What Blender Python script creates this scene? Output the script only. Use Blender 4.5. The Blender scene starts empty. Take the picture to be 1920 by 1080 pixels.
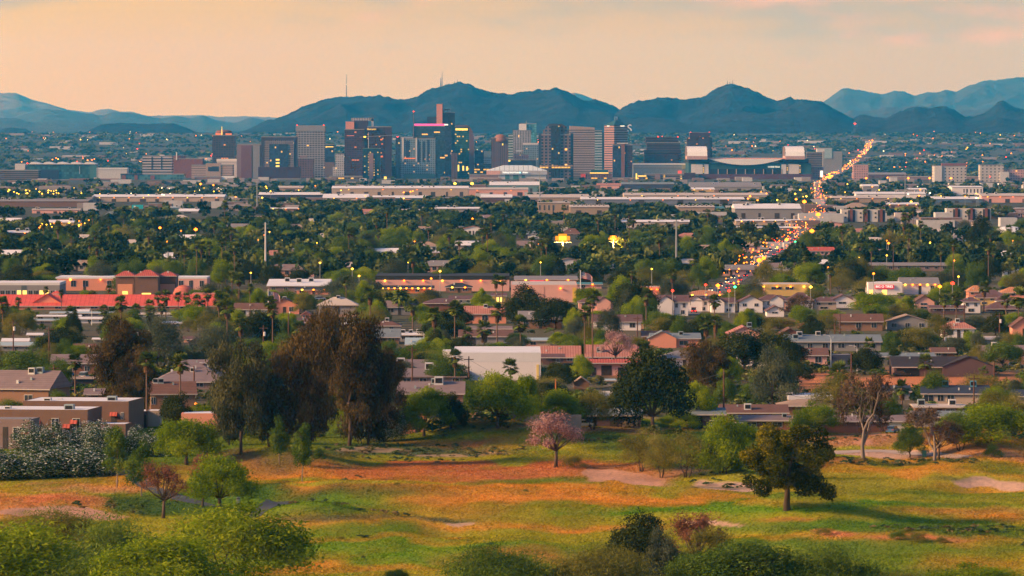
import bpy, math, random
import numpy as np
from mathutils import Vector, Matrix
R = math.radians
C = bpy.context.scene.collection
SC = bpy.context.scene
# ---------------------------------------------------------------- camera, sky, sun, exposure
F = 200 / 36 * 1920            # focal length in photo pixels
CAM_Z = 64.0
HOR = 235.0                    # photo row of the eye-level horizon
PITCH = math.atan((540 - HOR) / F)
cam = bpy.data.objects.new("camera", bpy.data.cameras.new("camera"))
C.objects.link(cam); SC.camera = cam
cam.data.lens = 200; cam.data.sensor_width = 36
cam.data.clip_start = 1; cam.data.clip_end = 200000
cam.location = (0, 0, CAM_Z); cam.rotation_euler = (math.pi / 2 - PITCH, 0, 0)
SUN_EL, SUN_AZ = 23.0, -106.0       # azimuth measured from +Y towards +X (negative = to the camera's side where the light comes from)
SUN_STR, SKY_STR = 5.0, 0.088
sd = Vector((math.sin(R(SUN_AZ)) * math.cos(R(SUN_EL)), math.cos(R(SUN_AZ)) * math.cos(R(SUN_EL)), math.sin(R(SUN_EL))))
sun = bpy.data.objects.new("sun", bpy.data.lights.new("sun", 'SUN'))
C.objects.link(sun)
sun.data.energy = SUN_STR; sun.data.angle = R(12); sun.data.color = (1, 0.62, 0.30)
sun.rotation_euler = (-sd).to_track_quat('-Z', 'Y').to_euler()
W = bpy.data.worlds.new("World"); SC.world = W; W.use_nodes = True
nt = W.node_tree; nt.nodes.clear()
def wn(t, **k):
    n = nt.nodes.new(t)
    for a, b in k.items(): setattr(n, a, b)
    return n
def wmath(op, a, b=None):
    n = wn('ShaderNodeMath', operation=op)
    for i, v in enumerate((a, b)):
        if v is None: continue
        if isinstance(v, (int, float)): n.inputs[i].default_value = v
        else: nt.links.new(v, n.inputs[i])
    return n.outputs[0]
def wmix(f, a, b, mode='MIX'):
    n = wn('ShaderNodeMix', data_type='RGBA', blend_type=mode)
    for i, v in ((0, f), (6, a), (7, b)):
        if isinstance(v, (int, float)): n.inputs[i].default_value = v
        elif isinstance(v, tuple): n.inputs[i].default_value = (*v, 1)
        else: nt.links.new(v, n.inputs[i])
    return n.outputs[2]
sky = wn('ShaderNodeTexSky', sky_type='NISHITA', sun_disc=False, sun_elevation=R(SUN_EL), sun_rotation=R(SUN_AZ))
sky.air_density = 1.3; sky.dust_density = 2.0; sky.ozone_density = 2.0
tc = wn('ShaderNodeTexCoord'); sep = wn('ShaderNodeSeparateXYZ'); nt.links.new(tc.outputs['Generated'], sep.inputs[0])
dx, dy, dz = sep.outputs
# evening veil of high cloud glowing over the lower sky
low = wn('ShaderNodeMapRange', interpolation_type='SMOOTHSTEP'); nt.links.new(dz, low.inputs[0])
low.inputs[1].default_value = 0.0; low.inputs[2].default_value = 0.28; low.inputs[3].default_value = 1; low.inputs[4].default_value = 0
az = wn('ShaderNodeMapRange'); nt.links.new(dx, az.inputs[0])
az.inputs[1].default_value = -0.09; az.inputs[2].default_value = 0.10
veil = wmix(az.outputs[0], (8.4, 5.0, 0.75), (6.1, 4.1, 1.7))
mp = wn('ShaderNodeMapping'); nt.links.new(tc.outputs['Generated'], mp.inputs[0]); mp.inputs['Scale'].default_value = (26, 26, 120); mp.inputs['Location'].default_value = (3.1, 0, 1.7)
nz = wn('ShaderNodeTexNoise'); nt.links.new(mp.outputs[0], nz.inputs[0]); nz.inputs['Scale'].default_value = 1; nz.inputs['Detail'].default_value = 6; nz.inputs['Roughness'].default_value = 0.55
# cloud cover grows upward and towards +X
cz = wn('ShaderNodeMapRange'); nt.links.new(dz, cz.inputs[0]); cz.inputs[1].default_value = 0.009; cz.inputs[2].default_value = 0.024
cov = wmath('ADD', wmath('MULTIPLY', cz.outputs[0], 0.34), wmath('MULTIPLY', az.outputs[0], 0.16))
cl = wn('ShaderNodeMapRange', interpolation_type='SMOOTHSTEP'); nt.links.new(wmath('ADD', nz.outputs[0], cov), cl.inputs[0])
cl.inputs[1].default_value = 0.72; cl.inputs[2].default_value = 1.0
veil = wmix(wmath('MULTIPLY', cl.outputs[0], 0.8), veil, (4.6, 3.8, 2.8))
mp2 = wn('ShaderNodeMapping'); nt.links.new(tc.outputs['Generated'], mp2.inputs[0]); mp2.inputs['Scale'].default_value = (40, 40, 150); mp2.inputs['Location'].default_value = (7.3, 0, 4.2)
nz2 = wn('ShaderNodeTexNoise'); nt.links.new(mp2.outputs[0], nz2.inputs[0]); nz2.inputs['Scale'].default_value = 1; nz2.inputs['Detail'].default_value = 5
pk = wn('ShaderNodeMapRange', interpolation_type='SMOOTHSTEP'); nt.links.new(wmath('ADD', nz2.outputs[0], wmath('MULTIPLY', cov, 0.55)), pk.inputs[0])
pk.inputs[1].default_value = 0.70; pk.inputs[2].default_value = 0.9
veil = wmix(wmath('MULTIPLY', pk.outputs[0], 0.8), veil, (9.0, 4.5, 2.2))
tot = wmix(wmath('MULTIPLY', low.outputs[0], 0.92), wmix(1.0, sky.outputs[0], (0.85, 0.95, 1.28), 'MULTIPLY'), veil)
bg = wn('ShaderNodeBackground'); nt.links.new(tot, bg.inputs[0]); bg.inputs[1].default_value = SKY_STR
wo = wn('ShaderNodeOutputWorld'); nt.links.new(bg.outputs[0], wo.inputs[0])
vs = SC.view_settings
vs.view_transform = 'Standard'; vs.look = 'None'; vs.exposure = 0.46; vs.gamma = 1; vs.use_curve_mapping = False
SC.cycles.use_denoising = True; SC.cycles.denoiser = 'OPENIMAGEDENOISE'; SC.cycles.denoising_input_passes = 'RGB_ALBEDO_NORMAL'; SC.cycles.denoising_prefilter = 'FAST'; SC.cycles.use_adaptive_sampling = False; SC.cycles.max_bounces = 5; SC.cycles.diffuse_bounces = 2; SC.cycles.volume_bounces = 1; SC.cycles.transparent_max_bounces = 4
SC.cycles.sample_clamp_indirect = 4
# ---------------------------------------------------------------- photo pixel <-> place
ct, st = math.cos(PITCH), math.sin(PITCH)
def ray(px, py):
    b = (540 - py) / F
    return (px - 960) / F, b * st + ct, b * ct - st
def at(px, py, Y):
    a, y, z = ray(px, py)
    return Vector((a / y * Y, Y, CAM_Z + z / y * Y))
def proj(x, y, z):
    y = np.asarray(y, float); z = np.asarray(z, float) - CAM_Z
    dep = y * ct - z * st; up = y * st + z * ct
    return 960 + F * np.asarray(x) / dep, 540 - F * up / dep
def mpp(Y): return Y / F
# ---------------------------------------------------------------- noise
def _h(i, j, s):
    v = np.sin(i * 127.1 + j * 311.7 + s * 74.7) * 43758.5453
    return v - np.floor(v)
def vnoise(x, y, s=0):
    x = np.asarray(x, float); y = np.asarray(y, float)
    i, j = np.floor(x), np.floor(y); u, v = x - i, y - j
    u = u * u * (3 - 2 * u); v = v * v * (3 - 2 * v)
    return (_h(i, j, s) * (1 - u) + _h(i + 1, j, s) * u) * (1 - v) + (_h(i, j + 1, s) * (1 - u) + _h(i + 1, j + 1, s) * u) * v
def fbm(x, y, o=4, s=0):
    t, a, w = 0, 0.5, 0
    for k in range(o):
        t = t + a * vnoise(x * 2**k, y * 2**k, s + k); w += a; a *= 0.5
    return t / w
# ---------------------------------------------------------------- the lie of the land
PROF_Y = np.array([0, 2000, 11000, 12500, 20500, 70000], float)
PROF_Z = np.array([0, 0, -39, -41, 34, 34], float)
MOUNDS = []                # x, y, radius x, radius y, height
def mound(px, py, rx, ry, h):
    Y = CAM_Z / -(ray(px, py)[2] / ray(px, py)[1])
    MOUNDS.append(((px - 960) / F * Y, Y, rx * Y / F, ry, h))
for m_ in [(520, 868, 120, 16, 1.9), (930, 820, 130, 12, 2.3), (770, 850, 150, 16, -0.9), (640, 925, 190, 12, 1.3), (590, 975, 110, 12, 1.8), (840, 990, 70, 8, -1.0),
           (1510, 970, 150, 13, 2.2), (1350, 990, 90, 7, -0.7), (1250, 890, 90, 9, 1.3), (1080, 888, 90, 9, 0.9), (1390, 905, 70, 8, 0.8), (1850, 912, 80, 9, -1.2), (1760, 893, 110, 10, 0.8),
           (1640, 838, 110, 12, 1.2), (1850, 848, 90, 12, 2.0), (330, 905, 120, 14, 1.0), (1700, 1010, 200, 12, 1.0), (480, 960, 50, 8, 1.4), (1140, 805, 110, 12, 1.2)]:
    mound(*m_)
def tz(x, y):
    x = np.asarray(x, float); y = np.asarray(y, float)
    z = np.interp(y, PROF_Y, PROF_Z)
    g = np.clip((1330 - y) / 90, 0, 1) * np.clip((y - 700) / 60, 0, 1)
    w = (fbm(x / 34, y / 60, 3, 3) - 0.5) * 2.0 + (fbm(x / 9, y / 12, 2, 8) - 0.5) * 0.5
    for a, b, rx, ry, h in MOUNDS:
        w = w + 1.8 * h * np.exp(-((x - a) / rx) ** 2 - ((y - b) / (ry * 1.6)) ** 2)
    far = (fbm(x / 260, y / 400, 3, 21) - 0.5) * 3 * np.clip((y - 1330) / 300, 0, 1) * np.clip((9000 - y) / 2000, 0, 1)
    return z + w * g + far * 0.5
def G(px, py):
    """the point of the ground the photo shows at a pixel"""
    a, yy, zz = ray(px, py)
    Y = np.concatenate([np.arange(700, 2100, 1.0), np.arange(2100, 21000, 8.0)])
    d = CAM_Z + zz / yy * Y - tz(a / yy * Y, Y)
    k = np.nonzero(d <= 0)[0]
    if not len(k): y = 20500.0
    elif k[0] == 0: y = 700.0 if d[0] < -3 else 700.0
    else:
        i = k[0]; y = Y[i - 1] + (Y[i] - Y[i - 1]) * d[i - 1] / (d[i - 1] - d[i])
    x = a / yy * y
    return Vector((x, y, float(tz(x, y))))
# ---------------------------------------------------------------- materials
MATS = {}
def newmat(name):
    m = bpy.data.materials.new(name); m.use_nodes = True
    t = m.node_tree; t.nodes.clear()
    MATS[name] = m
    return m, t
def nd(t, typ, inp=None, **k):
    n = t.nodes.new(typ)
    for a, b in k.items(): setattr(n, a, b)
    for i, v in (inp or {}).items():
        s = n.inputs[i]
        if isinstance(v, bpy.types.NodeSocket): t.links.new(v, s)
        elif isinstance(v, tuple) and len(v) == 3 and s.type == 'RGBA': s.default_value = (*v, 1)
        else: s.default_value = v
    return n
def mth(t, op, a, b=0.0, c=None):
    n = nd(t, 'ShaderNodeMath', {0: a, 1: b} if c is None else {0: a, 1: b, 2: c}, operation=op)
    return n.outputs[0]
def mixc(t, f, a, b, mode='MIX'):
    return nd(t, 'ShaderNodeMix', {0: f, 6: a, 7: b}, data_type='RGBA', blend_type=mode).outputs[2]
def finish(t, sh):
    o = nd(t, 'ShaderNodeOutputMaterial'); t.links.new(sh, o.inputs[0])
def plain(name, col, rough=0.8, var=0.25, scale=0.25, metal=0.0, spec=0.3, streak=0.0, bump=0.0):
    """painted, rendered or roofed surface with weathering noise"""
    m, t = newmat(name)
    co = nd(t, 'ShaderNodeTexCoord').outputs['Object']
    n = nd(t, 'ShaderNodeTexNoise', {0: co, 'Scale': scale, 'Detail': 5.0, 'Roughness': 0.65}).outputs[0]
    v = mth(t, 'MULTIPLY_ADD', n, 2 * var, 1 - var)
    if streak:
        mp = nd(t, 'ShaderNodeMapping', {0: co, 'Scale': (2.0, 2.0, 0.12)})
        n2 = nd(t, 'ShaderNodeTexNoise', {0: mp.outputs[0], 'Scale': 0.8, 'Detail': 3.0}).outputs[0]
        v = mth(t, 'MULTIPLY', v, mth(t, 'MULTIPLY_ADD', n2, 2 * streak, 1 - streak))
    c = mixc(t, 1.0, col, nd(t, 'ShaderNodeCombineColor', {0: v, 1: v, 2: v}).outputs[0], 'MULTIPLY')
    b = nd(t, 'ShaderNodeBsdfPrincipled', {'Base Color': c, 'Roughness': rough, 'Metallic': metal, 'Specular IOR Level': spec})
    if bump:
        nb = nd(t, 'ShaderNodeTexNoise', {0: co, 'Scale': 3.0, 'Detail': 3.0}).outputs[0]
        t.links.new(nd(t, 'ShaderNodeBump', {'Height': nb, 'Strength': bump}).outputs[0], b.inputs['Normal'])
    finish(t, b.outputs[0]); return m
def glow(name, col, s):
    m, t = newmat(name)
    finish(t, nd(t, 'ShaderNodeEmission', {0: col, 1: s}).outputs[0]); m.cycles.emission_sampling = 'NONE' if s > 3 else 'AUTO'
    return m
def rows(name, col, col2, period, axis=1, frac=0.3, rough=0.8, var=0.36, uvs=True):
    """tile or seam courses: bands along u or v of the surface"""
    m, t = newmat(name)
    uv = nd(t, 'ShaderNodeUVMap').outputs[0]
    s = nd(t, 'ShaderNodeSeparateXYZ', {0: uv})
    f = mth(t, 'FRACT', mth(t, 'DIVIDE', s.outputs[axis], period))
    k = mth(t, 'LESS_THAN', f, frac)
    co = nd(t, 'ShaderNodeTexCoord').outputs['Object']
    n = nd(t, 'ShaderNodeTexNoise', {0: co, 'Scale': 0.4, 'Detail': 5.0, 'Roughness': 0.7}).outputs[0]
    v = mth(t, 'MULTIPLY_ADD', n, 2 * var, 1 - var)
    c = mixc(t, k, col, col2)
    c = mixc(t, 1.0, c, nd(t, 'ShaderNodeCombineColor', {0: v, 1: v, 2: v}).outputs[0], 'MULTIPLY')
    b = nd(t, 'ShaderNodeBsdfPrincipled', {'Base Color': c, 'Roughness': rough, 'Specular IOR Level': 0.25})
    t.links.new(nd(t, 'ShaderNodeBump', {'Height': k, 'Strength': 0.4, 'Distance': 0.06}).outputs[0], b.inputs['Normal'])
    finish(t, b.outputs[0]); return m
def facade(name, wall, glass, fh=4.0, bw=4.0, wv=0.55, wu=0.7, lit=0.05, litc=(1, 0.6, 0.2), ls=2.5, rough=0.15, gvar=0.5, litrow=0.0, spec=0.6):
    """office facade: floors of height fh, bays of width bw, glass share wv x wu, some rooms lit"""
    m, t = newmat(name)
    uv = nd(t, 'ShaderNodeUVMap').outputs[0]
    s = nd(t, 'ShaderNodeSeparateXYZ', {0: uv})
    u = mth(t, 'DIVIDE', s.outputs[0], bw); v = mth(t, 'DIVIDE', s.outputs[1], fh)
    fu, fv = mth(t, 'FRACT', u), mth(t, 'FRACT', v)
    win = mth(t, 'MULTIPLY', mth(t, 'LESS_THAN', fu, wu), mth(t, 'LESS_THAN', mth(t, 'ABSOLUTE', mth(t, 'SUBTRACT', fv, 0.5)), wv / 2))
    cell = nd(t, 'ShaderNodeCombineXYZ', {0: mth(t, 'FLOOR', u), 1: mth(t, 'FLOOR', v)}).outputs[0]
    wnz = nd(t, 'ShaderNodeTexWhiteNoise', {0: cell}, noise_dimensions='3D')
    rowc = nd(t, 'ShaderNodeCombineXYZ', {0: mth(t, 'FLOOR', mth(t, 'DIVIDE', u, 3.0)), 1: mth(t, 'FLOOR', v), 2: 7.0}).outputs[0]
    rn = nd(t, 'ShaderNodeTexWhiteNoise', {0: rowc}, noise_dimensions='3D').outputs[0]
    lit, litrow, ls = (lit * .5, litrow * .5, ls * .5) if lit < .3 else (lit, litrow, ls * .6)
    litc = (litc[0], litc[1] * .8, litc[2] * .5)
    on = mth(t, 'MAXIMUM', mth(t, 'LESS_THAN', wnz.outputs[0], lit), mth(t, 'LESS_THAN', rn, litrow))
    on = mth(t, 'MULTIPLY', on, win)
    gv = mth(t, 'MULTIPLY_ADD', nd(t, 'ShaderNodeTexWhiteNoise', {0: cell}, noise_dimensions='3D').outputs[0], 2 * gvar, 1 - gvar)
    g = mixc(t, 1.0, glass, nd(t, 'ShaderNodeCombineColor', {0: gv, 1: gv, 2: gv}).outputs[0], 'MULTIPLY')
    n = nd(t, 'ShaderNodeTexNoise', {0: nd(t, 'ShaderNodeTexCoord').outputs['Object'], 'Scale': 0.05, 'Detail': 4.0}).outputs[0]
    wv_ = mth(t, 'MULTIPLY_ADD', n, 0.5, 0.75)
    wall = tuple(q * .8 for q in wall)
    w = mixc(t, 1.0, wall, nd(t, 'ShaderNodeCombineColor', {0: wv_, 1: wv_, 2: wv_}).outputs[0], 'MULTIPLY')
    c = mixc(t, win, w, g)
    b = nd(t, 'ShaderNodeBsdfPrincipled', {'Base Color': c, 'Roughness': mth(t, 'MULTIPLY_ADD', win, rough - 0.8, 0.8), 'Specular IOR Level': mth(t, 'MULTIPLY_ADD', win, spec - 0.2, 0.2),
                                           'Emission Color': litc, 'Emission Strength': mth(t, 'MULTIPLY', on, mth(t, 'MULTIPLY', wnz.outputs[0] if lit > 0.5 else 1.0, ls))})
    finish(t, b.outputs[0]); m.cycles.emission_sampling = 'NONE'; return m
def leafy(name, dark, mid, light, trans=0.25):
    """foliage: each leaf clump has its own tint, each plant its own shift"""
    m, t = newmat(name)
    a = nd(t, 'ShaderNodeAttribute', attribute_name='tint').outputs['Fac']
    oi = nd(t, 'ShaderNodeObjectInfo').outputs['Random']
    f = mth(t, 'MULTIPLY_ADD', mth(t, 'SUBTRACT', oi, 0.5), 0.22, a)
    r = nd(t, 'ShaderNodeValToRGB', {0: f}); e = r.color_ramp.elements
    e[0].position = 0.05; e[0].color = (*dark, 1); e[1].position = 0.95; e[1].color = (*light, 1)
    x = e.new(0.5); x.color = (*mid, 1)
    d = nd(t, 'ShaderNodeBsdfDiffuse', {0: r.outputs[0]}).outputs[0]
    tr = nd(t, 'ShaderNodeBsdfTranslucent', {0: r.outputs[0]}).outputs[0]
    finish(t, nd(t, 'ShaderNodeMixShader', {0: trans, 1: d, 2: tr}).outputs[0]); return m
# ---------------------------------------------------------------- mesh building
class MB:
    def __init__(s): s.v, s.f, s.m, s.uvs = [], [], [], []
    def face(s, pts, mi=0):
        k = len(s.v); s.v += [tuple(p) for p in pts]; s.f.append(tuple(range(k, k + len(pts)))); s.m.append(mi); return s
    def box(s, x0, x1, y0, y1, z0, z1, mi=0, top=None, bottom=True):
        t = mi if top is None else top
        a, b, c, d = (x0, y0), (x1, y0), (x1, y1), (x0, y1)
        for p, q in ((a, b), (b, c), (c, d), (d, a)):
            s.face([(*p, z0), (*q, z0), (*q, z1), (*p, z1)], mi)
        s.face([(*a, z1), (*b, z1), (*c, z1), (*d, z1)], t)
        if bottom: s.face([(*d, z0), (*c, z0), (*b, z0), (*a, z0)], mi)
        return s
    def prism(s, poly, z0, z1, mi=0, top=None):
        """poly: ccw list of (x,y)"""
        n = len(poly)
        for i in range(n):
            p, q = poly[i], poly[(i + 1) % n]
            s.face([(*p, z0), (*q, z0), (*q, z1), (*p, z1)], mi)
        s.face([(*p, z1) for p in poly], mi if top is None else top)
        s.face([(*p, z0) for p in reversed(poly)], mi)
        return s
    def front(s, poly, y0, y1, mi=0, side=None):
        """poly: outline (x,z), counter-clockwise seen from the front (-Y); extruded from y0 back to y1"""
        n = len(poly)
        s.face([(x, y0, z) for x, z in poly], mi)
        s.face([(x, y1, z) for x, z in reversed(poly)], mi)
        for i in range(n):
            (x, z), (X, Z) = poly[i], poly[(i + 1) % n]
            s.face([(x, y0, z), (x, y1, z), (X, y1, Z), (X, y0, Z)], mi if side is None else side)
        return s
    def tube(s, pts, rad, n=6, mi=0, cap=True):
        rings = []
        for i, p in enumerate(pts):
            p = Vector(p)
            d = (Vector(pts[min(i + 1, len(pts) - 1)]) - Vector(pts[max(i - 1, 0)])).normalized()
            a = d.orthogonal().normalized(); b = d.cross(a)
            r = rad[i] if isinstance(rad, (list, tuple)) else rad
            k = len(s.v)
            s.v += [tuple(p + (a * math.cos(2 * math.pi * j / n) + b * math.sin(2 * math.pi * j / n)) * r) for j in range(n)]
            rings.append(k)
        for k, l in zip(rings, rings[1:]):
            for j in range(n):
                s.f.append((k + j, k + (j + 1) % n, l + (j + 1) % n, l + j)); s.m.append(mi)
        if cap:
            s.f.append(tuple(rings[-1] + j for j in range(n))); s.m.append(mi)
            s.f.append(tuple(rings[0] + j for j in reversed(range(n)))); s.m.append(mi)
        return s
    def lathe(s, prof, cx=0, cy=0, n=24, mi=0):
        k0 = len(s.v)
        for r, z in prof:
            s.v += [(cx + r * math.cos(2 * math.pi * j / n), cy + r * math.sin(2 * math.pi * j / n), z) for j in range(n)]
        for i in range(len(prof) - 1):
            for j in range(n):
                a = k0 + i * n; s.f.append((a + j, a + (j + 1) % n, a + n + (j + 1) % n, a + n + j)); s.m.append(mi)
        s.f.append(tuple(k0 + (len(prof) - 1) * n + j for j in range(n))); s.m.append(mi)
        return s
    def xf(s, M):
        s.v = [tuple(M @ Vector(p)) for p in s.v]; return s
    def mesh(s, name, mats, smooth=False):
        me = bpy.data.meshes.new(name)
        me.from_pydata(s.v, [], s.f)
        for m in mats: me.materials.append(m)
        me.polygons.foreach_set('material_index', s.m)
        if smooth: me.polygons.foreach_set('use_smooth', [True] * len(s.f))
        uv = me.uv_layers.new(name='UVMap').data
        co = np.array(s.v, float)
        out = np.zeros((len(me.loops), 2))
        for p in me.polygons:
            n = p.normal; ids = list(p.vertices); q = co[ids]
            if abs(n.z) < 0.9:
                h = math.hypot(n.x, n.y); ux, uy = -n.y / h, n.x / h
                st_ = p.loop_start
                out[st_:st_ + len(ids), 0] = q[:, 0] * ux + q[:, 1] * uy + 500
                out[st_:st_ + len(ids), 1] = q[:, 2] / max(h, 0.05)
            else:
                out[p.loop_start:p.loop_start + len(ids)] = q[:, :2] + 500
        uv.foreach_set('uv', out.ravel())
        return me
    def build(s, name, mats, parent=None, world=True, smooth=False, loc=None):
        """world: the vertices are in world space; a parent's place is taken off"""
        if not isinstance(mats, (list, tuple)): mats = [mats]
        if loc is not None and parent is None:
            s.v = [(a - loc[0], b - loc[1], c - loc[2]) for a, b, c in s.v]
        elif parent is not None and world:
            o = parent; off = Vector((0, 0, 0))
            while o is not None: off += o.location; o = o.parent
            s.v = [(a - off.x, b - off.y, c - off.z) for a, b, c in s.v]
        ob = bpy.data.objects.new(name, s.mesh(name, mats, smooth))
        if loc is not None: ob.location = loc
        C.objects.link(ob)
        if parent is not None: ob.parent = parent
        return ob
def empty(name, loc, rz=0):
    o = bpy.data.objects.new(name, None); C.objects.link(o); o.location = loc; o.rotation_euler = (0, 0, rz); o.empty_display_size = 0.5
    return o
LABELS = []
def tag(o, label, cat, group=None, kind=None):
    if label: o['label'] = label
    if cat: o['category'] = cat
    if group: o['group'] = group
    if kind: o['kind'] = kind
    return o
def struct(o): o['kind'] = 'structure'; return o
def fast_mesh(name, V, n, mats, attrs=None, mi=None):
    """V: (faces*n, 3) points, every n of them one face"""
    V = np.ascontiguousarray(V, np.float32); nf = len(V) // n
    me = bpy.data.meshes.new(name)
    me.vertices.add(len(V)); me.vertices.foreach_set('co', V.ravel())
    me.loops.add(len(V)); me.loops.foreach_set('vertex_index', np.arange(len(V), dtype=np.int32))
    me.polygons.add(nf)
    me.polygons.foreach_set('loop_start', np.arange(0, len(V), n, dtype=np.int32))
    for m in mats: me.materials.append(m)
    if mi is not None: me.polygons.foreach_set('material_index', np.asarray(mi, np.int32))
    for k, a in (attrs or {}).items():
        at_ = me.attributes.new(k, 'FLOAT' if a.ndim == 1 else 'FLOAT_COLOR', 'FACE')
        if a.ndim == 1: at_.data.foreach_set('value', np.asarray(a, np.float32))
        else: at_.data.foreach_set('color', np.asarray(np.c_[a, np.ones(len(a))], np.float32).ravel())
    me.update(calc_edges=True)
    return me
# ---------------------------------------------------------------- ground, mountains, haze
def grid_mesh(name, P, mats, col=None, smooth=True):
    """P: (rows, cols, 3)"""
    r, c = P.shape[:2]
    me = bpy.data.meshes.new(name)
    me.vertices.add(r * c); me.vertices.foreach_set('co', P.astype(np.float32).ravel())
    i = np.arange(r * c).reshape(r, c)
    q = np.stack([i[:-1, :-1], i[:-1, 1:], i[1:, 1:], i[1:, :-1]], -1).reshape(-1, 4)
    me.loops.add(q.size); me.loops.foreach_set('vertex_index', q.astype(np.int32).ravel())
    me.polygons.add(len(q)); me.polygons.foreach_set('loop_start', np.arange(0, q.size, 4, dtype=np.int32))
    me.polygons.foreach_set('use_smooth', [smooth] * len(q))
    for m in mats: me.materials.append(m)
    if col is not None:
        a = me.attributes.new('earth', 'FLOAT_COLOR', 'POINT')
        a.data.foreach_set('color', np.c_[col.reshape(-1, 3), np.ones(r * c)].astype(np.float32).ravel())
    me.update(calc_edges=True)
    return me
COL = dict(straw=(.66, .26, .038), rust=(.47, .16, .055), yg=(.36, .32, .02), green=(.09, .19, .014), vivid=(.13, .25, .010), deep=(.045, .095, .02), dirt=(.48, .22, .12), pink=(.54, .28, .175),
           sand=(.54, .33, .22), weed=(.055, .085, .05), brown=(.20, .11, .06), orange=(.62, .22, .09), grey=(.16, .13, .11), asph=(.07, .065, .065))
# where the turf is dry, watered, worn or bare
PATCH = [  # px, py, rx, ry, kind, strength
    (1000, 935, 330, 34, 'straw', .9), (700, 898, 300, 18, 'straw', .8), (900, 885, 280, 15, 'rust', 1), (1100, 965, 300, 26, 'straw', .7), (1050, 882, 150, 18, 'rust', 1),
    (860, 828, 150, 8, 'rust', .8), (980, 842, 60, 12, 'rust', .8), (520, 862, 150, 17, 'brown', .95), (430, 880, 120, 14, 'rust', .5), (680, 880, 140, 12, 'rust', .6),
    (790, 845, 190, 13, 'weed', .95), (690, 846, 90, 5, 'sand', .5), (880, 853, 110, 3, 'sand', .5), (920, 812, 140, 11, 'green', .9), (930, 800, 90, 6, 'deep', .8),
    (860, 862, 240, 6, 'yg', .9), (1080, 838, 150, 14, 'yg', .9), (1020, 850, 60, 8, 'green', .6), (600, 925, 210, 20, 'deep', .8), (560, 935, 220, 14, 'green', .7), (640, 904, 240, 4, 'yg', 1),
    (330, 935, 190, 22, 'green', .8), (200, 900, 140, 16, 'straw', .7), (180, 915, 110, 8, 'dirt', .6), (250, 945, 150, 16, 'deep', .8), (100, 895, 90, 12, 'green', .8), (60, 955, 140, 26, 'orange', 1),
    (120, 968, 150, 7, 'pink', 1), (300, 940, 90, 12, 'deep', .6), (30, 1000, 60, 20, 'deep', .7), (620, 960, 170, 14, 'green', .9), (650, 975, 120, 6, 'weed', .7),
    (840, 978, 70, 5, 'weed', .95), (870, 983, 50, 3, 'sand', .7), (660, 1040, 290, 32, 'vivid', .95), (900, 1018, 300, 11, 'vivid', .8), (740, 1012, 280, 6, 'straw', .45), (620, 1066, 230, 7, 'straw', .6),
    (960, 1044, 150, 14, 'rust', .5), (1180, 1010, 330, 14, 'yg', 1), (1020, 990, 280, 5, 'straw', .5), (1240, 960, 360, 18, 'vivid', 1), (1510, 947, 200, 24, 'vivid', 1), (1760, 985, 260, 16, 'vivid', .7), (1650, 1040, 340, 14, 'vivid', .6), (620, 945, 130, 12, 'vivid', .8), (620, 1000, 220, 12, 'vivid', .8), (1200, 936, 330, 10, 'straw', .65),
    (1000, 902, 130, 6, 'green', .9), (1130, 972, 280, 9, 'yg', .8), (1150, 897, 95, 8, 'pink', 1), (1260, 886, 90, 11, 'dirt', .9), (1370, 908, 75, 9, 'sand', .9), (1340, 912, 60, 3, 'weed', .6), (1340, 896, 110, 5, 'yg', .8),
    (1780, 898, 200, 16, 'yg', .9), (1680, 884, 130, 9, 'straw', .7), (1860, 906, 95, 9, 'sand', 1), (1780, 900, 60, 5, 'weed', .6), (1820, 955, 170, 12, 'rust', .55), (1880, 975, 120, 12, 'straw', .8), (1700, 940, 200, 5, 'green', .8), (1640, 930, 150, 7, 'yg', .8),
    (1560, 965, 160, 10, 'yg', 1), (1480, 972, 60, 5, 'rust', .7), (1640, 985, 200, 15, 'green', .7), (1780, 1000, 160, 12, 'deep', .6), (1600, 1010, 260, 7, 'straw', .4), (1550, 1002, 30, 6, 'orange', .9), (1700, 1012, 110, 5, 'orange', .9),
    (1345, 985, 60, 4, 'sand', .9), (1500, 1030, 500, 12, 'green', .55), (1300, 1040, 200, 12, 'yg', .7), (1600, 822, 130, 10, 'dirt', 1), (1640, 846, 140, 6, 'sand', 1), (1850, 846, 130, 14, 'dirt', 1),
    (1620, 836, 90, 2.5, 'yg', .9), (1660, 864, 160, 5, 'deep', .9), (1900, 875, 120, 8, 'green', .7), (1150, 806, 230, 6, 'dirt', .9), (1140, 825, 90, 9, 'deep', .7), (1230, 838, 120, 10, 'green', .6),
    (1560, 870, 60, 8, 'rust', .8), (1090, 776, 140, 8, 'grey', 1), (1030, 784, 90, 10, 'asph', 1), (1000, 772, 60, 4, 'pink', 1), (1740, 714, 260, 15, 'orange', 1), (1545, 705, 60, 14, 'orange', 1), (1550, 690, 50, 7, 'asph', 1),
    (1330, 690, 60, 10, 'orange', .7), (1110, 695, 110, 6, 'rust', .8), (700, 580, 60, 7, 'pink', .9), (1210, 605, 90, 6, 'pink', .7), (1470, 604, 60, 5, 'rust', .8), (130, 728, 60, 16, 'asph', .9), (850, 770, 60, 8, 'pink', .8)]
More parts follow.
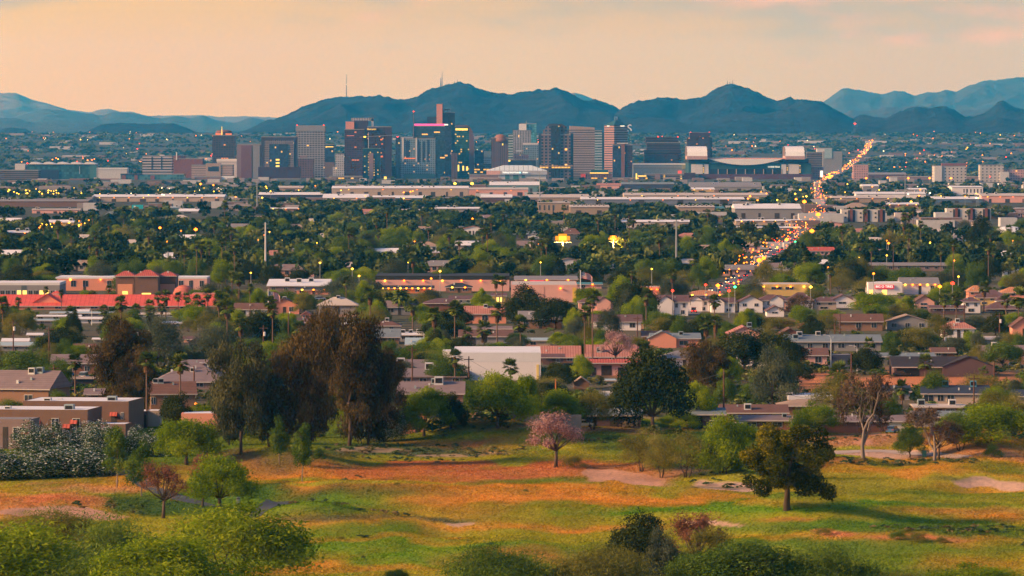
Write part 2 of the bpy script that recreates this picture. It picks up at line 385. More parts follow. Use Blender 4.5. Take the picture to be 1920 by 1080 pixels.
def earth_colour(X, Y, Z):
    px, py = proj(X, Y, Z)
    n1 = fbm(X / 16, Y / 60, 4, 31); n2 = fbm(X / 3.5, Y / 9, 3, 41); n3 = fbm(X / 45, Y / 140, 3, 51); n4 = fbm(X / 7, Y / 26, 4, 57)
    c = np.zeros(X.shape + (3,))
    t = np.clip((n1 - 0.35) / 0.3, 0, 1)[..., None]; u = np.clip((n3 - 0.4) / 0.2, 0, 1)[..., None]
    c = (np.array(COL['yg']) * (1 - .55 * t) + np.array(COL['straw']) * .55 * t) * (1 - .8 * u) + np.array(COL['green']) * .8 * u
    wx = (fbm(X / 12, Y / 30, 3, 61) - .5); wy = (fbm(X / 9, Y / 40, 3, 71) - .5)
    town = np.clip((Y - 1215) / 40, 0, 1)[..., None]
    tn = fbm(X / 30, Y / 60, 3, 81)[..., None]
    tc_ = np.array((.17, .125, .085)) * (1 - tn) + np.array((.07, .085, .035)) * tn
    c = c * (1 - town) + tc_ * town
    far = np.clip((Y - 2300) / 600, 0, 1)[..., None]
    c = c * (1 - far) + (np.array((.075, .075, .05)) * (0.6 + 0.8 * tn)) * far
    for cx, cy, rx, ry, k, s in PATCH:
        d = ((px + wx * 110 - cx) / (rx * (.85 if k in ('sand', 'pink') else 1.1))) ** 2 + ((py + wy * (ry + 6) * 2.6 - cy) / (ry * 1.15)) ** 2
        hard = k in ('sand', 'asph', 'pink')
        w = (np.clip((1.35 - d) / (0.5 if hard else 1.25), 0, 1) * s * (1 if hard else .72 + .45 * n4))[..., None]; w = np.clip(w, 0, 1); w = w * w * (3 - 2 * w) if hard else w * (.6 + .8 * n2[..., None]).clip(0, 1)
        c = c * (1 - w) + np.array(COL[k]) * w
    g = np.clip((1240 - Y) / 30, 0, 1)[..., None]
    m = (0.78 + 0.44 * n2)[..., None]
    return c * (1 - g + g * m)
m, t = newmat('earth')
a = nd(t, 'ShaderNodeAttribute', attribute_name='earth').outputs['Color']
co = nd(t, 'ShaderNodeTexCoord').outputs['Object']
mp = nd(t, 'ShaderNodeMapping', {0: co, 'Scale': (1.3, 0.55, 1.0)})
n = nd(t, 'ShaderNodeTexNoise', {0: mp.outputs[0], 'Scale': 1.0, 'Detail': 6.0, 'Roughness': 0.75}).outputs[0]
v = mth(t, 'MULTIPLY_ADD', n, 1.1, 0.45)
c = mixc(t, 1.0, a, nd(t, 'ShaderNodeCombineColor', {0: v, 1: v, 2: v}).outputs[0], 'MULTIPLY')
b = nd(t, 'ShaderNodeBsdfPrincipled', {'Base Color': c, 'Roughness': 0.95, 'Specular IOR Level': 0.1})
t.links.new(nd(t, 'ShaderNodeBump', {'Height': n, 'Strength': 0.8, 'Distance': 0.5}).outputs[0], b.inputs['Normal'])
finish(t, b.outputs[0])
ys = np.concatenate([np.arange(480, 760, 10), np.arange(760, 1300, 1.2), np.geomspace(1300, 22500, 260)])
us = np.linspace(-0.135, 0.135, 420)
YY, UU = np.meshgrid(ys, us, indexing='ij'); XX = YY * UU; ZZ = tz(XX, YY)
P = np.stack([XX, YY, ZZ], -1)
ground = bpy.data.objects.new('ground', grid_mesh('ground', P, [MATS['earth']], earth_colour(XX, YY, ZZ)))
C.objects.link(ground); struct(ground); ground['label'] = 'rolling dry and watered turf running out into the flat city plain'
# ---- turf tufts: uncountable, one object
rng = np.random.default_rng(5)
def tufts(n):
    Y = np.sqrt(rng.uniform(775**2, 1230**2, n)); X = Y * rng.uniform(-0.1, 0.1, n)
    Z = tz(X, Y); cc = earth_colour(X, Y, Z)
    lum = cc @ np.array([.3, .6, .1]); keep = (cc[:, 2] < 0.11)
    X, Y, Z, cc = X[keep], Y[keep], Z[keep], cc[keep]
    k = len(X); h = rng.uniform(.03, .15, k) * (0.6 + 1.1 * fbm(X / 6, Y / 10, 2, 91)); w = rng.uniform(.08, .28, k); a = rng.uniform(-.9, .9, k)
    V = np.zeros((k, 3, 3))
    V[:, 0] = np.c_[X - w * np.cos(a), Y - w * np.sin(a), Z - .02]; V[:, 1] = np.c_[X + w * np.cos(a), Y + w * np.sin(a), Z - .02]
    V[:, 2] = np.c_[X + rng.uniform(-.2, .2, k), Y + rng.uniform(-.2, .2, k), Z + h]
    return V.reshape(-1, 3), cc * rng.uniform(.75, 1.25, (k, 1)) * rng.uniform(.94, 1.06, (k, 3))
m, t = newmat('turf')
a = nd(t, 'ShaderNodeAttribute', attribute_name='earth').outputs['Color']
d_ = nd(t, 'ShaderNodeBsdfDiffuse', {0: a}).outputs[0]; tr_ = nd(t, 'ShaderNodeBsdfTranslucent', {0: a}).outputs[0]
finish(t, nd(t, 'ShaderNodeMixShader', {0: 0.35, 1: d_, 2: tr_}).outputs[0])
V, cc = tufts(520000)
grass = bpy.data.objects.new('grass', fast_mesh('grass', V, 3, [m], {'earth': cc})); C.objects.link(grass)
tag(grass, 'tufts of dry and green grass over the fairways', 'grass', kind='stuff')
# ---- mountains
RIDGE = {}
def lerp_line(pts, x):
    p = sorted(pts); return np.interp(x, [q[0] for q in p], [q[1] for q in p])
def smooth_line(pts, x):
    """rounded interpolation of a skyline"""
    y = lerp_line(pts, x); dx_ = x[1] - x[0]; k = max(1, int(2.5 / dx_)); ker = np.hanning(2 * k + 3)[1:-1]; ker /= ker.sum()
    return np.convolve(np.pad(y, len(ker) // 2, mode='edge'), ker, 'valid')[:len(x)]
def mountain(name, label, pts, D, depth, foot, mat, seed, rough=1.0, nx=620, nd_=90, jag=1.0):
    x0, x1 = min(p[0] for p in pts), max(p[0] for p in pts)
    px = np.linspace(x0, x1, nx)
    top = smooth_line(pts, px) + (fbm(px / 9, px * 0 + seed, 4, seed) - .5) * 5.5 * jag
    soft = smooth_line(pts, px); ker = np.hanning(27)[1:-1]; ker /= ker.sum(); soft = np.convolve(np.pad(soft, 12, mode='edge'), ker, 'valid')[:nx]
    Zr = np.array([at(a, b, D).z for a, b in zip(px, top)]); Zs = np.array([at(a, b, D).z for a, b in zip(px, soft)]); X = (px - 960) / F * D
    zf = foot if isinstance(foot, (int, float)) else foot
    H = np.maximum(Zs - zf, 0.0); J = np.maximum(Zr - zf, 0) - H
    tt = np.concatenate([np.linspace(0, 1, nd_), 1 + np.linspace(0, 1, 16)[1:]])
    T, HH = np.meshgrid(tt, H, indexing='ij'); XX = np.broadcast_to(X, T.shape)
    yy = D - depth + depth * T
    prof = np.where(T <= 1, T ** 1.35 * (1.6 - .6 * T), np.clip(2 - T, 0, 1) ** 1.2)
    # spurs and gullies running down from the crest
    wob = (fbm(XX / (depth * .5), yy / (depth * .4), 3, seed + 5) - .5) * depth * .25
    r = 1 - np.abs(2 * fbm((XX + wob) / (depth * .16), yy / (depth * .55), 4, seed + 9) - 1)
    r2 = 1 - np.abs(2 * fbm((XX + wob) / (depth * .05), yy / (depth * .16), 3, seed + 13) - 1)
    env = np.clip(T, 0, 1) * np.clip(1 - T, 0, 1) * 4
    Z = zf - 3 + HH * prof + env * HH * rough * ((r - .62) * 1.3 + (r2 - .6) * .36) + J[None, :] * np.clip(1 - np.abs(T - 1) / .12, 0, 1)
    lim_ = zf + (HH + J[None, :]) * (1 - .10 * np.clip(1 - T, 0, 1)); Z = np.minimum(Z, lim_)
    Z[0] = zf - 25; Z[-1] = zf - 25
    P = np.stack([XX * (yy / D), yy, Z], -1)
    o = bpy.data.objects.new(name, grid_mesh(name, P, [mat])); C.objects.link(o)
    struct(o); o['label'] = label; RIDGE[label] = P
    return o
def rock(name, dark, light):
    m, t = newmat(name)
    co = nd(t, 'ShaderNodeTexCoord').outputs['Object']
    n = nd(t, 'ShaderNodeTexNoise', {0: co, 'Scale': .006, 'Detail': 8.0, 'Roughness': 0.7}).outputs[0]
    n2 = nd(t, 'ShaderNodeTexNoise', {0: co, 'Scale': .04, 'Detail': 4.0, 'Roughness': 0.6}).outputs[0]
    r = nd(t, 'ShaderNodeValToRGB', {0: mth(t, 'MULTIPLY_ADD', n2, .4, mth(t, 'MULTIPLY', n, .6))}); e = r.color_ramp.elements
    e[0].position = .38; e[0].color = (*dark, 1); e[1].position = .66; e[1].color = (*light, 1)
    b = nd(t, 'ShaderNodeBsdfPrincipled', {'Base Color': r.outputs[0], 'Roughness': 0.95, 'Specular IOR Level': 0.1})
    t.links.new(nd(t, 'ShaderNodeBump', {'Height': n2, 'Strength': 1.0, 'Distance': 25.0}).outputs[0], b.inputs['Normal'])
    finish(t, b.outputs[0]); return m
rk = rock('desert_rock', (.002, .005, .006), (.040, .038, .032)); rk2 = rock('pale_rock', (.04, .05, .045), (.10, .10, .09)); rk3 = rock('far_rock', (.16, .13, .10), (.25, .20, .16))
MAIN = [(415, 262), (430, 254), (450, 246), (470, 240), (500, 225), (520, 222), (540, 216), (570, 202), (600, 191), (640, 184), (680, 183), (715, 182), (745, 188), (765, 191), (785, 184), (810, 172), (840, 164), (860, 161), (880, 164), (900, 172), (920, 178), (950, 181), (980, 178), (1010, 173), (1040, 172), (1060, 176), (1080, 185), (1095, 193), (1120, 191), (1145, 198), (1165, 209), (1190, 218), (1220, 240), (1240, 256)]
EAST = [(1090, 256), (1130, 228), (1165, 206), (1180, 197), (1200, 191), (1225, 188), (1250, 184), (1275, 188), (1300, 187), (1320, 183), (1340, 172), (1360, 162), (1370, 160), (1385, 164), (1410, 172), (1430, 182), (1455, 191), (1478, 186), (1482, 184), (1488, 190), (1500, 190), (1520, 192), (1540, 193), (1560, 203), (1590, 217), (1610, 226), (1640, 242), (1660, 256)]
KNOB = [(1590, 252), (1600, 222), (1612, 214), (1630, 217), (1660, 221), (1680, 212), (1702, 205), (1722, 200), (1740, 204), (1755, 202), (1772, 200), (1790, 206), (1810, 219), (1822, 219), (1845, 211), (1862, 200), (1870, 192), (1880, 189), (1890, 194), (1902, 201), (1925, 205), (1960, 215), (2010, 222)]
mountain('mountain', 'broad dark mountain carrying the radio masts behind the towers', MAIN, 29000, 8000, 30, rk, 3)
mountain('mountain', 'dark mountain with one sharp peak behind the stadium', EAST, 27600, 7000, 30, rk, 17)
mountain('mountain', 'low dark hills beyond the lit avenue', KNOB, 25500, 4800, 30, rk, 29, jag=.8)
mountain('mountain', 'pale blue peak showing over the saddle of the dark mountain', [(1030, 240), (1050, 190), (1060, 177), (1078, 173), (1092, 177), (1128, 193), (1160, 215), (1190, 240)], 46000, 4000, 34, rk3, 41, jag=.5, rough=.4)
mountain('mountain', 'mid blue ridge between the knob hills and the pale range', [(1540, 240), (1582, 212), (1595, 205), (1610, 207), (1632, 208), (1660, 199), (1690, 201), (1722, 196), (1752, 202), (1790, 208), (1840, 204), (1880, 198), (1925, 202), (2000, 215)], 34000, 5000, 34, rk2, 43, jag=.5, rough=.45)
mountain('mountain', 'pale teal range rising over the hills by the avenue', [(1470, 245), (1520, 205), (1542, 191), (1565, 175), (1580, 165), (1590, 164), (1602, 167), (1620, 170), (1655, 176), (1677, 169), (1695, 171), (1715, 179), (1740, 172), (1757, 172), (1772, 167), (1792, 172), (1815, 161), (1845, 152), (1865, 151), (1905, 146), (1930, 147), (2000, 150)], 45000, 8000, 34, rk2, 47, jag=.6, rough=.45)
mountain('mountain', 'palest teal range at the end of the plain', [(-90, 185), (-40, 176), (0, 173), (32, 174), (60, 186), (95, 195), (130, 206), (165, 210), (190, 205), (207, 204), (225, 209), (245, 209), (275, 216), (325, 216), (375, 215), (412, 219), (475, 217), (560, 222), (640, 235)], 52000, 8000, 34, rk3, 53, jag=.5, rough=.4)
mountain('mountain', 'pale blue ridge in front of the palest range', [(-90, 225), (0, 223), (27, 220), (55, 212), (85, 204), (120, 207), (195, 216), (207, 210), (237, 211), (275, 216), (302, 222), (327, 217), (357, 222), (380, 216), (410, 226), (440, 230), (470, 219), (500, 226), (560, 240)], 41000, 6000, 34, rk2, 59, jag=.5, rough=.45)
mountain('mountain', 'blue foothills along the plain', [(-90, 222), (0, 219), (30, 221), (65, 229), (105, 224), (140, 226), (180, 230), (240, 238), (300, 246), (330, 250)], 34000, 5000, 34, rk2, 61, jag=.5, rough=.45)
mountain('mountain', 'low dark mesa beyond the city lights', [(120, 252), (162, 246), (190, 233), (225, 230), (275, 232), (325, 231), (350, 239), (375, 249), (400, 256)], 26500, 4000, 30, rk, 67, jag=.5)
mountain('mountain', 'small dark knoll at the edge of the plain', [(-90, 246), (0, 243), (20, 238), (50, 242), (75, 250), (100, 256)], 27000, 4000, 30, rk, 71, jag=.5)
# ---- air: an even pale haze round camera and scene
hz, t = newmat('haze_air')
pv = nd(t, 'ShaderNodeVolumePrincipled', {'Color': (0.02, 0.43, 1.0), 'Density': 2.3e-5, 'Anisotropy': 0.0, 'Absorption Color': (1, 1, 1)})
o_ = nd(t, 'ShaderNodeOutputMaterial'); t.links.new(pv.outputs[0], o_.inputs['Volume'])
hb = MB().box(-16000, 16000, -600, 59000, -140, 900)
haze = hb.build('haze', hz); tag(haze, 'blue evening haze lying over the whole plain', 'haze', kind='stuff')
# ---------------------------------------------------------------- plants: unit meshes (height 1, crown about 1 wide), scaled to each plant
LEAF = {
 'mesquite': leafy('mesquite_leaf', (.05, .09, .005), (.19, .28, .012), (.44, .48, .03), .5),
 'olive': leafy('olive_leaf', (.10, .105, .02), (.20, .19, .035), (.34, .30, .07), .45),
 'eucalyptus': leafy('eucalyptus_leaf', (.028, .02, .009), (.085, .058, .022), (.19, .125, .045), .3),
 'pine': leafy('pine_needle', (.012, .02, .003), (.055, .062, .006), (.27, .22, .018), .2), 'gum': leafy('gum_leaf', (.022, .026, .014), (.06, .066, .032), (.14, .135, .06), .25),
 'dark': leafy('dark_leaf', (.013, .02, .008), (.034, .048, .013), (.085, .098, .024), .2),
 'green': leafy('green_leaf', (.035, .072, .012), (.095, .16, .022), (.22, .28, .04), .38),
 'grey': leafy('grey_leaf', (.045, .06, .036), (.09, .11, .062), (.17, .18, .10), .35),
 'rust': leafy('rust_leaf', (.10, .04, .025), (.20, .085, .05), (.32, .14, .08), .3),
 'pink': leafy('blossom', (.26, .13, .12), (.44, .25, .23), (.62, .40, .36), .3),
 'hedge': leafy('oleander_leaf', (.02, .045, .024), (.05, .09, .042), (.10, .15, .07), .2),
 'palm': leafy('palm_frond', (.03, .05, .012), (.085, .125, .024), (.22, .25, .05), .25),
 'skirt': leafy('dead_frond', (.08, .045, .025), (.16, .085, .045), (.28, .15, .08), .2),
 'twig': leafy('twig', (.05, .035, .02), (.12, .075, .045), (.22, .14, .09), .2),
 'white': leafy('white_blossom', (.5, .52, .46), (.65, .66, .6), (.8, .8, .75), .2),
}
BARK = dict(brown=plain('bark', (.10, .065, .045), .95, .5, 3.0), pale=plain('pale_bark', (.32, .24, .18), .95, .4, 2.0), palm=plain('palm_bark', (.17, .10, .07), .95, .4, 3.0), grey=plain('grey_bark', (.22, .17, .14), .95, .4, 2.0))
def blob_leaves(g, n, blobs, leaf, asp, droop=0.0, out=0.35, fuzz=0.12, shell=0.5):
    """n leaf clumps on and in a set of ellipsoids (cx,cy,cz,rx,ry,rz)"""
    B = np.array(blobs, float); w = (B[:, 3] * B[:, 4] * B[:, 5]) ** .67; k = g.choice(len(B), n, p=w / w.sum())
    d = g.normal(size=(n, 3)); d /= np.linalg.norm(d, axis=1)[:, None]
    r = shell + (1 - shell) * g.random(n) ** .6 + g.normal(0, fuzz, n)
    p = B[k, :3] + d * r[:, None] * B[k, 3:6]
    nrm = g.normal(size=(n, 3)) + d * out * 3; nrm /= np.linalg.norm(nrm, axis=1)[:, None]
    t = g.normal(size=(n, 3)); t[:, 2] -= droop * 3
    t -= nrm * (t * nrm).sum(1)[:, None] * (1 if droop < .5 else .3); t /= np.linalg.norm(t, axis=1)[:, None]
    b = np.cross(nrm, t); b /= np.linalg.norm(b, axis=1)[:, None]
    L = leaf * (.55 + .9 * g.random(n)); Wd = L * asp
    V = np.stack([p - t * L[:, None] * .5, p + b * Wd[:, None] * .5, p + t * L[:, None] * .5, p - b * Wd[:, None] * .5], 1)
    bt = g.random(len(B))
    tint = np.clip(.42 * g.random(n) + .5 * bt[k] + .08, 0, 1)
    V[..., 2] = np.maximum(V[..., 2], 0.004)
    return V.reshape(-1, 3), tint
def dome(g, k, z0, z1, rad, br, flat=.7):
    out = []
    for i in range(k):
        a = 2.4 * i + g.uniform(-.5, .5); q = math.sqrt((i + .5) / k) * g.uniform(.72, 1.16); z = z0 + (z1 - z0) * max(0, 1 - q ** 2.2) * g.uniform(.62, 1.12) + g.uniform(-.03, .05)
        s = br * g.uniform(.55, 1.35)
        out.append((math.cos(a) * q * rad, math.sin(a) * q * rad, z, s, s, s * flat))
    return out
def billow(g, k, zc, rz, rad, br, low=.3):
    out = []
    while len(out) < k:
        v = g.uniform(-1, 1, 3); n = np.linalg.norm(v)
        if n > 1: continue
        s = br * g.uniform(.6, 1.3); w_ = 1 - low * max(0, -v[2])
        out.append((v[0] * rad * w_, v[1] * rad * w_, zc + v[2] * rz, s, s, s * g.uniform(.6, 1.1)))
    return out
def column(g, k, z0, z1, spread, br, top=.55):
    out = []
    for i in range(k):
        z = z0 + (z1 - z0) * (i + g.uniform(0, .8)) / k; f = (z - z0) / (z1 - z0); q = spread * (1 - top * f ** 1.5) * math.sqrt(g.random())
        a = g.uniform(0, 6.28); s = br * g.uniform(.6, 1.35) * (1 - .35 * f)
        out.append((math.cos(a) * q, math.sin(a) * q, z, s, s, s * g.uniform(.6, 1.2)))
    return out
def limbs(g, blobs, base, r, lean=0.0, multi=1, n=5, take=8):
    mb = MB(); ids = g.permutation(len(blobs))[:take]
    for m_ in range(multi):
        a = 2 * math.pi * m_ / max(multi, 1) + g.uniform(0, 1); o = (0.03 * math.cos(a), 0.03 * math.sin(a)) if multi > 1 else (0, 0)
        f = (o[0] * 3 + lean * base * .6, o[1] * 3, base)
        mid = ((o[0] + f[0]) / 2 + g.uniform(-.02, .02), (o[1] + f[1]) / 2 + g.uniform(-.02, .02), base * .5)
        rr = r / math.sqrt(multi)
        mb.tube([(o[0], o[1], -.02), mid, f], [rr * 1.25, rr * .95, rr * .8], 7)
        for i in ids[m_::multi]:
            c = blobs[i]; h = ((f[0] + c[0]) / 2 + g.uniform(-.04, .04), (f[1] + c[1]) / 2 + g.uniform(-.04, .04), f[2] + (c[2] - f[2]) * .45)
            mb.tube([f, h, c[:3]], [rr * .6, rr * .38, rr * .14], 5)
    return mb
def twigs(g, depth, p, d, L, r, mb, out, spread=.55):
    q = p + d * L; mb.tube([p, (p + q) / 2 + Vector(g.normal(0, L * .05, 3)), q], [r, r * .8, r * .62], 5 if r > .006 else 3, cap=False)
    if depth == 0: out.append(q); return
    for _ in range(3 if depth > 1 else 4):
        e = (d + Vector(g.normal(0, spread, 3)) + Vector((0, 0, .12))).normalized()
        twigs(g, depth - 1, q if g.random() < .6 else p + d * L * g.uniform(.5, 1), e, L * g.uniform(.6, .85), r * .6, mb, out, spread)
PLANT = {}        # kind -> list of (trunk mesh, crown mesh)
def plant_kind(kind, nvar, seed):
    out = []
    for s in range(nvar):
        g = np.random.default_rng(seed + s); q = 1.0
        bk, lf, extra = 'brown', kind, None
        if kind == 'mesquite':
            bl = dome(g, 24, .30, .86, .40, .17, .95); tr = limbs(g, bl, .2, .024, .1, 1); a = blob_leaves(g, 16000, bl, .041, .36, .5, fuzz=.18, shell=.3)
        elif kind == 'mesquite_bush':
            bl = dome(g, 26, .22, .82, .42, .18, 1.0); tr = limbs(g, bl, .12, .02, 0, 3); a = blob_leaves(g, 16000, bl, .042, .3, .35, fuzz=.2, shell=.2); lf = 'mesquite'
        elif kind == 'olive':
            bl = dome(g, 13, .42, .84, .40, .17, .9); tr = limbs(g, bl, .2, .022, .1, 3); bl += dome(g, 10, .25, .5, .42, .15, .9); a = blob_leaves(g, 11000, bl, .034, .3, .45, fuzz=.24, shell=.15)
        elif kind in ('eucalyptus', 'gum'):
            bl = billow(g, 30, .58, .34, .38, .125) + billow(g, 12, .24, .16, .36, .10); tr = limbs(g, bl, .3, .018, .06, 1, take=10); a = blob_leaves(g, 24000, bl, .026, .42, .7, fuzz=.16, shell=.35)
        elif kind == 'pine':
            bl = [(x, y, z, r, r, r * .8) for x, y, z, r in [(math.cos(2.4 * i) * math.sqrt((i + .5) / 44) * .40 * (1.04 - .3 * abs(f - .55)), math.sin(2.4 * i) * math.sqrt((i + .5) / 44) * .40, .30 + .58 * f, g.uniform(.085, .135)) for i in range(44) for f in (g.random(),)]] + [(.36, -.1, .22, .10, .1, .09), (.42, 0, .18, .08, .09, .08), (.33, .1, .30, .1, .1, .09), (-.28, -.1, .26, .1, .09, .09), (-.2, .1, .22, .08, .08, .08), (.1, -.2, .24, .09, .09, .08), (.22, 0, .24, .1, .1, .09)]
            tr = limbs(g, bl, .3, .03, .04, 1, take=14); a = blob_leaves(g, 32000, bl, .025, .5, -.15, out=.5, fuzz=.1, shell=.6)
        elif kind == 'slim_pine':
            bl = column(g, 16, .36, .97, .24, .13, .5); bl += column(g, 14, .34, .9, .3, .13, .5); tr = limbs(g, bl, .5, .014, .03, 1, take=8); a = blob_leaves(g, 5200, bl, .045, .4, -.1, fuzz=.18, shell=.4); lf = 'green'; bk = 'pale'
        elif kind == 'dark':
            bl = dome(g, 30, .26, .84, .39, .17, .95); tr = limbs(g, bl, .18, .026, .05, 1); a = blob_leaves(g, 16000, bl, .032, .55, .1, fuzz=.12, shell=.5)
        elif kind == 'green':
            bl = dome(g, 28, .22, .84, .39, .17, 1.0); tr = limbs(g, bl, .15, .022, .05, 1); a = blob_leaves(g, 16000, bl, .032, .45, .2, fuzz=.15, shell=.4)
        elif kind == 'grey':
            bl = dome(g, 28, .2, .84, .38, .17, 1.0); tr = limbs(g, bl, .15, .022, .05, 2); a = blob_leaves(g, 15000, bl, .032, .36, .5, fuzz=.2, shell=.3)
        elif kind in ('rust', 'pink'):
            bl = dome(g, 14, .45, .84, .40, .14, .9); tr = limbs(g, bl, .3, .03, .08, 1, take=14); a = blob_leaves(g, 4200 if kind == 'rust' else 5200, bl, .036, .4, .1, fuzz=.25, shell=.15)
        elif kind == 'bush':
            bl = dome(g, 14, .25, .74, .42, .22, 1.1); tr = limbs(g, bl, .1, .018, 0, 4); bl += dome(g, 14, .15, .6, .44, .18, 1.1); a = blob_leaves(g, 13000, bl, .05, .17, -.6, fuzz=.2, shell=.2); a = (a[0], a[1]); lf = 'green'
        elif kind == 'dry_bush':
            bl = dome(g, 14, .25, .74, .42, .22, 1.1); tr = limbs(g, bl, .1, .015, 0, 5); bl += dome(g, 14, .15, .6, .44, .18, 1.1); a = blob_leaves(g, 8500, bl, .05, .18, -.6, fuzz=.25, shell=.1); lf = 'olive'
        elif kind == 'bare':
            mb, tips = MB(), []
            twigs(g, 5, Vector((0, 0, 0)), Vector((.05, 0, 1)), .27, .028, mb, tips, .5)
            tr = mb; bk = 'grey'; tp = np.array([tuple(v) for v in tips])
            a = blob_leaves(g, 6500, [(*tp[i], .075, .075, .07) for i in g.choice(len(tp), min(90, len(tp)), replace=False)], .032, .3, .3, fuzz=.3, shell=.1); lf = 'twig'
            zmax = max(v[2] for v in tr.v); tr.v = [(x / zmax, y / zmax, z / zmax) for x, y, z in tr.v]; a = (a[0] / zmax, a[1])
        elif kind == 'hedge':
            bl = [(-.5 + i / 11 + g.uniform(-.03, .03), g.uniform(-.12, .12), g.uniform(.3, .62), .11, .2, .36) for i in range(12)] + [(g.uniform(-.48, .48), g.uniform(-.2, 0), g.uniform(.2, .8), .06, .12, .15) for i in range(14)]
            tr = limbs(g, bl, .1, .008, 0, 6); bl += [(-.48 + i / 15.6, g.uniform(-.15, .1), g.uniform(.2, .45), .08, .2, .3) for i in range(16)]; a = blob_leaves(g, 14000, bl, .034, .45, .1, fuzz=.1, shell=.6)
            extra = blob_leaves(g, 5600, [(x, y, z + .02, rx * 1.03, ry * 1.05, rz * 1.05) for x, y, z, rx, ry, rz in bl], .017, .8, 0, out=.6, fuzz=.06, shell=.9)
        tm = tr.mesh(kind + '_trunk', [BARK[bk]], True)
        cm = fast_mesh(kind + '_crown', a[0], 4, [LEAF[lf]], {'tint': a[1]})
        em = fast_mesh(kind + '_blossom', extra[0], 4, [LEAF['white']], {'tint': extra[1]}) if extra else None
        out.append((tm, cm, em))
    PLANT[kind] = out
for i, (k, n) in enumerate([('mesquite', 4), ('mesquite_bush', 3), ('olive', 4), ('eucalyptus', 4), ('gum', 3), ('pine', 1), ('slim_pine', 3), ('dark', 4), ('green', 5), ('grey', 4), ('rust', 2), ('pink', 2), ('bush', 3), ('dry_bush', 2), ('bare', 2), ('hedge', 3)]):
    plant_kind(k, n, 1000 + 37 * i)
# palms: a slim trunk of true height under a head of fans
def palm_head(g, n, rad, feather=False):
    V, T = [], []
    for i in range(n):
        az_ = g.uniform(0, 6.28); el = g.uniform(-.7, 1.35); L = rad * g.uniform(.75, 1.1)
        d = Vector((math.cos(az_) * math.cos(el), math.sin(az_) * math.cos(el), math.sin(el)))
        side = d.cross(Vector((0, 0, 1))).normalized() if abs(d.z) < .99 else Vector((1, 0, 0)); up = side.cross(d)
        if feather:
            P = [Vector((0, 0, 0)) + d * L * 1.25 * s - Vector((0, 0, 1)) * (s * s) * L * .55 for s in (0, .25, .5, .75, 1)]
            for a_, b_, wa, wb in zip(P, P[1:], (.05, .16, .17, .11), (.16, .17, .11, .01)):
                for sg in (-1, 1):
                    V += [a_, b_, b_ + side * sg * wb * rad * 1.4 - up * .06 * rad, a_ + side * sg * wa * rad * 1.4 - up * .06 * rad]; T.append(g.random())
        else:
            stem_ = d * L * .45; tip0 = g.random() * .5 + .15
            for j in range(7):
                f = (j - 3) / 3; e = (d + side * f * .75 - Vector((0, 0, .28 + .2 * abs(f)))).normalized()
                q = stem_ + e * L * (.62 - .12 * abs(f)); wv = side * L * .1
                V += [stem_ * .9, stem_ + e * L * .3 - wv, q, stem_ + e * L * .3 + wv]; T.append(min(1, tip0 + g.random() * .4))
    return np.array([tuple(v) for v in V]), np.array(T)
PALM = []
for s in range(5):
    g = np.random.default_rng(77 + s); feather = s == 4
    V, T = palm_head(g, 64 if not feather else 70, 1.0, feather)
    head = fast_mesh('palm_crown', V, 4, [LEAF['palm']], {'tint': T})
    bl = [(0, 0, -.75, .26, .26, .6)]
    v2, t2 = blob_leaves(g, 420, bl, .45, .22, 1.0, fuzz=.1, shell=.5)
    v2 = v2.copy(); v2[:, 2] = np.minimum(v2[:, 2], .1)
    v2[:, 2] = np.where(v2[:, 2] > 0, v2[:, 2] - 1.3, v2[:, 2])
    k = g.normal(size=(420, 3)); a_ = g.uniform(0, 6.28, 420); z = g.uniform(-1.15, -.05, 420); r = .10 + .16 * g.random(420) * (1 + z * .35)
    c = np.c_[np.cos(a_) * r, np.sin(a_) * r, z]; d = np.c_[np.cos(a_) * .12, np.sin(a_) * .12, -np.ones(420) * .34]; sd_ = np.c_[-np.sin(a_), np.cos(a_), np.zeros(420)] * .06
    v2 = np.stack([c, c + d * .5 + sd_, c + d, c + d * .5 - sd_], 1).reshape(-1, 3)
    skirt = fast_mesh('palm_skirt', v2, 4, [LEAF['skirt']], {'tint': g.random(420)})
    tm = MB().tube([(0, 0, -.01), (g.uniform(-.004, .004), g.uniform(-.004, .004), .5), (0, 0, 1)], [1, .72, .6], 7).mesh('palm_trunk', [BARK['palm']], True)
    PALM.append((tm, head, skirt))
ONEMESH = {}
def child(name, me, parent, scale=(1, 1, 1), loc=(0, 0, 0), rz=0):
    o = bpy.data.objects.new(name, me); C.objects.link(o); o.parent = parent; o.scale = scale; o.location = loc; o.rotation_euler = (0, 0, rz)
    return o
PL = []          # every plant for the labelling pass: (root, px, base py, top py, width px, Y, phrase)
NAME = dict(mesquite='mesquite_tree', mesquite_bush='mesquite_bush', olive='olive_tree', eucalyptus='eucalyptus_tree', gum='gum_tree', pine='pine_tree', slim_pine='slim_pine_tree', dark='dark_tree', green='shade_tree', grey='grey_tree', rust='rust_tree', pink='blossom_tree', bush='shrub', dry_bush='dry_shrub', bare='bare_tree', hedge='oleander_hedge')
prng = random.Random(11)
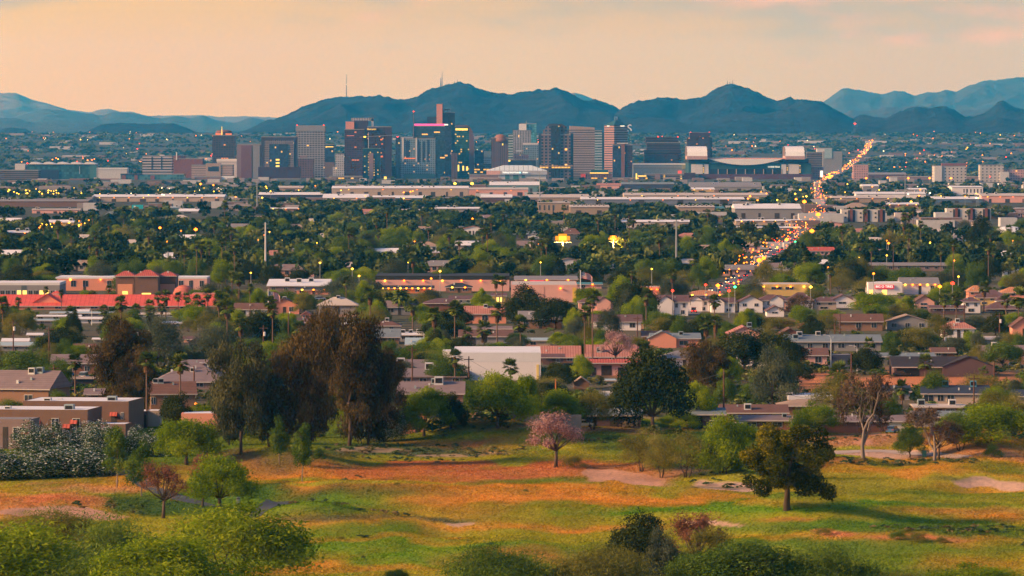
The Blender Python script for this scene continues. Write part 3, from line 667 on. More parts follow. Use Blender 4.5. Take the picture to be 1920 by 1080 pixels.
def plant(kind, px, py, top, wpx, label=None, group=None, var=None, rz=None, pos=None, deep=1.0):
    """a plant whose base stands at pixel (px,py), whose top reaches row top and whose crown is wpx wide"""
    p = pos or G(px, py); s = mpp(p.y)
    h = max(at(px, top, p.y).z - p.z, 0.5); w = wpx * s
    V = PLANT[kind]; i = prng.randrange(len(V)) if var is None else var % len(V)
    r = empty(NAME[kind], p); rz = prng.uniform(0, 6.28) if rz is None else rz
    k = 1.1 if kind != 'hedge' else 1.0
    sc = (w * k, w * k * deep, h * 1.04)
    child('trunk' if kind not in ('hedge', 'bush', 'dry_bush', 'mesquite_bush') else 'stem', V[i][0], r, sc, rz=rz)
    child('foliage' if kind in ('hedge', 'bush', 'dry_bush', 'mesquite_bush') else 'crown', V[i][1], r, sc, rz=rz)
    if V[i][2]: child('blossoms', V[i][2], r, sc, rz=rz)
    tag(r, label, 'tree' if NAME[kind].endswith('tree') else 'hedge' if kind == 'hedge' else 'shrub', group)
    PL.append((r, kind, px, py, top, wpx, p.y, label))
    return r
def palm(px, py, top, wpx, label=None, group=None, var=None, skirt=True, pos=None):
    p = pos or G(px, py); s = mpp(p.y); R_ = wpx * s * .58
    zt = at(px, top, p.y).z - p.z - R_ * .8; zt = max(zt, R_ * .5)
    i = prng.randrange(4) if var is None else var; T, H, S = PALM[i]
    r = empty('date_palm' if i == 4 else 'fan_palm', p); rz = prng.uniform(0, 6.28)
    tr = max(.14, min(.24, R_ * .1))
    child('trunk', T, r, (tr, tr, zt + .2), rz=rz); child('crown', H, r, (R_,) * 3, (0, 0, zt), rz)
    if skirt and zt > R_ * 1.5: child('dead_fronds', S, r, (R_ * .9, R_ * .9, R_ * prng.uniform(.5, .95)), (0, 0, zt), rz)
    tag(r, label, 'palm tree', group); PL.append((r, 'palm' if i < 4 else 'date', px, py, top, wpx, p.y, label))
    return r
# ---------------------------------------------------------------- downtown towers
LAND = []       # landmarks for the labelling pass: (px, py base, Y, short phrase)
KEEP = []       # picture rectangles that nearer plants leave open: x0, x1, y top, y bottom, Y
def zg(Y, px=960): return float(tz((px - 960) / F * Y, Y))
ROOF = plain('flat_roof', (.30, .27, .25), .9, .3, .1); DKROOF = plain('dark_roof', (.05, .045, .05), .9)
NAVY = plain('navy_panel', (.022, .03, .055), .35, .2, .02, spec=.6); MAROON = plain('maroon_granite', (.055, .022, .028), .5, .25, .05); MAUVE = plain('mauve_concrete', (.22, .14, .135), .85, .15, .03)
REDBROWN = plain('red_brown_panel', (.17, .07, .06), .8, .15, .03); BEIGE = plain('beige_stone', (.36, .27, .22), .85, .15, .05); PALE = plain('pale_panel', (.55, .52, .50), .7, .12, .05); WHITEP = plain('white_panel', (.72, .70, .68), .6, .1, .05)
SALMON = plain('salmon_concrete', (.62, .27, .19), .85, .1, .03); GREYC = plain('grey_concrete', (.24, .23, .23), .9, .2, .05); BLACK = plain('black_metal', (.015, .015, .018), .5); STEEL = plain('steel', (.35, .36, .38), .4, .1, 1, metal=.6)
TEALG = plain('teal_glass', (.05, .16, .18), .12, .2, .02, spec=.9); BRICK = plain('brick_red', (.20, .075, .06), .9, .2, .1); BROWNB = plain('brown_block', (.16, .105, .085), .9, .2, .1)
L_OR = glow('lamp_orange', (1, .19, .012), 5); L_YE = glow('lamp_yellow', (1, .5, .04), 5); L_WH = glow('lamp_white', (1, .75, .42), 4); L_RED = glow('lamp_red', (1, .03, .015), 5); L_GR = glow('lamp_green', (.08, 1, .35), 2.5); L_MAG = glow('magenta_edge', (.9, .08, .25), 1.6)
S_YE = glow('sign_yellow', (1, .62, .12), 1.3); S_WH = glow('sign_white', (1, .9, .75), 1.2); S_CY = glow('sign_cyan', (.25, .8, .9), 1.2); S_ORW = glow('wash_orange', (1, .22, .05), .8); HALO = glow('flood_array', (1, .40, .03), 2.0); HALO2 = glow('flood_glow_rim', (1, .30, .015), 1.1)
FAC = dict(
 grid=facade('pale_grid', (.36, .32, .31), (.03, .035, .06), 4.4, 5.6, .5, .72, .02), navy=facade('navy_glass', (.03, .04, .075), (.022, .04, .085), 4.2, 3.0, .75, .9, .03, (1, .65, .25), 1.6, litrow=.015), brownglass=facade('brown_glass', (.06, .028, .03), (.035, .018, .025), 4.0, 3.2, .5, .85, .035, (1, .4, .12), 1.4, litrow=.01),
 mahog=facade('mahogany_glass', (.085, .03, .034), (.04, .018, .03), 4.2, 5, .55, .8, .02, (1, .35, .15), 1.2, litrow=.012), hotel=facade('punched_blue', (.22, .30, .36), (.05, .08, .14), 4.0, 4.2, .55, .55, .05, (1, .55, .3), 1.4), lit=facade('blue_glass_lit', (.03, .05, .08), (.03, .07, .11), 4.2, 4.0, .6, .9, .04, (1, .6, .15), 2.2, litrow=.06),
 green=facade('green_glass', (.02, .06, .065), (.02, .10, .10), 4.2, 3.6, .6, .8, .16, (1, .72, .2), 1.4), cyan=facade('cyan_glass', (.08, .28, .32), (.10, .32, .37), 5, 4, .7, .92, .01), lines=facade('white_lines', (.50, .47, .48), (.06, .07, .10), 5.0, 3.2, .95, .5, .02), band=facade('beige_bands', (.40, .30, .26), (.09, .075, .08), 4.6, 60, .42, 1.0, 0),
 tealband=facade('teal_bands', (.50, .55, .56), (.05, .12, .15), 5.2, 50, .55, 1, 0), usl=facade('lit_pink_bands', (.44, .25, .23), (.06, .045, .07), 4.6, 90, .45, 1, 0), usd=facade('shaded_white_bands', (.40, .34, .36), (.022, .022, .04), 4.6, 90, .6, 1, .0), granite=facade('granite_grid', (.20, .14, .13), (.02, .022, .035), 6.0, 7.6, .62, .62, .03), darkg=facade('dark_centre_glass', (.025, .028, .04), (.018, .02, .034), 4, 3, .8, .9, .05, (1, .7, .3), 1.6),
 terrace=facade('terrace_bands', (.075, .032, .03), (.018, .013, .018), 5, 60, .55, 1, .0, (1, .3, .1), 1.2), office=facade('small_office', (.24, .19, .18), (.05, .05, .07), 4.2, 4, .45, .65, .05), white=facade('white_stepped', (.55, .54, .56), (.14, .15, .18), 4.4, 4, .5, .5, .02), dot=facade('yellow_dots', (.02, .045, .06), (.02, .05, .065), 3.8, 3.6, .5, .6, .09, (1, .75, .25), 1.8),
 brick=facade('brick_grid', (.19, .10, .095), (.05, .04, .05), 4.4, 5, .5, .55, .03, (1, .6, .2), 1.4), park=facade('parking_deck', (.22, .16, .14), (.025, .022, .025), 3.6, 40, .5, 1.0, .0), parklit=facade('parking_lit', (.22, .15, .12), (.04, .03, .02), 5.0, 6, .5, .85, .5, (1, .62, .12), 1.5), ribs=facade('ribbed_brown', (.15, .085, .085), (.05, .04, .05), 200, 4, 1, .45, 0), pinkgrid=facade('pink_grid', (.62, .34, .30), (.2, .14, .15), 4.4, 4.4, .5, .55, .02), apart=facade('apartment_grid', (.55, .5, .46), (.06, .06, .08), 5.2, 7, .4, .35, .05))
def rect(root, name, mat, x0, x1, yt, yb, Yf, dep, top=None, parent=None):
    """a box drawn between photo columns and rows at distance Yf, dep metres deep"""
    a = at(x0, yt, Yf); b = at(x1, yb, Yf)
    mb = MB().box(a.x, b.x, Yf, Yf + dep, b.z, a.z, 0, 1)
    return mb.build(name, [mat, top or ROOF], parent or root)
def slanted(root, name, mat, x0, x1, yt, yb, Yf, split, top=None):
    """a tower turned so that its left flank takes the share split of its width"""
    a = at(x0, yt, Yf); b = at(x1, yb, Yf); w = b.x - a.x; th = math.atan2(split, 1 - split)
    p0 = (a.x, Yf + w * split * math.tan(th) * .8 + w * split * .2); p1 = (a.x + w * split, Yf); p2 = (b.x, Yf + w * (1 - split) * .7); p3 = (p0[0] + p2[0] - p1[0], p0[1] + p2[1] - p1[1])
    mats = mat if isinstance(mat, (list, tuple)) else [mat]
    mb = MB(); P = [p0, p1, p2, p3]
    for i, m_ in enumerate((0, 1, 0, 1)):
        p, q = P[i], P[(i + 1) % 4]; mb.face([(*p, b.z), (*q, b.z), (*q, a.z), (*p, a.z)], min(m_, len(mats) - 1))
    mb.face([(*p, a.z) for p in P], len(mats)); mb.build(name, [*mats, top or ROOF], root)
    return P, a.z
def tower(label, short, x0, x1, yt, Y, mat, dep=None, extras=(), cat='tower', name='office_tower', split=None, group=None, roof=True, yb=None, bodyname='wall', keep=True):
    px = (x0 + x1) / 2; a = at(x0, yt, Y); b = at(x1, yt, Y); z0 = zg(Y, px) - .5
    r = empty(name, ((a.x + b.x) / 2, Y, z0)); w = b.x - a.x; dep = dep or max(18, min(w, 60))
    yb = yb or float(proj(a.x, Y, z0)[1])
    if split: slanted(r, bodyname, mat, x0, x1, yt, yb, Y, split)
    else: rect(r, bodyname, mat, x0, x1, yt, yb, Y, dep)
    if roof and not split and w > 12:
        mb = MB(); z = a.z; t_ = .5
        for q in ((a.x - .2, b.x + .2, Y - .2, Y + t_), (a.x - .2, b.x + .2, Y + dep - t_, Y + dep + .2), (a.x - .2, a.x + t_, Y + t_, Y + dep - t_), (b.x - t_, b.x + .2, Y + t_, Y + dep - t_)): mb.box(*q, z - .4, z + 1.1)
        mb.build('parapet', [GREYC], r)
    for e in extras:
        n_, m_, X0, X1, YT, YB, dy, dp = e
        rect(r, n_, m_, X0, X1, YT, YB if YB else yb, Y + dy, dp)
    tag(r, label, cat, group); LAND.append((px, yb, Y, short))
    if keep: KEEP.append((x0, x1, yt, min(yb, 345), Y))
    return r
def sign_text(root, txt, px0, px1, pym, Y, mat, name='lettering', z=0.0):
    cu = bpy.data.curves.new('lettering', 'FONT'); cu.body = txt; cu.align_x = 'CENTER'; cu.align_y = 'CENTER'; cu.extrude = .15; cu.size = 1
    o = bpy.data.objects.new('text_tmp', cu); C.objects.link(o)
    bpy.context.view_layer.update(); me = bpy.data.meshes.new_from_object(o.evaluated_get(bpy.context.evaluated_depsgraph_get()))
    w = max(v.co.x for v in me.vertices) - min(v.co.x for v in me.vertices)
    s = (px1 - px0) * mpp(Y) / w; bpy.data.objects.remove(o); bpy.data.curves.remove(cu)
    me.materials.clear(); me.materials.append(mat)
    c = at((px0 + px1) / 2, pym, Y); q = bpy.data.objects.new(name, me); C.objects.link(q); q.parent = root
    off = Vector((0, 0, 0)); k = root
    while k is not None: off += k.location; k = k.parent
    q.location = c - off; q.rotation_euler = (math.pi / 2, 0, 0); q.scale = (s, s, s)
    return q
def mast(root, px, yt, yb, Y, r=.5, name='mast', mat=None, lamp=None):
    a, b = at(px, yt, Y), at(px, yb, Y)
    m_ = MB().tube([b, (a + b) / 2, a], [r * 1.4, r, r * .5], 5).build(name, mat or STEEL, root)
    if lamp: MB().lathe([(0.05, a.z), (1.1, a.z + .4), (1.1, a.z + 1.4), (.05, a.z + 2)], a.x, a.y, 8).build('beacon', lamp, root)
    return m_
t = tower('brown glass tower with an orange lit crown and a needle mast', 'the orange crowned tower', 398, 441, 254, 11250, facade('hotel_brown', (.085, .05, .045), (.03, .035, .055), 4.5, 5, .6, .7, .02, (1, .4, .1), 1.6, litrow=.02), extras=[('floodlit_band', S_ORW, 404, 434, 250, 254, 4, 20)])  # floodlighting of the crown is put in as the band's own glow
c = at(419, 254, 11250); MB().lathe([(17, c.z + .05), (17, c.z + 6), (14, c.z + 9.5), (6, c.z + 11), (.2, c.z + 11.3)], c.x, c.y + 20, 12).build('crown', REDBROWN, t)
mast(t, 416, 237, 255, 11252, .8, mat=S_YE)
tower('plain windowless mauve tower with a red brown middle', 'the windowless mauve tower', 444, 489, 271, 11050, MAUVE, extras=[('front_panel', REDBROWN, 452, 472, 273, None, -1.5, 3), ('side_slab', GREYC, 474, 487, 272, None, -1, 3)])
t = tower('dark frame office block around a beige grid with a blue glass core', 'the dark framed block', 490, 556, 257, 10900, plain('dark_violet_stone', (.045, .03, .04), .7), extras=[('window_grid', FAC['office'], 496, 551, 263, 313, -1, 2), ('glass_core', FAC['navy'], 505, 540, 270, 320, -2.2, 3), ('lit_window', S_YE, 517, 524, 298, 301, -2.6, .4), ('lit_window', S_YE, 517, 524, 304, 307, -2.6, .4), ('lit_window', S_YE, 517, 524, 310, 313, -2.6, .4), ('lit_window', S_YE, 517, 524, 316, 319, -2.6, .4), ('podium', MAROON, 484, 563, 313, None, -6, 30), ('roof_lights', L_RED, 491, 493, 256, 257, 2, 2), ('roof_lights', L_RED, 553, 555, 256, 257, 2, 2)])
tower('pale concrete tower of square windows under a blank top band', 'the pale gridded tower', 555, 609, 246, 11350, FAC['grid'], extras=[('top_band', GREYC, 554.5, 609.5, 235, 246, -.5, 48), ('roof_lights', L_RED, 556, 558, 234, 235, 1, 2), ('roof_lights', L_RED, 606, 608, 234, 235, 1, 2)])
tower('slim navy tower with one lit row below its roof', 'the slim navy tower', 609, 626.5, 271, 11300, FAC['navy'], extras=[('lit_row', S_YE, 611, 625, 274.5, 276, -.5, 1), ('lower_wall', BROWNB, 608.5, 627, 304, None, -1, 12)])
tower('white stepped old hotel tower', 'the white stepped tower', 629, 645, 289, 11150, FAC['white'], extras=[('side_wing', FAC['white'], 624, 630, 313, None, 2, 20), ('side_wing', FAC['white'], 644, 649, 300, None, 2, 20)], cat='tower', name='hotel_tower')
tower('brown brick mid rise before the pale gridded tower', 'the brown mid rise', 556, 588, 297, 11050, FAC['brick'], extras=[('penthouse', MAUVE, 562, 576, 292, 297, 6, 16)], name='office_block', cat='building')
t = tower('mahogany granite tower with a grey ribbed crown', 'the mahogany tower', 646, 683, 243, 11150, FAC['mahog'], extras=[('upper_block', SALMON, 648, 664, 228, 243, 3, 26), ('upper_block', MAROON, 664, 690, 226, 243, 5, 26), ('crown', FAC['lines'], 658, 700, 221, 227, 8, 30), ('side_post', PALE, 696, 700, 222, 243, 8, 30), ('shoulder', FAC['mahog'], 682, 706, 240, None, 6, 40), ('lit_row', S_ORW, 650, 664, 254, 254.8, -.4, .6)])
t = tower('maroon hotel tower wearing a yellow lit sign', 'the maroon hotel with the lit sign', 689, 733, 238, 11100, FAC['brownglass'], extras=[('sign', MAROON, 687.5, 706, 239.5, 246, -3, 3), ('corner_slab', MAROON, 722, 734.5, 239, None, -1.5, 20), ('lit_window', S_ORW, 713, 717, 260.5, 263, -.5, .6), ('lit_window', S_ORW, 715, 718, 269, 271, -.5, .6), ('lit_window', S_ORW, 711, 718, 292, 295, -.5, .6)], name='hotel_tower')
sign_text(t, 'Sheraton', 688.5, 705, 242.2, 11096, S_YE)
tower('dark green glass tower with a strip of yellow balcony lights', 'the strip lit glass tower', 680, 713, 279, 10950, FAC['dot'], extras=[('concrete_strip', plain('strip_stone', (.24, .15, .14)), 692, 700, 287, None, -1.5, 3), ('lit_strip', facade('strip_lit', (.1, .07, .06), (.3, .2, .1), 5, 6, .4, .8, .8, (1, .75, .25), 2.2), 690, 692, 287, 330, -1.2, 2), ('lit_strip', facade('strip_lit2', (.1, .07, .06), (.3, .2, .1), 5, 6, .4, .8, .7, (1, .75, .25), 2.2), 700.5, 702.5, 297, 330, -1.2, 2), ('roof_slab', plain('green_slab', (.06, .12, .09)), 680, 710, 278, 279.6, -1, 26)])
t = empty('tower_crane', (*at(691, 270, 11090).xy, zg(11090))); mast(t, 691, 248, 335, 11090, .8, 'crane_mast', L_WH if 0 else STEEL); a, b = at(674, 257, 11090), at(737, 253.5, 11090)
MB().tube([a, b], .55, 4).build('jib', STEEL, t); MB().box(-2, 2, -1, 1, -1, 1).xf(Matrix.Translation(at(684, 256.5, 11089))).build('work_lamp', L_YE, t); tag(t, 'tower crane with a lit jib crossing the maroon hotel', 'crane')
tower('light blue hotel block of punched windows and dark stripes', 'the light blue punched block', 751, 816, 260, 11000, FAC['hotel'], extras=[('dark_slab', FAC['navy'], 742, 751, 257, None, 2, 30), ('frame', PALE, 754, 757, 258, 303, -1.2, 3), ('frame', PALE, 779.5, 782, 258, 303, -1.2, 3), ('dark_stripe', NAVY, 761, 767, 264, 296, -.6, 1), ('dark_stripe', NAVY, 783, 787, 265, 304, -.6, 1), ('dark_stripe', NAVY, 792, 796, 265, 304, -.6, 1), ('dark_stripe', NAVY, 801, 804.5, 262, 304, -.6, 1), ('lit_strip', S_ORW, 757, 779, 296, 298, -.8, .6), ('lower_band', S_CY if 0 else TEALG, 757, 815, 326, None, -2, 20), ('roof_cap', NAVY, 782, 816, 257, 260.5, 1, 30), ('roof_lights', L_RED, 744, 747, 256, 257, 3, 2)], name='hotel_block')
t = tower('wide navy office slab edged in magenta light at its roof', 'the magenta edged slab', 775, 845, 237, 11250, FAC['lit'], extras=[('roof_edge', L_MAG, 777, 834, 232.2, 235.5, -.6, 1.2), ('upper_floor', NAVY, 777, 836, 233, 237.2, 0, 40), ('dark_corner', FAC['navy'], 834, 846, 232, None, -2, 30), ('roof_lights', S_WH, 833, 840, 232.5, 235, -2.6, .6)])
mast(t, 775.5, 210, 256, 11249, .5, 'antenna', REDBROWN, L_RED)
t = tower('tallest dark tower with a salmon concrete lift shaft', 'the tallest tower', 831, 853, 211, 11450, FAC['navy'], extras=[('lift_shaft', SALMON, 818.5, 829.5, 195, None, -8, 22), ('shaft_edge', BLACK, 829.5, 831.2, 195, None, -6, 20), ('side_block', NAVY, 801, 818.5, 219, None, 2, 34)])
for px in (836, 842): c = at(px, 207, 11460); MB().lathe([(.3, c.z - 5), (.6, c.z), (4.5, c.z + 2.5)], c.x, c.y, 10).build('roof_dish', STEEL, t)
mast(t, 829, 193, 212, 11470, .4); mast(t, 845, 203, 212, 11470, .4)
t = tower('curved green glass tower under a long lit sign', 'the curved green tower', 853, 880, 238, 11050, FAC['green'], extras=[('sign', S_YE, 854, 877, 240.5, 244.5, -1.2, 1.2), ('lit_row', S_YE, 874, 877.5, 312, 320, -.6, .8), ('lit_row', S_YE, 858, 861, 309, 321, -.6, .8), ('lit_row', S_YE, 867, 870, 311, 320, -.6, .8)])
arc = []
for k in range(13):
    q = at(872 + 17 * math.sin(k / 12 * 1.57), 234 + 30 * (1 - math.cos(k / 12 * 1.57)), 11040); arc.append((q.x, q.z))
b0, b1 = at(889, 333, 11040), at(879.5, 333, 11040); b2 = at(879.5, 238, 11040); e_ = at(854, 235, 11040); e2 = at(854, 238, 11040)
MB().front([(b1.x, b1.z), (b0.x, b0.z)] + arc[::-1] + [(e_.x, e_.z), (e2.x, e2.z), (b2.x, b2.z)], 11042, 11078).build('curved_edge', [plain('curved_stone', (.12, .075, .09), .6)], t)
tower('narrow brown block between the slab and the curved green tower', 'the narrow brown block', 846.5, 858, 287, 10980, FAC['ribs'], name='office_block', cat='building')
tower('low navy cube beside the curved green tower', 'the low navy cube', 890, 907, 282, 11300, FAC['navy'], name='office_block', cat='building')
tower('low grey white block behind the arena', 'the low grey white block', 906, 922, 296, 11500, FAC['white'], name='office_block', cat='building')
tower('pale terraced block with lit floors beside the arena', 'the pale terraced block', 880, 925, 316, 11080, FAC['parklit'], extras=[('upper_storey', FAC['office'], 892, 921, 307, 317, 6, 20)], name='parking_garage', cat='parking garage')
t = tower('brown ribbed tower topped by a round revolving restaurant', 'the tower with the round top', 921, 953, 259, 10950, FAC['ribs'], extras=[('lit_window', S_YE, 941.5, 943.5, 269, 272.5, -.6, .8)], name='hotel_tower', yb=322)
c = at(939, 266, 10950); MB().lathe([(6, c.z - .5), (13, c.z + 1), (13.5, c.z + 4.5), (12.5, c.z + 6), (11.5, c.z + 10), (8, c.z + 13.5), (2, c.z + 14.5), (.2, c.z + 14.8)], c.x, c.y + 9, 24).build('restaurant', plain('rust_disc', (.26, .11, .07)), t)
t = tower('cyan glass tower with a white block on its shoulder', 'the cyan glass tower', 976, 1006, 232, 11500, FAC['cyan'], extras=[('white_block', WHITEP, 973, 987, 232.5, 246, -4, 16)]); mast(t, 987, 226, 233, 11510, .4)
tower('grey vertical lined block before the cyan glass tower', 'the vertical lined block', 962, 995.5, 245, 11350, FAC['lines'])
tower('pale grey gridded mid rise above the arena roof', 'the pale mid rise', 980, 1009.5, 269, 11150, FAC['hotel'], extras=[('top_band', PALE, 980, 1009.5, 268, 271.5, -.5, 20)], name='office_block')
tower('small pink gridded block above the arena roof', 'the small pink block', 963, 991, 290, 11100, FAC['pinkgrid'], name='office_block', cat='building')
tower('blue glass slab beside the tower with the round top', 'the blue slab', 953, 962, 252, 11400, FAC['tealband'], name='office_block')
tower('dark low block with white strips above the arena', 'the dark low block', 951, 1005, 300, 11050, NAVY, extras=[('lit_sign', S_YE, 951, 957, 300, 303, -.8, 1), ('white_strip', WHITEP, 967, 978, 282, 284, 60, 12)], name='office_block', cat='building')
t = tower('stepped granite tower with a dark glass spine and mansard top', 'the stepped granite tower', 1015, 1070, 252, 10900, FAC['granite'], extras=[('shoulder', FAC['granite'], 1018, 1067, 243, 253, 3, 40), ('glass_spine', FAC['darkg'], 1033, 1050.5, 236, None, -2.5, 12), ('side_wing', NAVY, 1009.5, 1016, 250, None, 6, 30), ('side_wing', NAVY, 1069.5, 1075, 250, None, 6, 30), ('upper_block', FAC['granite'], 1023, 1063, 237, 244, 5, 36)])
a, b, c_, d_ = at(1024, 237, 10910), at(1062, 237, 10910), at(1053, 232, 10910), at(1030, 232, 10910); MB().front([(a.x, a.z), (b.x, b.z), (c_.x, c_.z), (d_.x, d_.z)], 10906, 10938).build('mansard_roof', [DKROOF], t)
rect(t, 'lit_floor', FAC['parklit'], 1012, 1074, 310, 316, 10896, 3)
t = tower('broad beige banded tower with a sloping roofline', 'the beige banded tower', 1068, 1115, 243, 11350, FAC['band'])
a, b, c_, d_ = at(1068, 243.1, 11350), at(1115, 243.1, 11350), at(1115, 239, 11350), at(1068, 236, 11350); MB().front([(a.x, a.z), (b.x, b.z), (c_.x, c_.z), (d_.x, d_.z)], 11349, 11396).build('roof_wedge', [BEIGE], t)
tower('white and teal banded slab behind the beige banded tower', 'the teal banded slab', 1113, 1129, 245, 11500, FAC['tealband'], extras=[('side_glass', TEALG, 1129, 1133, 247, None, 2, 30)])
t = tower('tower with a pink lit flank under a green hipped roof', 'the green roofed tower', 1133, 1177, 235, 11200, [FAC['usl'], FAC['usd']], split=.42, roof=False, extras=[('sign', S_WH, 1138, 1145, 235.5, 237, 7, 1), ('sign', S_WH, 1163, 1171, 235.5, 237, 7, 1)])  # lit flank and shaded face are put into two facade colours
a, b, c_ = at(1131, 235, 11200), at(1179, 235, 11200), at(1155, 224, 11225); y_ = [11222, 11198, 11222, 11246]
mb = MB(); P4 = [(a.x, 11224), ((a.x + b.x) / 2 - 4, 11198), (b.x, 11224), ((a.x + b.x) / 2 + 4, 11250)]
for i in range(4): mb.face([(*P4[i], a.z), (*P4[(i + 1) % 4], a.z), (c_.x, 11224, c_.z)])
mb.face([(*p, a.z) for p in reversed(P4)]); mb.build('hipped_roof', [plain('green_copper', (.03, .085, .09), .5)], t); mast(t, 1153, 217, 226, 11224, .35); mast(t, 1157, 218, 226, 11224, .35)
t = tower('dark tower with a copper brown centre column and maroon flank', 'the copper centred tower', 1149, 1186, 272, 10850, FAC['navy'], extras=[('centre_column', plain('copper_stone', (.20, .085, .055)), 1165, 1171.5, 270, None, -3, 8), ('maroon_side', FAC['brownglass'], 1171.5, 1186, 274, None, -1.5, 30), ('roof_rail', WHITEP, 1157, 1178, 268, 269.2, 4, .6), ('penthouse', MAROON, 1156, 1180, 269, 272.5, 5, 20)])
t = tower('wide dark terraced tower with orange lit floors', 'the wide terraced tower', 1213, 1275, 268, 11550, FAC['terrace'], extras=[('step', FAC['terrace'], 1211, 1271, 257, 268.2, 2, 40), ('step', FAC['terrace'], 1208, 1277, 281, None, -3, 50), ('lit_row', S_ORW, 1217, 1246, 319, 320.5, -3.6, .6), ('step', FAC['brownglass'], 1226, 1272, 290, 325, -3.6, 4), ('roof_lights', L_RED, 1233, 1235, 255.5, 257, 4, 2), ('roof_lights', L_RED, 1270, 1272, 256, 257.2, 4, 2)])
tower('dark maroon tower with stepped shoulders behind the stadium', 'the maroon stepped tower', 1293, 1331, 249, 11750, FAC['brownglass'], extras=[('shoulder', FAC['brownglass'], 1288.5, 1335.5, 258, None, 3, 40), ('top_band', MAROON, 1293, 1331, 248.5, 256, -.6, 20), ('roof_lights', L_RED, 1294, 1296, 247.5, 249, 2, 2), ('roof_lights', L_RED, 1329, 1331, 247.5, 249, 2, 2)])
# ---- the stadium
Y = 10800; z0 = zg(Y, 1400) - .5; r = empty('stadium', (*at(1400, 340, Y).xy, z0)); tag(r, 'stadium with two raised white roof boxes and a sagging white roof', 'stadium'); LAND.append((1400, 343, Y, 'the stadium')); KEEP.append((1280, 1522, 274, 338, Y))
GREENW = plain('green_cladding', (.03, .085, .09), .6, .1, .02)
rect(r, 'upper_wall', GREENW, 1291, 1521, 306, 330, Y, 190); rect(r, 'base', plain('stadium_brick', (.10, .04, .05), .9, .2, .05), 1302, 1523, 326.5, 346, Y - 10, 210)
for x0, x1 in ((1296, 1317.5), (1320, 1328.5), (1478, 1498), (1465, 1474)): rect(r, 'white_panel', PALE, x0, x1, 308, 326, Y - 1.5, 3)
for x0, x1 in ((1318, 1320.2), (1474.5, 1478), (1499, 1502)): rect(r, 'lit_panel', facade('panel_lit', (.05, .04, .04), (.2, .15, .1), 4, 3, .5, .7, .5, (1, .7, .3), 1.6), x0, x1, 309, 325, Y - 2, 3)
for k in range(8):
    x0 = 1330.5 + k * 17; rect(r, 'opening', BLACK, x0, x0 + 15.4, 317, 326.6, Y - .7, 2); rect(r, 'column', BEIGE, x0 + 15.4, x0 + 17, 317, 326.6, Y - 2, 3)
sag = [(x, 309.5 - 10.8 * ((x - 1398) / 68) ** 2) for x in np.linspace(1330, 1466, 25)]
P_ = [(at(x, y, Y - 3).x, at(x, y, Y - 3).z) for x, y in sag] + [(at(x, 298, Y).x, at(x, 298, Y).z) for x in (1466, 1330)]
MB().front(P_, Y - 4, Y + 150).build('sagging_roof', [WHITEP], r)
P_ = [(at(x, y, Y - 3).x, at(x, y, Y - 3).z) for x, y in [(x, y + 1.6) for x, y in sag]] + [(at(x, y - .2, Y).x, at(x, y - .2, Y).z) for x, y in sag[::-1]]
MB().front(P_, Y - 5, Y - 1).build('roof_edge', [BLACK], r); rect(r, 'roof_rim', SALMON, 1330, 1473, 296.5, 298.2, Y + 5, 140); rect(r, 'dark_band', BLACK, 1291, 1330, 298, 306, Y - .6, 180); rect(r, 'dark_band', BLACK, 1466, 1516, 298, 306, Y - .6, 180)
for x0, x1, sgn in ((1288, 1326.5, 1), (1472.5, 1509, -1)):
    q = [at(x0, 298, Y - 8), at(x1, 298, Y - 8), at(x1, 276, Y - 8), at(x0, 276, Y - 8)]
    o = MB(); y_ = Y - 8
    # a leaning curved white lid on a box
    prof = [(0, at(0, 293, Y).z), (4, at(0, 285, Y).z), (12, at(0, 279, Y).z), (24, at(0, 276, Y).z), (60, at(0, 274.5, Y).z), (110, at(0, 277, Y).z)]
    for (a, za), (b, zb) in zip(prof, prof[1:]): o.face([(q[0].x, y_ + a, za), (q[1].x, y_ + a, za), (q[1].x - 1, y_ + b, zb), (q[0].x + 1, y_ + b, zb)])
    o.face([(q[1].x, y_ + a, z) for a, z in prof] + [(q[1].x, y_ + 110, q[1].z), (q[1].x, y_, q[1].z)], 1); o.face(([(q[0].x, y_ + a, z) for a, z in prof] + [(q[0].x, y_ + 110, q[0].z), (q[0].x, y_, q[0].z)])[::-1], 1)
    o.build('roof_box', [WHITEP, BROWNB], r); rect(r, 'roof_box_base', plain('pinkish_base', (.45, .28, .25)), x0, x1, 292.6, 299, Y - 8.6, 100)
sign_text(r, 'CHASE FIELD', 1440, 1462, 313, Y - 2, S_WH)
tower('long arched pale convention hall beside the stadium', 'the arched hall', 1187, 1287, 308, 11000, plain('hall_wall', (.24, .27, .29), .5), dep=90, extras=[('roof_edge', WHITEP, 1186, 1285, 306.5, 309, -1, 92), ('shade_band', GREYC, 1187, 1280, 314, 316, -.6, 1), ('yellow_panel', plain('yellow_panel', (.35, .34, .16)), 1279, 1293, 309, 317, -4, 6), ('red_sign', glow('red_sign', (1, .12, .08), .8), 1271, 1278, 320, 326, -6, 1)], name='convention_hall', cat='hall')
tower('brick parking garage with yellow lit stair towers', 'the yellow lit garage', 1210, 1310, 327, 10750, FAC['park'], dep=60, extras=[('stair_tower', facade('stair_lit', (.3, .25, .2), (.4, .3, .1), 3.6, 4, .6, .7, .8, (1, .7, .1), 2.5), 1244, 1248, 328, None, -1.5, 4), ('stair_tower', facade('stair_lit2', (.3, .25, .2), (.4, .3, .1), 3.6, 4, .6, .7, .8, (1, .7, .1), 2.5), 1275, 1279, 328, None, -1.5, 4), ('brick_bay', MAROON, 1283, 1304, 324, None, -1.2, 30), ('brick_bay', MAUVE, 1228, 1238, 326, None, -1.2, 30), ('lit_bay', FAC['parklit'], 1195, 1214, 328, 340, -3, 20), ('lit_sign', S_YE, 1196, 1212, 329, 331, -3.6, .8)], name='parking_garage', cat='parking garage')
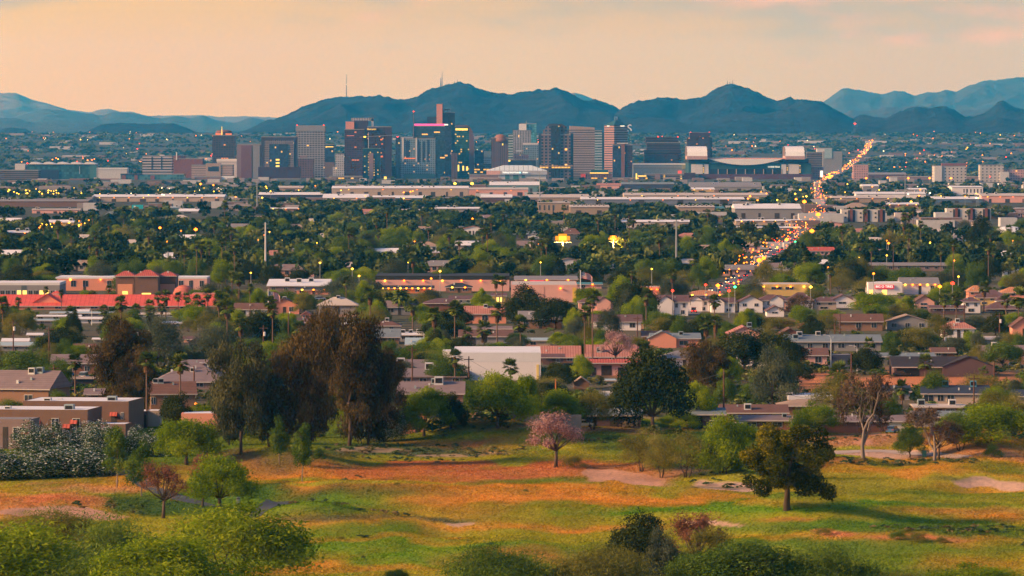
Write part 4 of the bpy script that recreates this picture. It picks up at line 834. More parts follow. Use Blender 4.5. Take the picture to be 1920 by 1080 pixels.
tower('orange lit brick shopping hall below the copper centred tower', 'the orange lit brick hall', 1097, 1148, 325, 10800, FAC['brick'], dep=40, extras=[('cornice', S_YE, 1106, 1141, 323.5, 325.2, -1, 1.4), ('green_roof', GREENW, 1108, 1140, 318, 325, 4, 30), ('red_wing', glow('red_wing', (1, .12, .08), .35), 1089, 1098, 326, 333, -1, 4), ('lit_bays', FAC['parklit'], 1102, 1145, 333, 341, -.7, 1)], name='shopping_hall', cat='building')
tower('low red lit restaurant row before the copper centred tower', 'the red lit row', 1148, 1196, 334, 10780, BRICK, dep=30, extras=[('lit_bays', FAC['parklit'], 1150, 1195, 335, 341, -.7, 1), ('lit_pylon', S_YE, 1192, 1194.5, 325, 344, -2, 2)], name='shopping_hall', cat='building')
# ---- the arena
Y = 10750; r = empty('arena', (*at(968, 340, Y).xy, zg(Y, 968) - .5)); tag(r, 'low arena with a faceted white roof and lit lettering', 'arena'); LAND.append((968, 343, Y, 'the arena')); KEEP.append((910, 1030, 308, 342, Y))
rect(r, 'wall', PALE, 934, 1024, 327, 344, Y, 100); rect(r, 'pink_fascia', plain('pink_fascia', (.62, .36, .31)), 912, 938, 320, 327.5, Y - 3, 60); rect(r, 'sign_band', plain('band_grey', (.40, .40, .44)), 938, 1026, 320, 327.5, Y - 3, 110)
z_ = [at(0, 320, Y).z, at(0, 310.5, Y).z]
mb = MB(); o4 = [(at(912, 320, Y).x, Y - 2), (at(1026, 320, Y).x, Y - 2), (at(1026, 320, Y).x, Y + 110), (at(912, 320, Y).x, Y + 110)]; i4 = [(at(943, 320, Y).x, Y + 30), (at(997, 320, Y).x, Y + 30), (at(997, 320, Y).x, Y + 80), (at(943, 320, Y).x, Y + 80)]
for i in range(4): mb.face([(*o4[i], z_[0]), (*o4[(i + 1) % 4], z_[0]), (*i4[(i + 1) % 4], z_[1]), (*i4[i], z_[1])], 1 if i == 0 else 0)
mb.face([(*p, z_[1]) for p in i4]); mb.build('roof', [WHITEP, rows('skylight_seams', (.55, .62, .64), (.25, .3, .33), 9, 0, .12)], r)
for x0, x1 in ((947, 955), (962, 972), (978, 984)): rect(r, 'glass_bay', TEALG, x0, x1, 328, 344, Y - 1, 4)
rect(r, 'glass_entrance', plain('entrance_glass', (.25, .33, .34), .2), 955, 984, 331, 344, Y - .6, 4); sign_text(r, 'Talking Stick Resort   Arena', 942, 990, 323.5, Y - 4, glow('arena_letters', (1, .95, .85), 1.4)); rect(r, 'lettering_mark', S_CY, 973.5, 976.5, 322, 325, Y - 4.2, .5)
rect(r, 'side_hall', BEIGE, 880, 936, 333, 345, Y - 12, 40)
# ---- left of the towers
Y = 10700; r = empty('courthouse', (*at(115, 335, Y).xy, zg(Y, 115) - .5)); tag(r, 'teal glass hall under a row of white saw tooth roofs', 'courthouse'); LAND.append((115, 340, Y, 'the saw tooth glass hall')); KEEP.append((30, 182, 303, 336, Y))
rect(r, 'wall', FAC['tealband'] if 0 else facade('teal_curtain', (.03, .10, .12), (.03, .11, .14), 5, 5, .8, .85, .01), 52, 180, 308, 344, Y, 60); rect(r, 'white_block', PALE, 28, 47, 307, 345, Y + 2, 40); rect(r, 'dark_base', NAVY, 45, 110, 318, 345, Y - 2, 30); rect(r, 'glass_corner', TEALG, 168, 181, 309, 344, Y - 1, 40); rect(r, 'flagpole', WHITEP, 149, 149.6, 312, 326, Y - 5, .6)
for k in range(5):
    x0 = 54 + k * 25.5; q = [(x0, 308), (x0 + 25, 308), (x0 + 20, 306), (x0 + 9, 303.5), (x0 + 4, 304.5)]
    MB().front([(at(a, b, Y).x, at(a, b, Y).z + .05) for a, b in q], Y - 3, Y + 60).build('roof_wave', [WHITEP], r)
tower('brown banded parking garage at the edge of the city', 'the brown banded garage', -12, 72, 320, 10550, FAC['park'], dep=60, name='parking_garage', cat='parking garage')
tower('white framed block of three dark glass bays', 'the three bay block', 267, 322, 293, 11000, facade('three_bay', (.55, .47, .44), (.04, .045, .06), 5.2, 60, .5, 1, .01), extras=[('dark_joint', BLACK, 284, 286, 294, 318, -.6, 1), ('dark_joint', BLACK, 302, 304, 294, 318, -.6, 1), ('roof_gable', PALE, 299, 308, 290, 293, 6, 10)], name='office_block', cat='building')
tower('long maroon brick block behind the three bay block', 'the maroon brick block', 322, 380, 298, 11200, BRICK, extras=[('upper_block', BRICK, 322, 347, 292, 299, 4, 20), ('stair_tower', WHITEP, 330, 332, 285, 300, -1, 3)], name='office_block', cat='building')
tower('low white round hall in front of the saw tooth glass hall', 'the low white hall', 181, 238, 316, 10900, PALE, extras=[('roof_edge', WHITEP, 180, 239, 314.5, 317, -1, 30)], name='low_hall', cat='hall')
tower('long teal glass block with red brick bays', 'the teal and brick block', 226, 345, 327, 10650, facade('teal_long', (.10, .22, .24), (.05, .15, .18), 5, 6, .7, .8, .02), extras=[('brick_bay', BRICK, 228, 236, 326, None, -1, 20), ('brick_bay', BRICK, 252, 258, 328, None, -1, 20), ('brick_bay', BRICK, 282, 290, 329, None, -1, 20), ('brick_bay', BRICK, 315, 342, 338, None, -2, 20), ('roof_edge', NAVY, 226, 266, 325.5, 328, -1.5, 20)], name='office_block', cat='building')
tower('low red brick block with pale window bands', 'the low red brick block', 105, 228, 338, 10500, FAC['brick'], extras=[('stair_tower', PALE, 176, 182, 333, None, -1, 8), ('upper_floor', BRICK, 130, 222, 335, 339, 5, 20)], name='office_block', cat='building')
tower('beige banded block with a dark window panel in the middle', 'the beige panel block', 359, 436, 310, 10950, facade('beige_flat', (.46, .34, .29), (.2, .15, .14), 4.5, 50, .3, 1, 0), extras=[('dark_window', NAVY, 390, 397, 313, 321, -1.4, 1), ('dark_window', NAVY, 397, 410, 312, 321, -1.2, 1), ('middle_bay', BEIGE, 386, 414, 306, None, -1, 20), ('dark_window', NAVY, 399, 409, 313, 321, -1.6, 1)], name='office_block', cat='building')
tower('pale flat topped block behind the beige panel block', 'the pale flat block', 407, 444, 299, 11100, PALE, extras=[('white_cap', WHITEP, 406, 444, 298, 303, -1, 30)], name='office_block', cat='building')
tower('low mauve box below the beige panel block', 'the low mauve box', 365, 415, 332, 10700, MAUVE, extras=[('white_annexe', WHITEP, 415, 440, 330, None, 2, 20)], name='low_hall', cat='building')
tower('long pink brick row below the dark framed block', 'the long pink brick row', 513, 563, 336, 10650, FAC['brick'], name='low_hall', cat='building')
tower('yellow lit open parking garage before the mahogany tower', 'the yellow lit deck', 617, 679, 331, 10750, FAC['parklit'], dep=40, name='parking_garage', cat='parking garage')
tower('little red lit diner at the foot of the maroon hotel', 'the red lit diner', 719, 741, 336, 10750, REDBROWN, extras=[('lit_front', S_ORW, 719, 741, 337, 339, -1, 1), ('sign', S_YE, 720, 725, 331, 336, -1, 1)], name='diner', cat='building')
tower('pinkish arcade block below the light blue punched block', 'the pink arcade block', 737, 820, 338, 10700, FAC['pinkgrid'], name='low_hall', cat='building')
tower('brown low hall between the arena and the pink arcade block', 'the brown low hall', 880, 940, 328, 10900, MAUVE, name='low_hall', cat='building')
tower('grey stub tower with red lights beside the light blue punched block', 'the grey stub tower', 735, 751, 312, 11200, FAC['brick'], name='office_block', cat='building')
tower('white and grey hospital block right behind the stadium', 'the white grey block', 1532, 1560, 278, 12300, PALE, extras=[('low_wing', GREYC, 1543, 1579, 284, None, -6, 40), ('blue_face', plain('pale_teal', (.3, .4, .42)), 1546, 1560, 279, 297, -7, 3)], name='hospital_block', cat='building')
tower('dark tiered parking deck beside the stadium', 'the dark tiered deck', 1513, 1542, 286, 11400, FAC['park'], name='parking_garage', cat='parking garage')
tower('pink four storey block beside the stadium', 'the pink four storey block', 1520, 1544, 314, 10900, FAC['pinkgrid'], extras=[('lit_end', S_WH, 1538, 1543, 320, 332, -1, 1)], name='office_block', cat='building')
tower('cream apartment block with a red tiled roof beyond the freeway', 'the red tiled apartments', 1752, 1812, 312, 9900, FAC['apart'], extras=[('tiled_roof', BRICK, 1766, 1812, 306, 313, 2, 20), ('side_bay', PALE, 1752, 1766, 311, None, -2, 14)], name='apartment_block', cat='building')
tower('pale stuccoed apartment row near the frame edge', 'the pale stucco row', 1838, 1882, 310, 9800, FAC['apart'], extras=[('salmon_wing', FAC['pinkgrid'], 1880, 1922, 318, None, 4, 16), ('gable_wing', PALE, 1875, 1892, 322, None, -6, 12)], name='apartment_block', cat='building')
tower('pink two storey office beside the lit avenue', 'the pink avenue office', 1600, 1628, 309, 10700, FAC['pinkgrid'], name='office_block', cat='building')
# ---- masts, letter on the hill, hill houses
for label, px, yt, yb, Y, lamps in (('slender broadcast mast with two white beacons on the ridge', 649.5, 137, 185, 18600, (137, 158)), ('thick lattice mast on the summit shoulder', 826.5, 146, 168, 18700, ()), ('thin tall mast beside the lattice mast', 829, 134, 167, 18720, ()), ('short thick antenna cluster on the summit', 852, 153, 163, 18700, ()), ('thin aerial above the antenna cluster', 857.5, 149, 163, 18700, ()), ('thin aerial short of the antenna cluster', 842, 155, 166, 18700, ()), ('last thin aerial down the summit slope', 878, 156, 165, 18700, ()), ('first mast on the sharp peak', 1364, 151, 162, 18000, ()), ('middle mast on the sharp peak', 1368.5, 153, 162, 18000, ()), ('last mast on the sharp peak', 1374, 150, 163, 18000, ())):
    Y = (28850 if px < 1000 else 27450); b = at(px, yb + 3, Y); r = empty('radio_mast', b)
    mast(r, px, yt, yb + 3, Y, 3.0 if 'thick' in label else 1.9, 'mast', MATS.get('mast_paint') or plain('mast_paint', (.05, .045, .05)))
    for l in lamps: q = at(px, l, Y - 1); MB().lathe([(.3, q.z - 2.5), (2.2, q.z - 1), (2.2, q.z + 1), (.3, q.z + 2.5)], q.x, q.y, 8).build('beacon', S_WH, r)
    tag(r, label, 'mast')
Pm = RIDGE['dark mountain with one sharp peak behind the stadium']; a_, b_ = proj(Pm[..., 0], Pm[..., 1], Pm[..., 2]); k_ = np.argmin(np.abs(a_ - 1180) + 3 * np.abs(b_ - 245) + (np.arange(Pm.shape[0])[:, None] > 88) * 999); LY = float(Pm.reshape(-1, 3)[k_][1]) - 30
b = at(1180, 241.5, LY); r = empty('hill_letter', b); sign_text(r, 'S', 1176.5, 1184.5, 241.5, LY, plain('white_stones', (.75, .75, .75)), 'letter'); tag(r, 'white letter S laid out on the dark mountainside', 'hill letter')
# ---------------------------------------------------------------- halls, shops and houses of the plain
WALL = dict(tan=plain('tan_stucco', (.27, .15, .10), .95, .15, .4), cream=plain('cream_stucco', (.46, .35, .27), .9, .12, .3), white=plain('white_stucco', (.78, .71, .68), .9, .1, .3), pink=plain('pink_stucco', (.72, .38, .31), .9, .12, .3), salmon=plain('salmon_stucco', (.74, .30, .20), .9, .12, .2), brown=plain('brown_stucco', (.19, .11, .082), .95, .2, .5, bump=.3), mauve=plain('mauve_stucco', (.25, .17, .16), .95, .15, .3), brick=plain('brick_wall', (.22, .095, .065), .95, .2, 1.0), grey=plain('grey_wall', (.27, .25, .245), .9, .15, .3), blue=plain('blue_wall', (.10, .15, .22), .7, .15, .2), dark=plain('dark_wall', (.07, .055, .055), .9), navy=plain('navy_wall', (.05, .055, .09), .8), teal=plain('teal_wall', (.14, .24, .26), .8), yellow=plain('ochre_lit_wall', (.62, .42, .14), .9), beige=plain('beige_block', (.36, .26, .185), .9, .12, .2), plum=plain('plum_wall', (.13, .075, .075), .9))  # ochre wall colour also holds the yellow light of the lit shops
RF = dict(white=plain('white_roof', (.70, .67, .66), .8, .2, .12), cream=plain('cream_roof', (.50, .42, .36), .9, .2, .1), grey=plain('grey_roof', (.22, .20, .20), .95, .25, .3), mauve=rows('mauve_shingle', (.23, .165, .155), (.19, .13, .125), .9, 1, .25), brown=rows('brown_shingle', (.17, .085, .06), (.13, .06, .045), .8, 1, .3), red=rows('red_tile', (.52, .11, .075), (.32, .06, .045), .7, 0, .35), redmetal=rows('red_metal', (.66, .105, .075), (.52, .075, .055), 1.6, 0, .15), tile=rows('plum_tile', (.155, .085, .08), (.11, .055, .055), .7, 1, .35), slate=rows('blue_grey_shingle', (.19, .22, .23), (.15, .17, .185), .9, 1, .25), dark=rows('dark_shingle', (.045, .035, .037), (.032, .025, .028), .8, 1, .3), navy=rows('navy_shingle', (.04, .05, .075), (.03, .037, .055), .8, 1, .3), tan=rows('tan_shingle', (.36, .25, .18), (.30, .20, .14), .8, 1, .3), blue=plain('pale_blue_roof', (.33, .42, .45), .7, .15, .15), orange=rows('orange_lit_tile', (.55, .24, .11), (.42, .16, .08), .7, 0, .3), teal=plain('teal_roof', (.06, .20, .20), .6), black=plain('black_roof', (.03, .032, .035), .8), pinkr=rows('pink_tile', (.46, .20, .15), (.34, .12, .09), .7, 0, .35))
PANE = plain('window_pane', (.03, .035, .05), .12, .1, 1, spec=.8); FRAME = plain('window_frame', (.62, .58, .54), .7); DOORM = plain('dark_door', (.06, .045, .04), .6); GAR = plain('garage_door', (.52, .45, .38), .7, .08); UNIT = plain('unit_case', (.30, .36, .36), .6, .15, 2); UNITW = plain('unit_white', (.58, .56, .54), .6, .12, 2); LITP = glow('lit_pane', (1, .55, .12), 1.8); TRIM = plain('roof_trim', (.50, .42, .38), .8)
hrng = random.Random(3)
def local(v, ang):
    return Matrix.Rotation(ang, 4, 'Z') @ Vector(v)
def house(label, short, x0, x1, yr, ye, yb, roof, wall, kind='gable', dep=11, rot=0, win=(), doors=(), units=(), name='house', cat='house', over=.5, Y=None, lit=(), group=None, keep=True, parapet=None, trim=True, lamps=0, gables=(), yr_at=None):
    """a building whose front spans photo columns x0..x1, with its ridge, eave and foot on rows yr, ye, yb"""
    px = (x0 + x1) / 2; p = G(px, yb) if Y is None else Vector(((px - 960) / F * Y, Y, zg(Y, px)))
    Y = p.y; s = mpp(Y); w = (x1 - x0) * s; he = max(at(px, ye, Y).z - p.z, .8)
    if not win and not doors and w < 40 and name not in ('shed', 'garden_wall', 'trellis', 'block_wall', 'fence', 'bell_tower', 'school_pavilion', 'school_gable', 'carport', 'garage', 'sound_wall'):
        n_ = max(2, int(w / 4)); win = [((i + .25 + .1 * hrng.random()) / n_, (i + .6 + .1 * hrng.random()) / n_, .32, .78) for i in range(n_) if hrng.random() < .8]; doors = [(.46, .46 + 1.0 / w, .8)]
    if kind in ('gable', 'hip', 'low'): hr = at(px, yr, Y + dep / 2).z - p.z
    elif kind == 'shed': hr = at(px, yr, Y + dep).z - p.z
    else: hr = at(px, yr, Y).z - p.z
    hr = max(hr, he + .12)
    r = empty(name, p, R(rot)); wm, rm = WALL[wall] if isinstance(wall, str) else wall, RF[roof] if isinstance(roof, str) else roof
    a, d, o = w / 2, dep, over; big = w > 40 or dep > 24
    L = lambda mb, n, m, par=None: mb.build(n, m, par or r, world=False)
    if kind == 'flat':
        L(MB().box(-a, a, 0, d, -1.5, he), 'wall', wm); t_ = .3
        h2 = max(hr, he + .25); L(MB().box(-a + t_, a - t_, t_, d - t_, he - .2, h2 - .04), 'roof', rm)
        mb = MB()
        for q in ((-a - .03, a + .03, -.03, t_), (-a - .03, a + .03, d - t_, d + .03), (-a - .03, -a + t_, t_, d - t_), (a - t_, a + .03, t_, d - t_)): mb.box(*q, he - .35, h2)
        L(mb, 'parapet', parapet or wm)
    else:
        if kind == 'front':       # gable end towards the viewer
            L(MB().front([(-a, -1.5), (a, -1.5), (a, he), (0, hr - .12), (-a, he)], 0, d), 'wall', wm)
            k = (hr - he) / a; t_ = .18; mb = MB()
            for sg in (-1, 1):
                q = [(sg * (a + o), he - o * k + .02), (0, hr), (0, hr + t_), (sg * (a + o), he - o * k + t_ + .02)]
                mb.front(q if sg < 0 else q[::-1], -o, d + o)
            L(mb, 'roof', rm)
        else:
            if kind == 'shed':
                mb = MB(); 
                for sg in (-a, a): pass
                mb.front([(-a, -1.5), (a, -1.5), (a, he), (-a, he)], 0, .3); mb.box(-a, a, .3, d, -1.5, he - .05); L(mb, 'wall', wm)
                prof = [(-o, he), (d + o, hr)]
            else:
                mb = MB().box(-a, a, 0, d, -1.5, he)
                if kind == 'gable':
                    for sx in (-a, a): mb.face([(sx, 0, he), (sx, d, he), (sx, d / 2, hr - .15)] if sx > 0 else [(sx, d, he), (sx, 0, he), (sx, d / 2, hr - .15)])
                L(mb, 'wall', wm); prof = None
            mb = MB(); t_ = .16
            if kind == 'shed': mb.face([(-a - o, -o, he), (a + o, -o, he), (a + o, d + o, hr), (-a - o, d + o, hr)]); mb.box(-a - o, a + o, -o - .05, -o, he - .25, he + .02)
            else:
                k = (hr - he) / (d / 2); ez = he - o * k; ins = 0 if kind in ('gable', 'low') else min(a * .75, d / 2)
                if kind == 'low': k = (hr - he) / (d / 2); ez = he
                A, B_, C_, D_ = (-a - o, -o, ez), (a + o, -o, ez), (a + o, d + o, ez), (-a - o, d + o, ez); E, F_ = (-a - o + (ins + o if ins else 0), d / 2, hr), (a + o - (ins + o if ins else 0), d / 2, hr)
                mb.face([A, B_, F_, E]); mb.face([C_, D_, E, F_]); mb.face([B_, C_, F_]); mb.face([D_, A, E]); mb.face([D_, C_, B_, A])
            L(mb, 'roof', rm)
            if trim and kind != 'shed': L(MB().box(-a - o - .03, a + o + .03, -o - .1, -o + .03, (he if kind == 'low' else he - o * (hr - he) / (d / 2)) - .22, (he if kind == 'low' else he - o * (hr - he) / (d / 2)) + .03), 'fascia', TRIM)
    for i, (u0, u1, v0, v1) in enumerate(win):
        fx0, fx1, z0, z1 = -a + u0 * w, -a + u1 * w, v0 * he, v1 * he; f = .09
        fr = L(MB().box(fx0 - f, fx1 + f, -.06, .02, z0 - f, z1 + f), 'window', FRAME); pn = MB().box(fx0, fx1, -.09, -.05, z0, z1)
        mw_ = (fx0 + fx1) / 2; pn2 = L(pn, 'pane', LITP if i in lit else PANE, fr); L(MB().box(mw_ - .03, mw_ + .03, -.11, -.085, z0, z1), 'mullion', FRAME, fr)
    for dd in doors:
        u0, u1, v1 = dd[:3]; m_ = dd[3] if len(dd) > 3 else DOORM; L(MB().box(-a + u0 * w, -a + u1 * w, -.07, .02, 0, v1 * he), 'garage_door' if m_ is GAR else 'door', m_)
    for (u, v, sz, m_) in units:
        zz = he + .0 if kind == 'flat' else (he + (hr - he) * min(v / .5, (1 - v) / .5) if kind != 'shed' else he + (hr - he) * v)
        mb = MB().box(-a + u * w - sz / 2, -a + u * w + sz / 2, v * d - sz / 2, v * d + sz / 2, zz - .3, zz + sz * .8); un = L(mb, 'rooftop_unit', m_)
        L(MB().box(-a + u * w - sz * .38, -a + u * w + sz * .38, v * d - sz / 2 - .05, v * d - sz / 2 + .01, zz + .1 * sz, zz + sz * .65), 'grille', BLACK, un)
    if kind in ('gable', 'hip') and w < 45:
        for i in range(max(1, int(w / 7))):
            u, v = hrng.uniform(.2, .8), hrng.uniform(.12, .4); zz = he + (hr - he) * v / .5; q = hrng.uniform(.14, .3); L(MB().box(-a + u * w - q, -a + u * w + q, v * d - q, v * d + q, zz - .2, zz + hrng.uniform(.3, .7)), 'roof_vent', UNITW if hrng.random() < .5 else UNIT)
    for i in range(lamps):
        u = (i + .5) / lamps; L(MB().lathe([(.05, he * .8), (.4, he * .8 + .15), (.4, he * .8 + .5), (.05, he * .8 + .6)], -a + u * w, -.5, 8), 'wall_lamp', L_OR if i % 3 else L_YE)
    for g_ in gables:      # small cross gables: u centre, half width m, rise, projection
        u, gw, rise, pr = g_; gx = -a + u * w
        L(MB().front([(gx - gw, 0), (gx + gw, 0), (gx + gw, he), (gx, he + rise - .1), (gx - gw, he)], -pr, 2), 'gable_bay', wm)
        mb = MB(); 
        for sg in (-1, 1):
            q = [(gx + sg * (gw + .3), he - .3 * rise / gw), (gx, he + rise), (gx, he + rise + .15), (gx + sg * (gw + .3), he - .3 * rise / gw + .15)]; mb.front(q if sg < 0 else q[::-1], -pr - .3, dep * .5)
        L(mb, 'gable_roof', rm)
    tag(r, label, cat, group)
    if short: LAND.append((px, yb, Y, short))
    if keep: KEEP.append((x0, x1, yr, yb, Y))
    return r
def hall(label, short, x0, x1, yr, ye, yb, roof, wall, dep=70, **k):
    if yb < 400 and dep > 40: yr = yr - 1.6
    k.setdefault('name', 'warehouse'); k.setdefault('cat', 'warehouse'); k.setdefault('over', .4)
    n = max(1, int((x1 - x0) / 25))
    k.setdefault('doors', [((i + .25 + .2 * hrng.random()) / n, (i + .5 + .2 * hrng.random()) / n, .55) for i in range(n)])
    k.setdefault('units', [(hrng.random() * .9 + .05, .2 + .25 * hrng.random(), 1.6 + hrng.random(), UNITW) for i in range(max(1, int((x1 - x0) / 30)))])
    return house(label, short, x0, x1, yr, ye, yb, roof, wall, kind='low', dep=dep, **k)
# ---- the belt of warehouses, far to near
hall('long cream warehouse with a row of orange wall lamps', 'the lamp lit cream warehouse', 173, 420, 366, 369, 378, 'white', 'cream', lamps=9)
hall('brown freeway sound wall building strip at the far edge', 'the brown wall strip', -20, 165, 375, 377, 388, 'grey', 'brown', doors=[], name='long_shed', cat='shed')
hall('white roofed dark warehouse left of the big cream one', 'the dark white roofed shed', 484, 604, 362, 365, 372, 'white', 'navy')
hall('pale shed tucked under the pink brick row', 'the pale tucked shed', 520, 568, 350, 352, 358, 'cream', 'beige')
hall('very long cream warehouse under a white roofline', 'the very long cream warehouse', 622, 878, 350, 353, 368, 'white', 'cream', lamps=4)
hall('cream warehouse with a broad white roof', 'the broad white roof', 605, 690, 365, 371, 376, 'white', 'cream', lamps=2)
hall('blue fronted warehouse with an orange dock', 'the blue fronted warehouse', 698, 802, 368, 371, 375, 'white', 'blue', doors=[(.45, .75, .5, S_ORW if 0 else plain('orange_dock', (.6, .3, .14)))])
hall('white and teal hall below the arena', 'the white and teal hall', 918, 1012, 342, 347, 361, 'white', 'teal')
hall('long pink warehouse running behind the white and teal hall', 'the long pink warehouse', 800, 990, 353, 355, 367, 'cream', 'pink', lamps=3)
hall('low brick coloured depot before the long pink warehouse', 'the brick coloured depot', 902, 960, 366, 370, 380, 'white', 'plum')
hall('tan windowless theatre block', 'the tan windowless block', 1008, 1069, 379.5, 380, 401, 'cream', 'beige', doors=[], dep=30)
hall('cream hall with a cluttered roof beside the tan windowless block', 'the cluttered roof hall', 1069, 1142, 384, 388, 402, 'cream', 'beige', units=[(.1 + .11 * i, .3, 1.8, UNITW) for i in range(8)])
hall('long blue grey depot with dark dock bays', 'the long blue grey depot', 1090, 1396, 371, 373.5, 383, 'white', plain('depot_wall', (.17, .18, .23), .7), doors=[(.09, .12, .9), (.35, .385, .9), (.59, .625, .9), (.85, .9, .9)], lamps=5)
hall('grey beige shed behind the long blue grey depot', 'the grey beige shed', 988, 1104, 366, 370, 379, 'cream', 'beige')
hall('pink low warehouse below the orange lit brick hall', 'the pink low warehouse', 1120, 1166, 345, 347, 354, 'pinkr', 'pink')
hall('slate blue warehouse below the yellow lit garage', 'the slate blue warehouse', 1166, 1264, 343, 345, 355, 'slate', 'navy')
hall('long grey metal warehouse below the stadium', 'the long grey metal warehouse', 1294, 1428, 343, 350, 358, 'grey', 'grey')
hall('yellow lit loading shelter beside the long grey metal warehouse', 'the yellow lit shelter', 1294, 1340, 353, 355, 360, 'white', 'yellow', lamps=3)
hall('cream wall of a bus yard before the grey metal warehouse', 'the cream yard', 1170, 1440, 363, 366, 373, 'cream', 'cream', lamps=4)
hall('beige hall with a cluttered roof under the long blue grey depot', 'the cluttered beige hall', 1270, 1340, 385, 388, 401, 'cream', 'beige', units=[(.08 + .12 * i, .3, 1.7, UNITW) for i in range(8)])
hall('little teal roofed depot beside the cluttered beige hall', 'the little teal depot', 1340, 1358, 386, 391, 400, 'teal', 'teal')
hall('white grey factory hall next to the avenue', 'the white grey factory', 1378, 1502, 382, 391, 410, 'white', 'grey')
hall('wide flat grey roof before the white grey factory', 'the flat grey roofed yard', 1432, 1506, 396, 400, 404, 'grey', 'white')
hall('bright lit white shop row beside the avenue', 'the bright lit shop row', 1380, 1506, 411, 414, 422, 'white', 'cream', lamps=6)
hall('beige warehouse right of the avenue with small lamps', 'the small lamp warehouse', 1562, 1680, 369, 371, 380, 'cream', 'beige', lamps=4)
hall('long white warehouse with a taller end', 'the taller ended warehouse', 1605, 1736, 361, 363.5, 372, 'white', 'white')
hall('white box of the taller ended warehouse roof', 'the white roof box', 1702, 1738, 354, 355, 364, 'white', 'white', doors=[], name='storage_block', cat='building')
hall('big white windowless block near the freeway', 'the white windowless block', 1785, 1843, 350, 351, 366, 'white', 'white', doors=[])
hall('white and blue metal warehouse in the yards', 'the white and blue warehouse', 1749, 1842, 370, 373, 380, 'white', 'blue')
hall('low white roofed shop with hanging lamps', 'the hanging lamp shop', 1660, 1726, 381, 383, 390, 'white', 'tan', lamps=4)
house('low hip roofed tan office beside the avenue', 'the hip roofed office', 1583, 1632, 380, 389, 394, 'tan', 'tan', 'hip', dep=40, name='office', cat='office')
hall('white shed beside the avenue with a tall white pylon', 'the white pylon shed', 1618, 1648, 347, 349, 362, 'white', 'grey')
hall('tan warehouse with orange lamps at the frame edge', 'the orange lamp warehouse', 1840, 1935, 364, 367, 380, 'cream', 'pink', lamps=4)
hall('long pinkish freeway sound wall', 'the freeway wall', 1665, 1850, 330.5, 331, 337, 'cream', 'mauve', doors=[], units=[], name='sound_wall', cat='wall', dep=3)
hall('low maroon depot beyond the freeway', 'the maroon depot', 1600, 1700, 325, 327, 334, 'grey', 'plum')
hall('white roofed row behind the bright shop row', 'the white trailer row', 1160, 1300, 412, 416, 424, 'white', 'cream', dep=25)
hall('pale trailer yard wall beside the wooded belt', 'the pale yard', 1135, 1250, 424, 426, 430, 'cream', 'white', dep=20)
hall('pinkish low block among the trailers', 'the pinkish trailer block', 1210, 1226, 418, 419, 430, 'cream', 'pink', dep=10)
hall('cream row behind the trees by the floodlights', 'the cream floodlight row', 1330, 1500, 424, 427, 431, 'white', 'cream', dep=20)
hall('white row with a grey front at the edge of the grove', 'the grey fronted row', 810, 905, 388, 391, 398, 'white', 'grey', dep=30)
hall('cream row half hidden in the far trees', 'the half hidden row', 710, 800, 392, 394, 398, 'cream', 'cream', dep=30)
hall('pink hip roofed house at the far grove', 'the pink far house', 676, 700, 392, 397, 405, 'pinkr', 'pink', dep=14, name='house', cat='house', units=[])
hall('white strip roof left of the half hidden row', 'the white strip roof', 500, 572, 389, 391, 396, 'white', 'tan', dep=30, lamps=3)
hall('orange lit store front in the far shopping strip', 'the orange lit store', 80, 150, 412, 417, 424, 'white', 'yellow', lamps=5, dep=20)
hall('pinkish shops behind the orange lit store', 'the pinkish shops', 60, 150, 391, 393, 400, 'cream', 'pink', dep=20)
hall('white low row with red lights beside the orange lit store', 'the red light row', 255, 330, 427, 429, 433, 'white', 'pink', dep=15, lamps=3)
hall('white shed near the teal billboard', 'the white billboard shed', 335, 372, 391, 396, 400, 'white', 'grey', dep=25)
hall('blue shed near the teal billboard', 'the blue billboard shed', 313, 336, 387, 389, 396, 'blue', 'teal', dep=15)
hall('dark long shed at the left end of the trees', 'the dark long shed', 0, 60, 450, 453, 457, 'grey', 'navy', dep=15)
hall('white roofed row at the left end of the far strip', 'the left strip row', 0, 62, 432, 436, 444, 'white', 'dark', dep=18, lamps=2)
# apartments with dark balconies
for lab, sh, x0, x1, yt, yb in (('white and red striped apartment block by the avenue', 'the striped apartments', 1578, 1660, 393, 416), ('second striped apartment block, half behind the tall dark tree', 'the farther striped apartments', 1775, 1858, 391, 413)):
    p = G((x0 + x1) / 2, yb); Y = p.y; r = empty('apartment_block', p); rect(r, 'wall', plain('apt_wall' + sh, (.62, .56, .50)), x0, x1, yt, yb + 2, Y, 20)
    for k in range(3):
        q = x0 + 12 + k * 28
        rect(r, 'balcony_bay', plain('apt_dark', (.05, .045, .055)) if 'apt_dark' not in MATS else MATS['apt_dark'], q, q + 13, yt + 1, yb, Y - .5, 2); rect(r, 'red_wall', BRICK, q + 4, q + 9, yt - 1, yb, Y - 1, 3)
        rect(r, 'window', PANE, q - 6, q - 3, yt + 5, yt + 8, Y - .2, .3); rect(r, 'window', PANE, q - 6, q - 3, yt + 13, yt + 16, Y - .2, .3)
    tag(r, lab, 'apartment building'); LAND.append(((x0 + x1) / 2, yb, Y, sh)); KEEP.append((x0, x1, yt, yb - 6, Y))
rect_ = house('brick red end block of the striped apartments', 'the brick red block', 1678, 1704, 399, 399.5, 415, 'cream', plain('white_brick', (.6, .5, .44)), 'flat', doors=[(.55, 1, .99, BRICK)], name='apartment_block', cat='apartment building')
p = G(1893, 441); r = empty('tennis_bubble', p); s = mpp(p.y); w = 34 * s; h = at(1893, 424, p.y).z - p.z
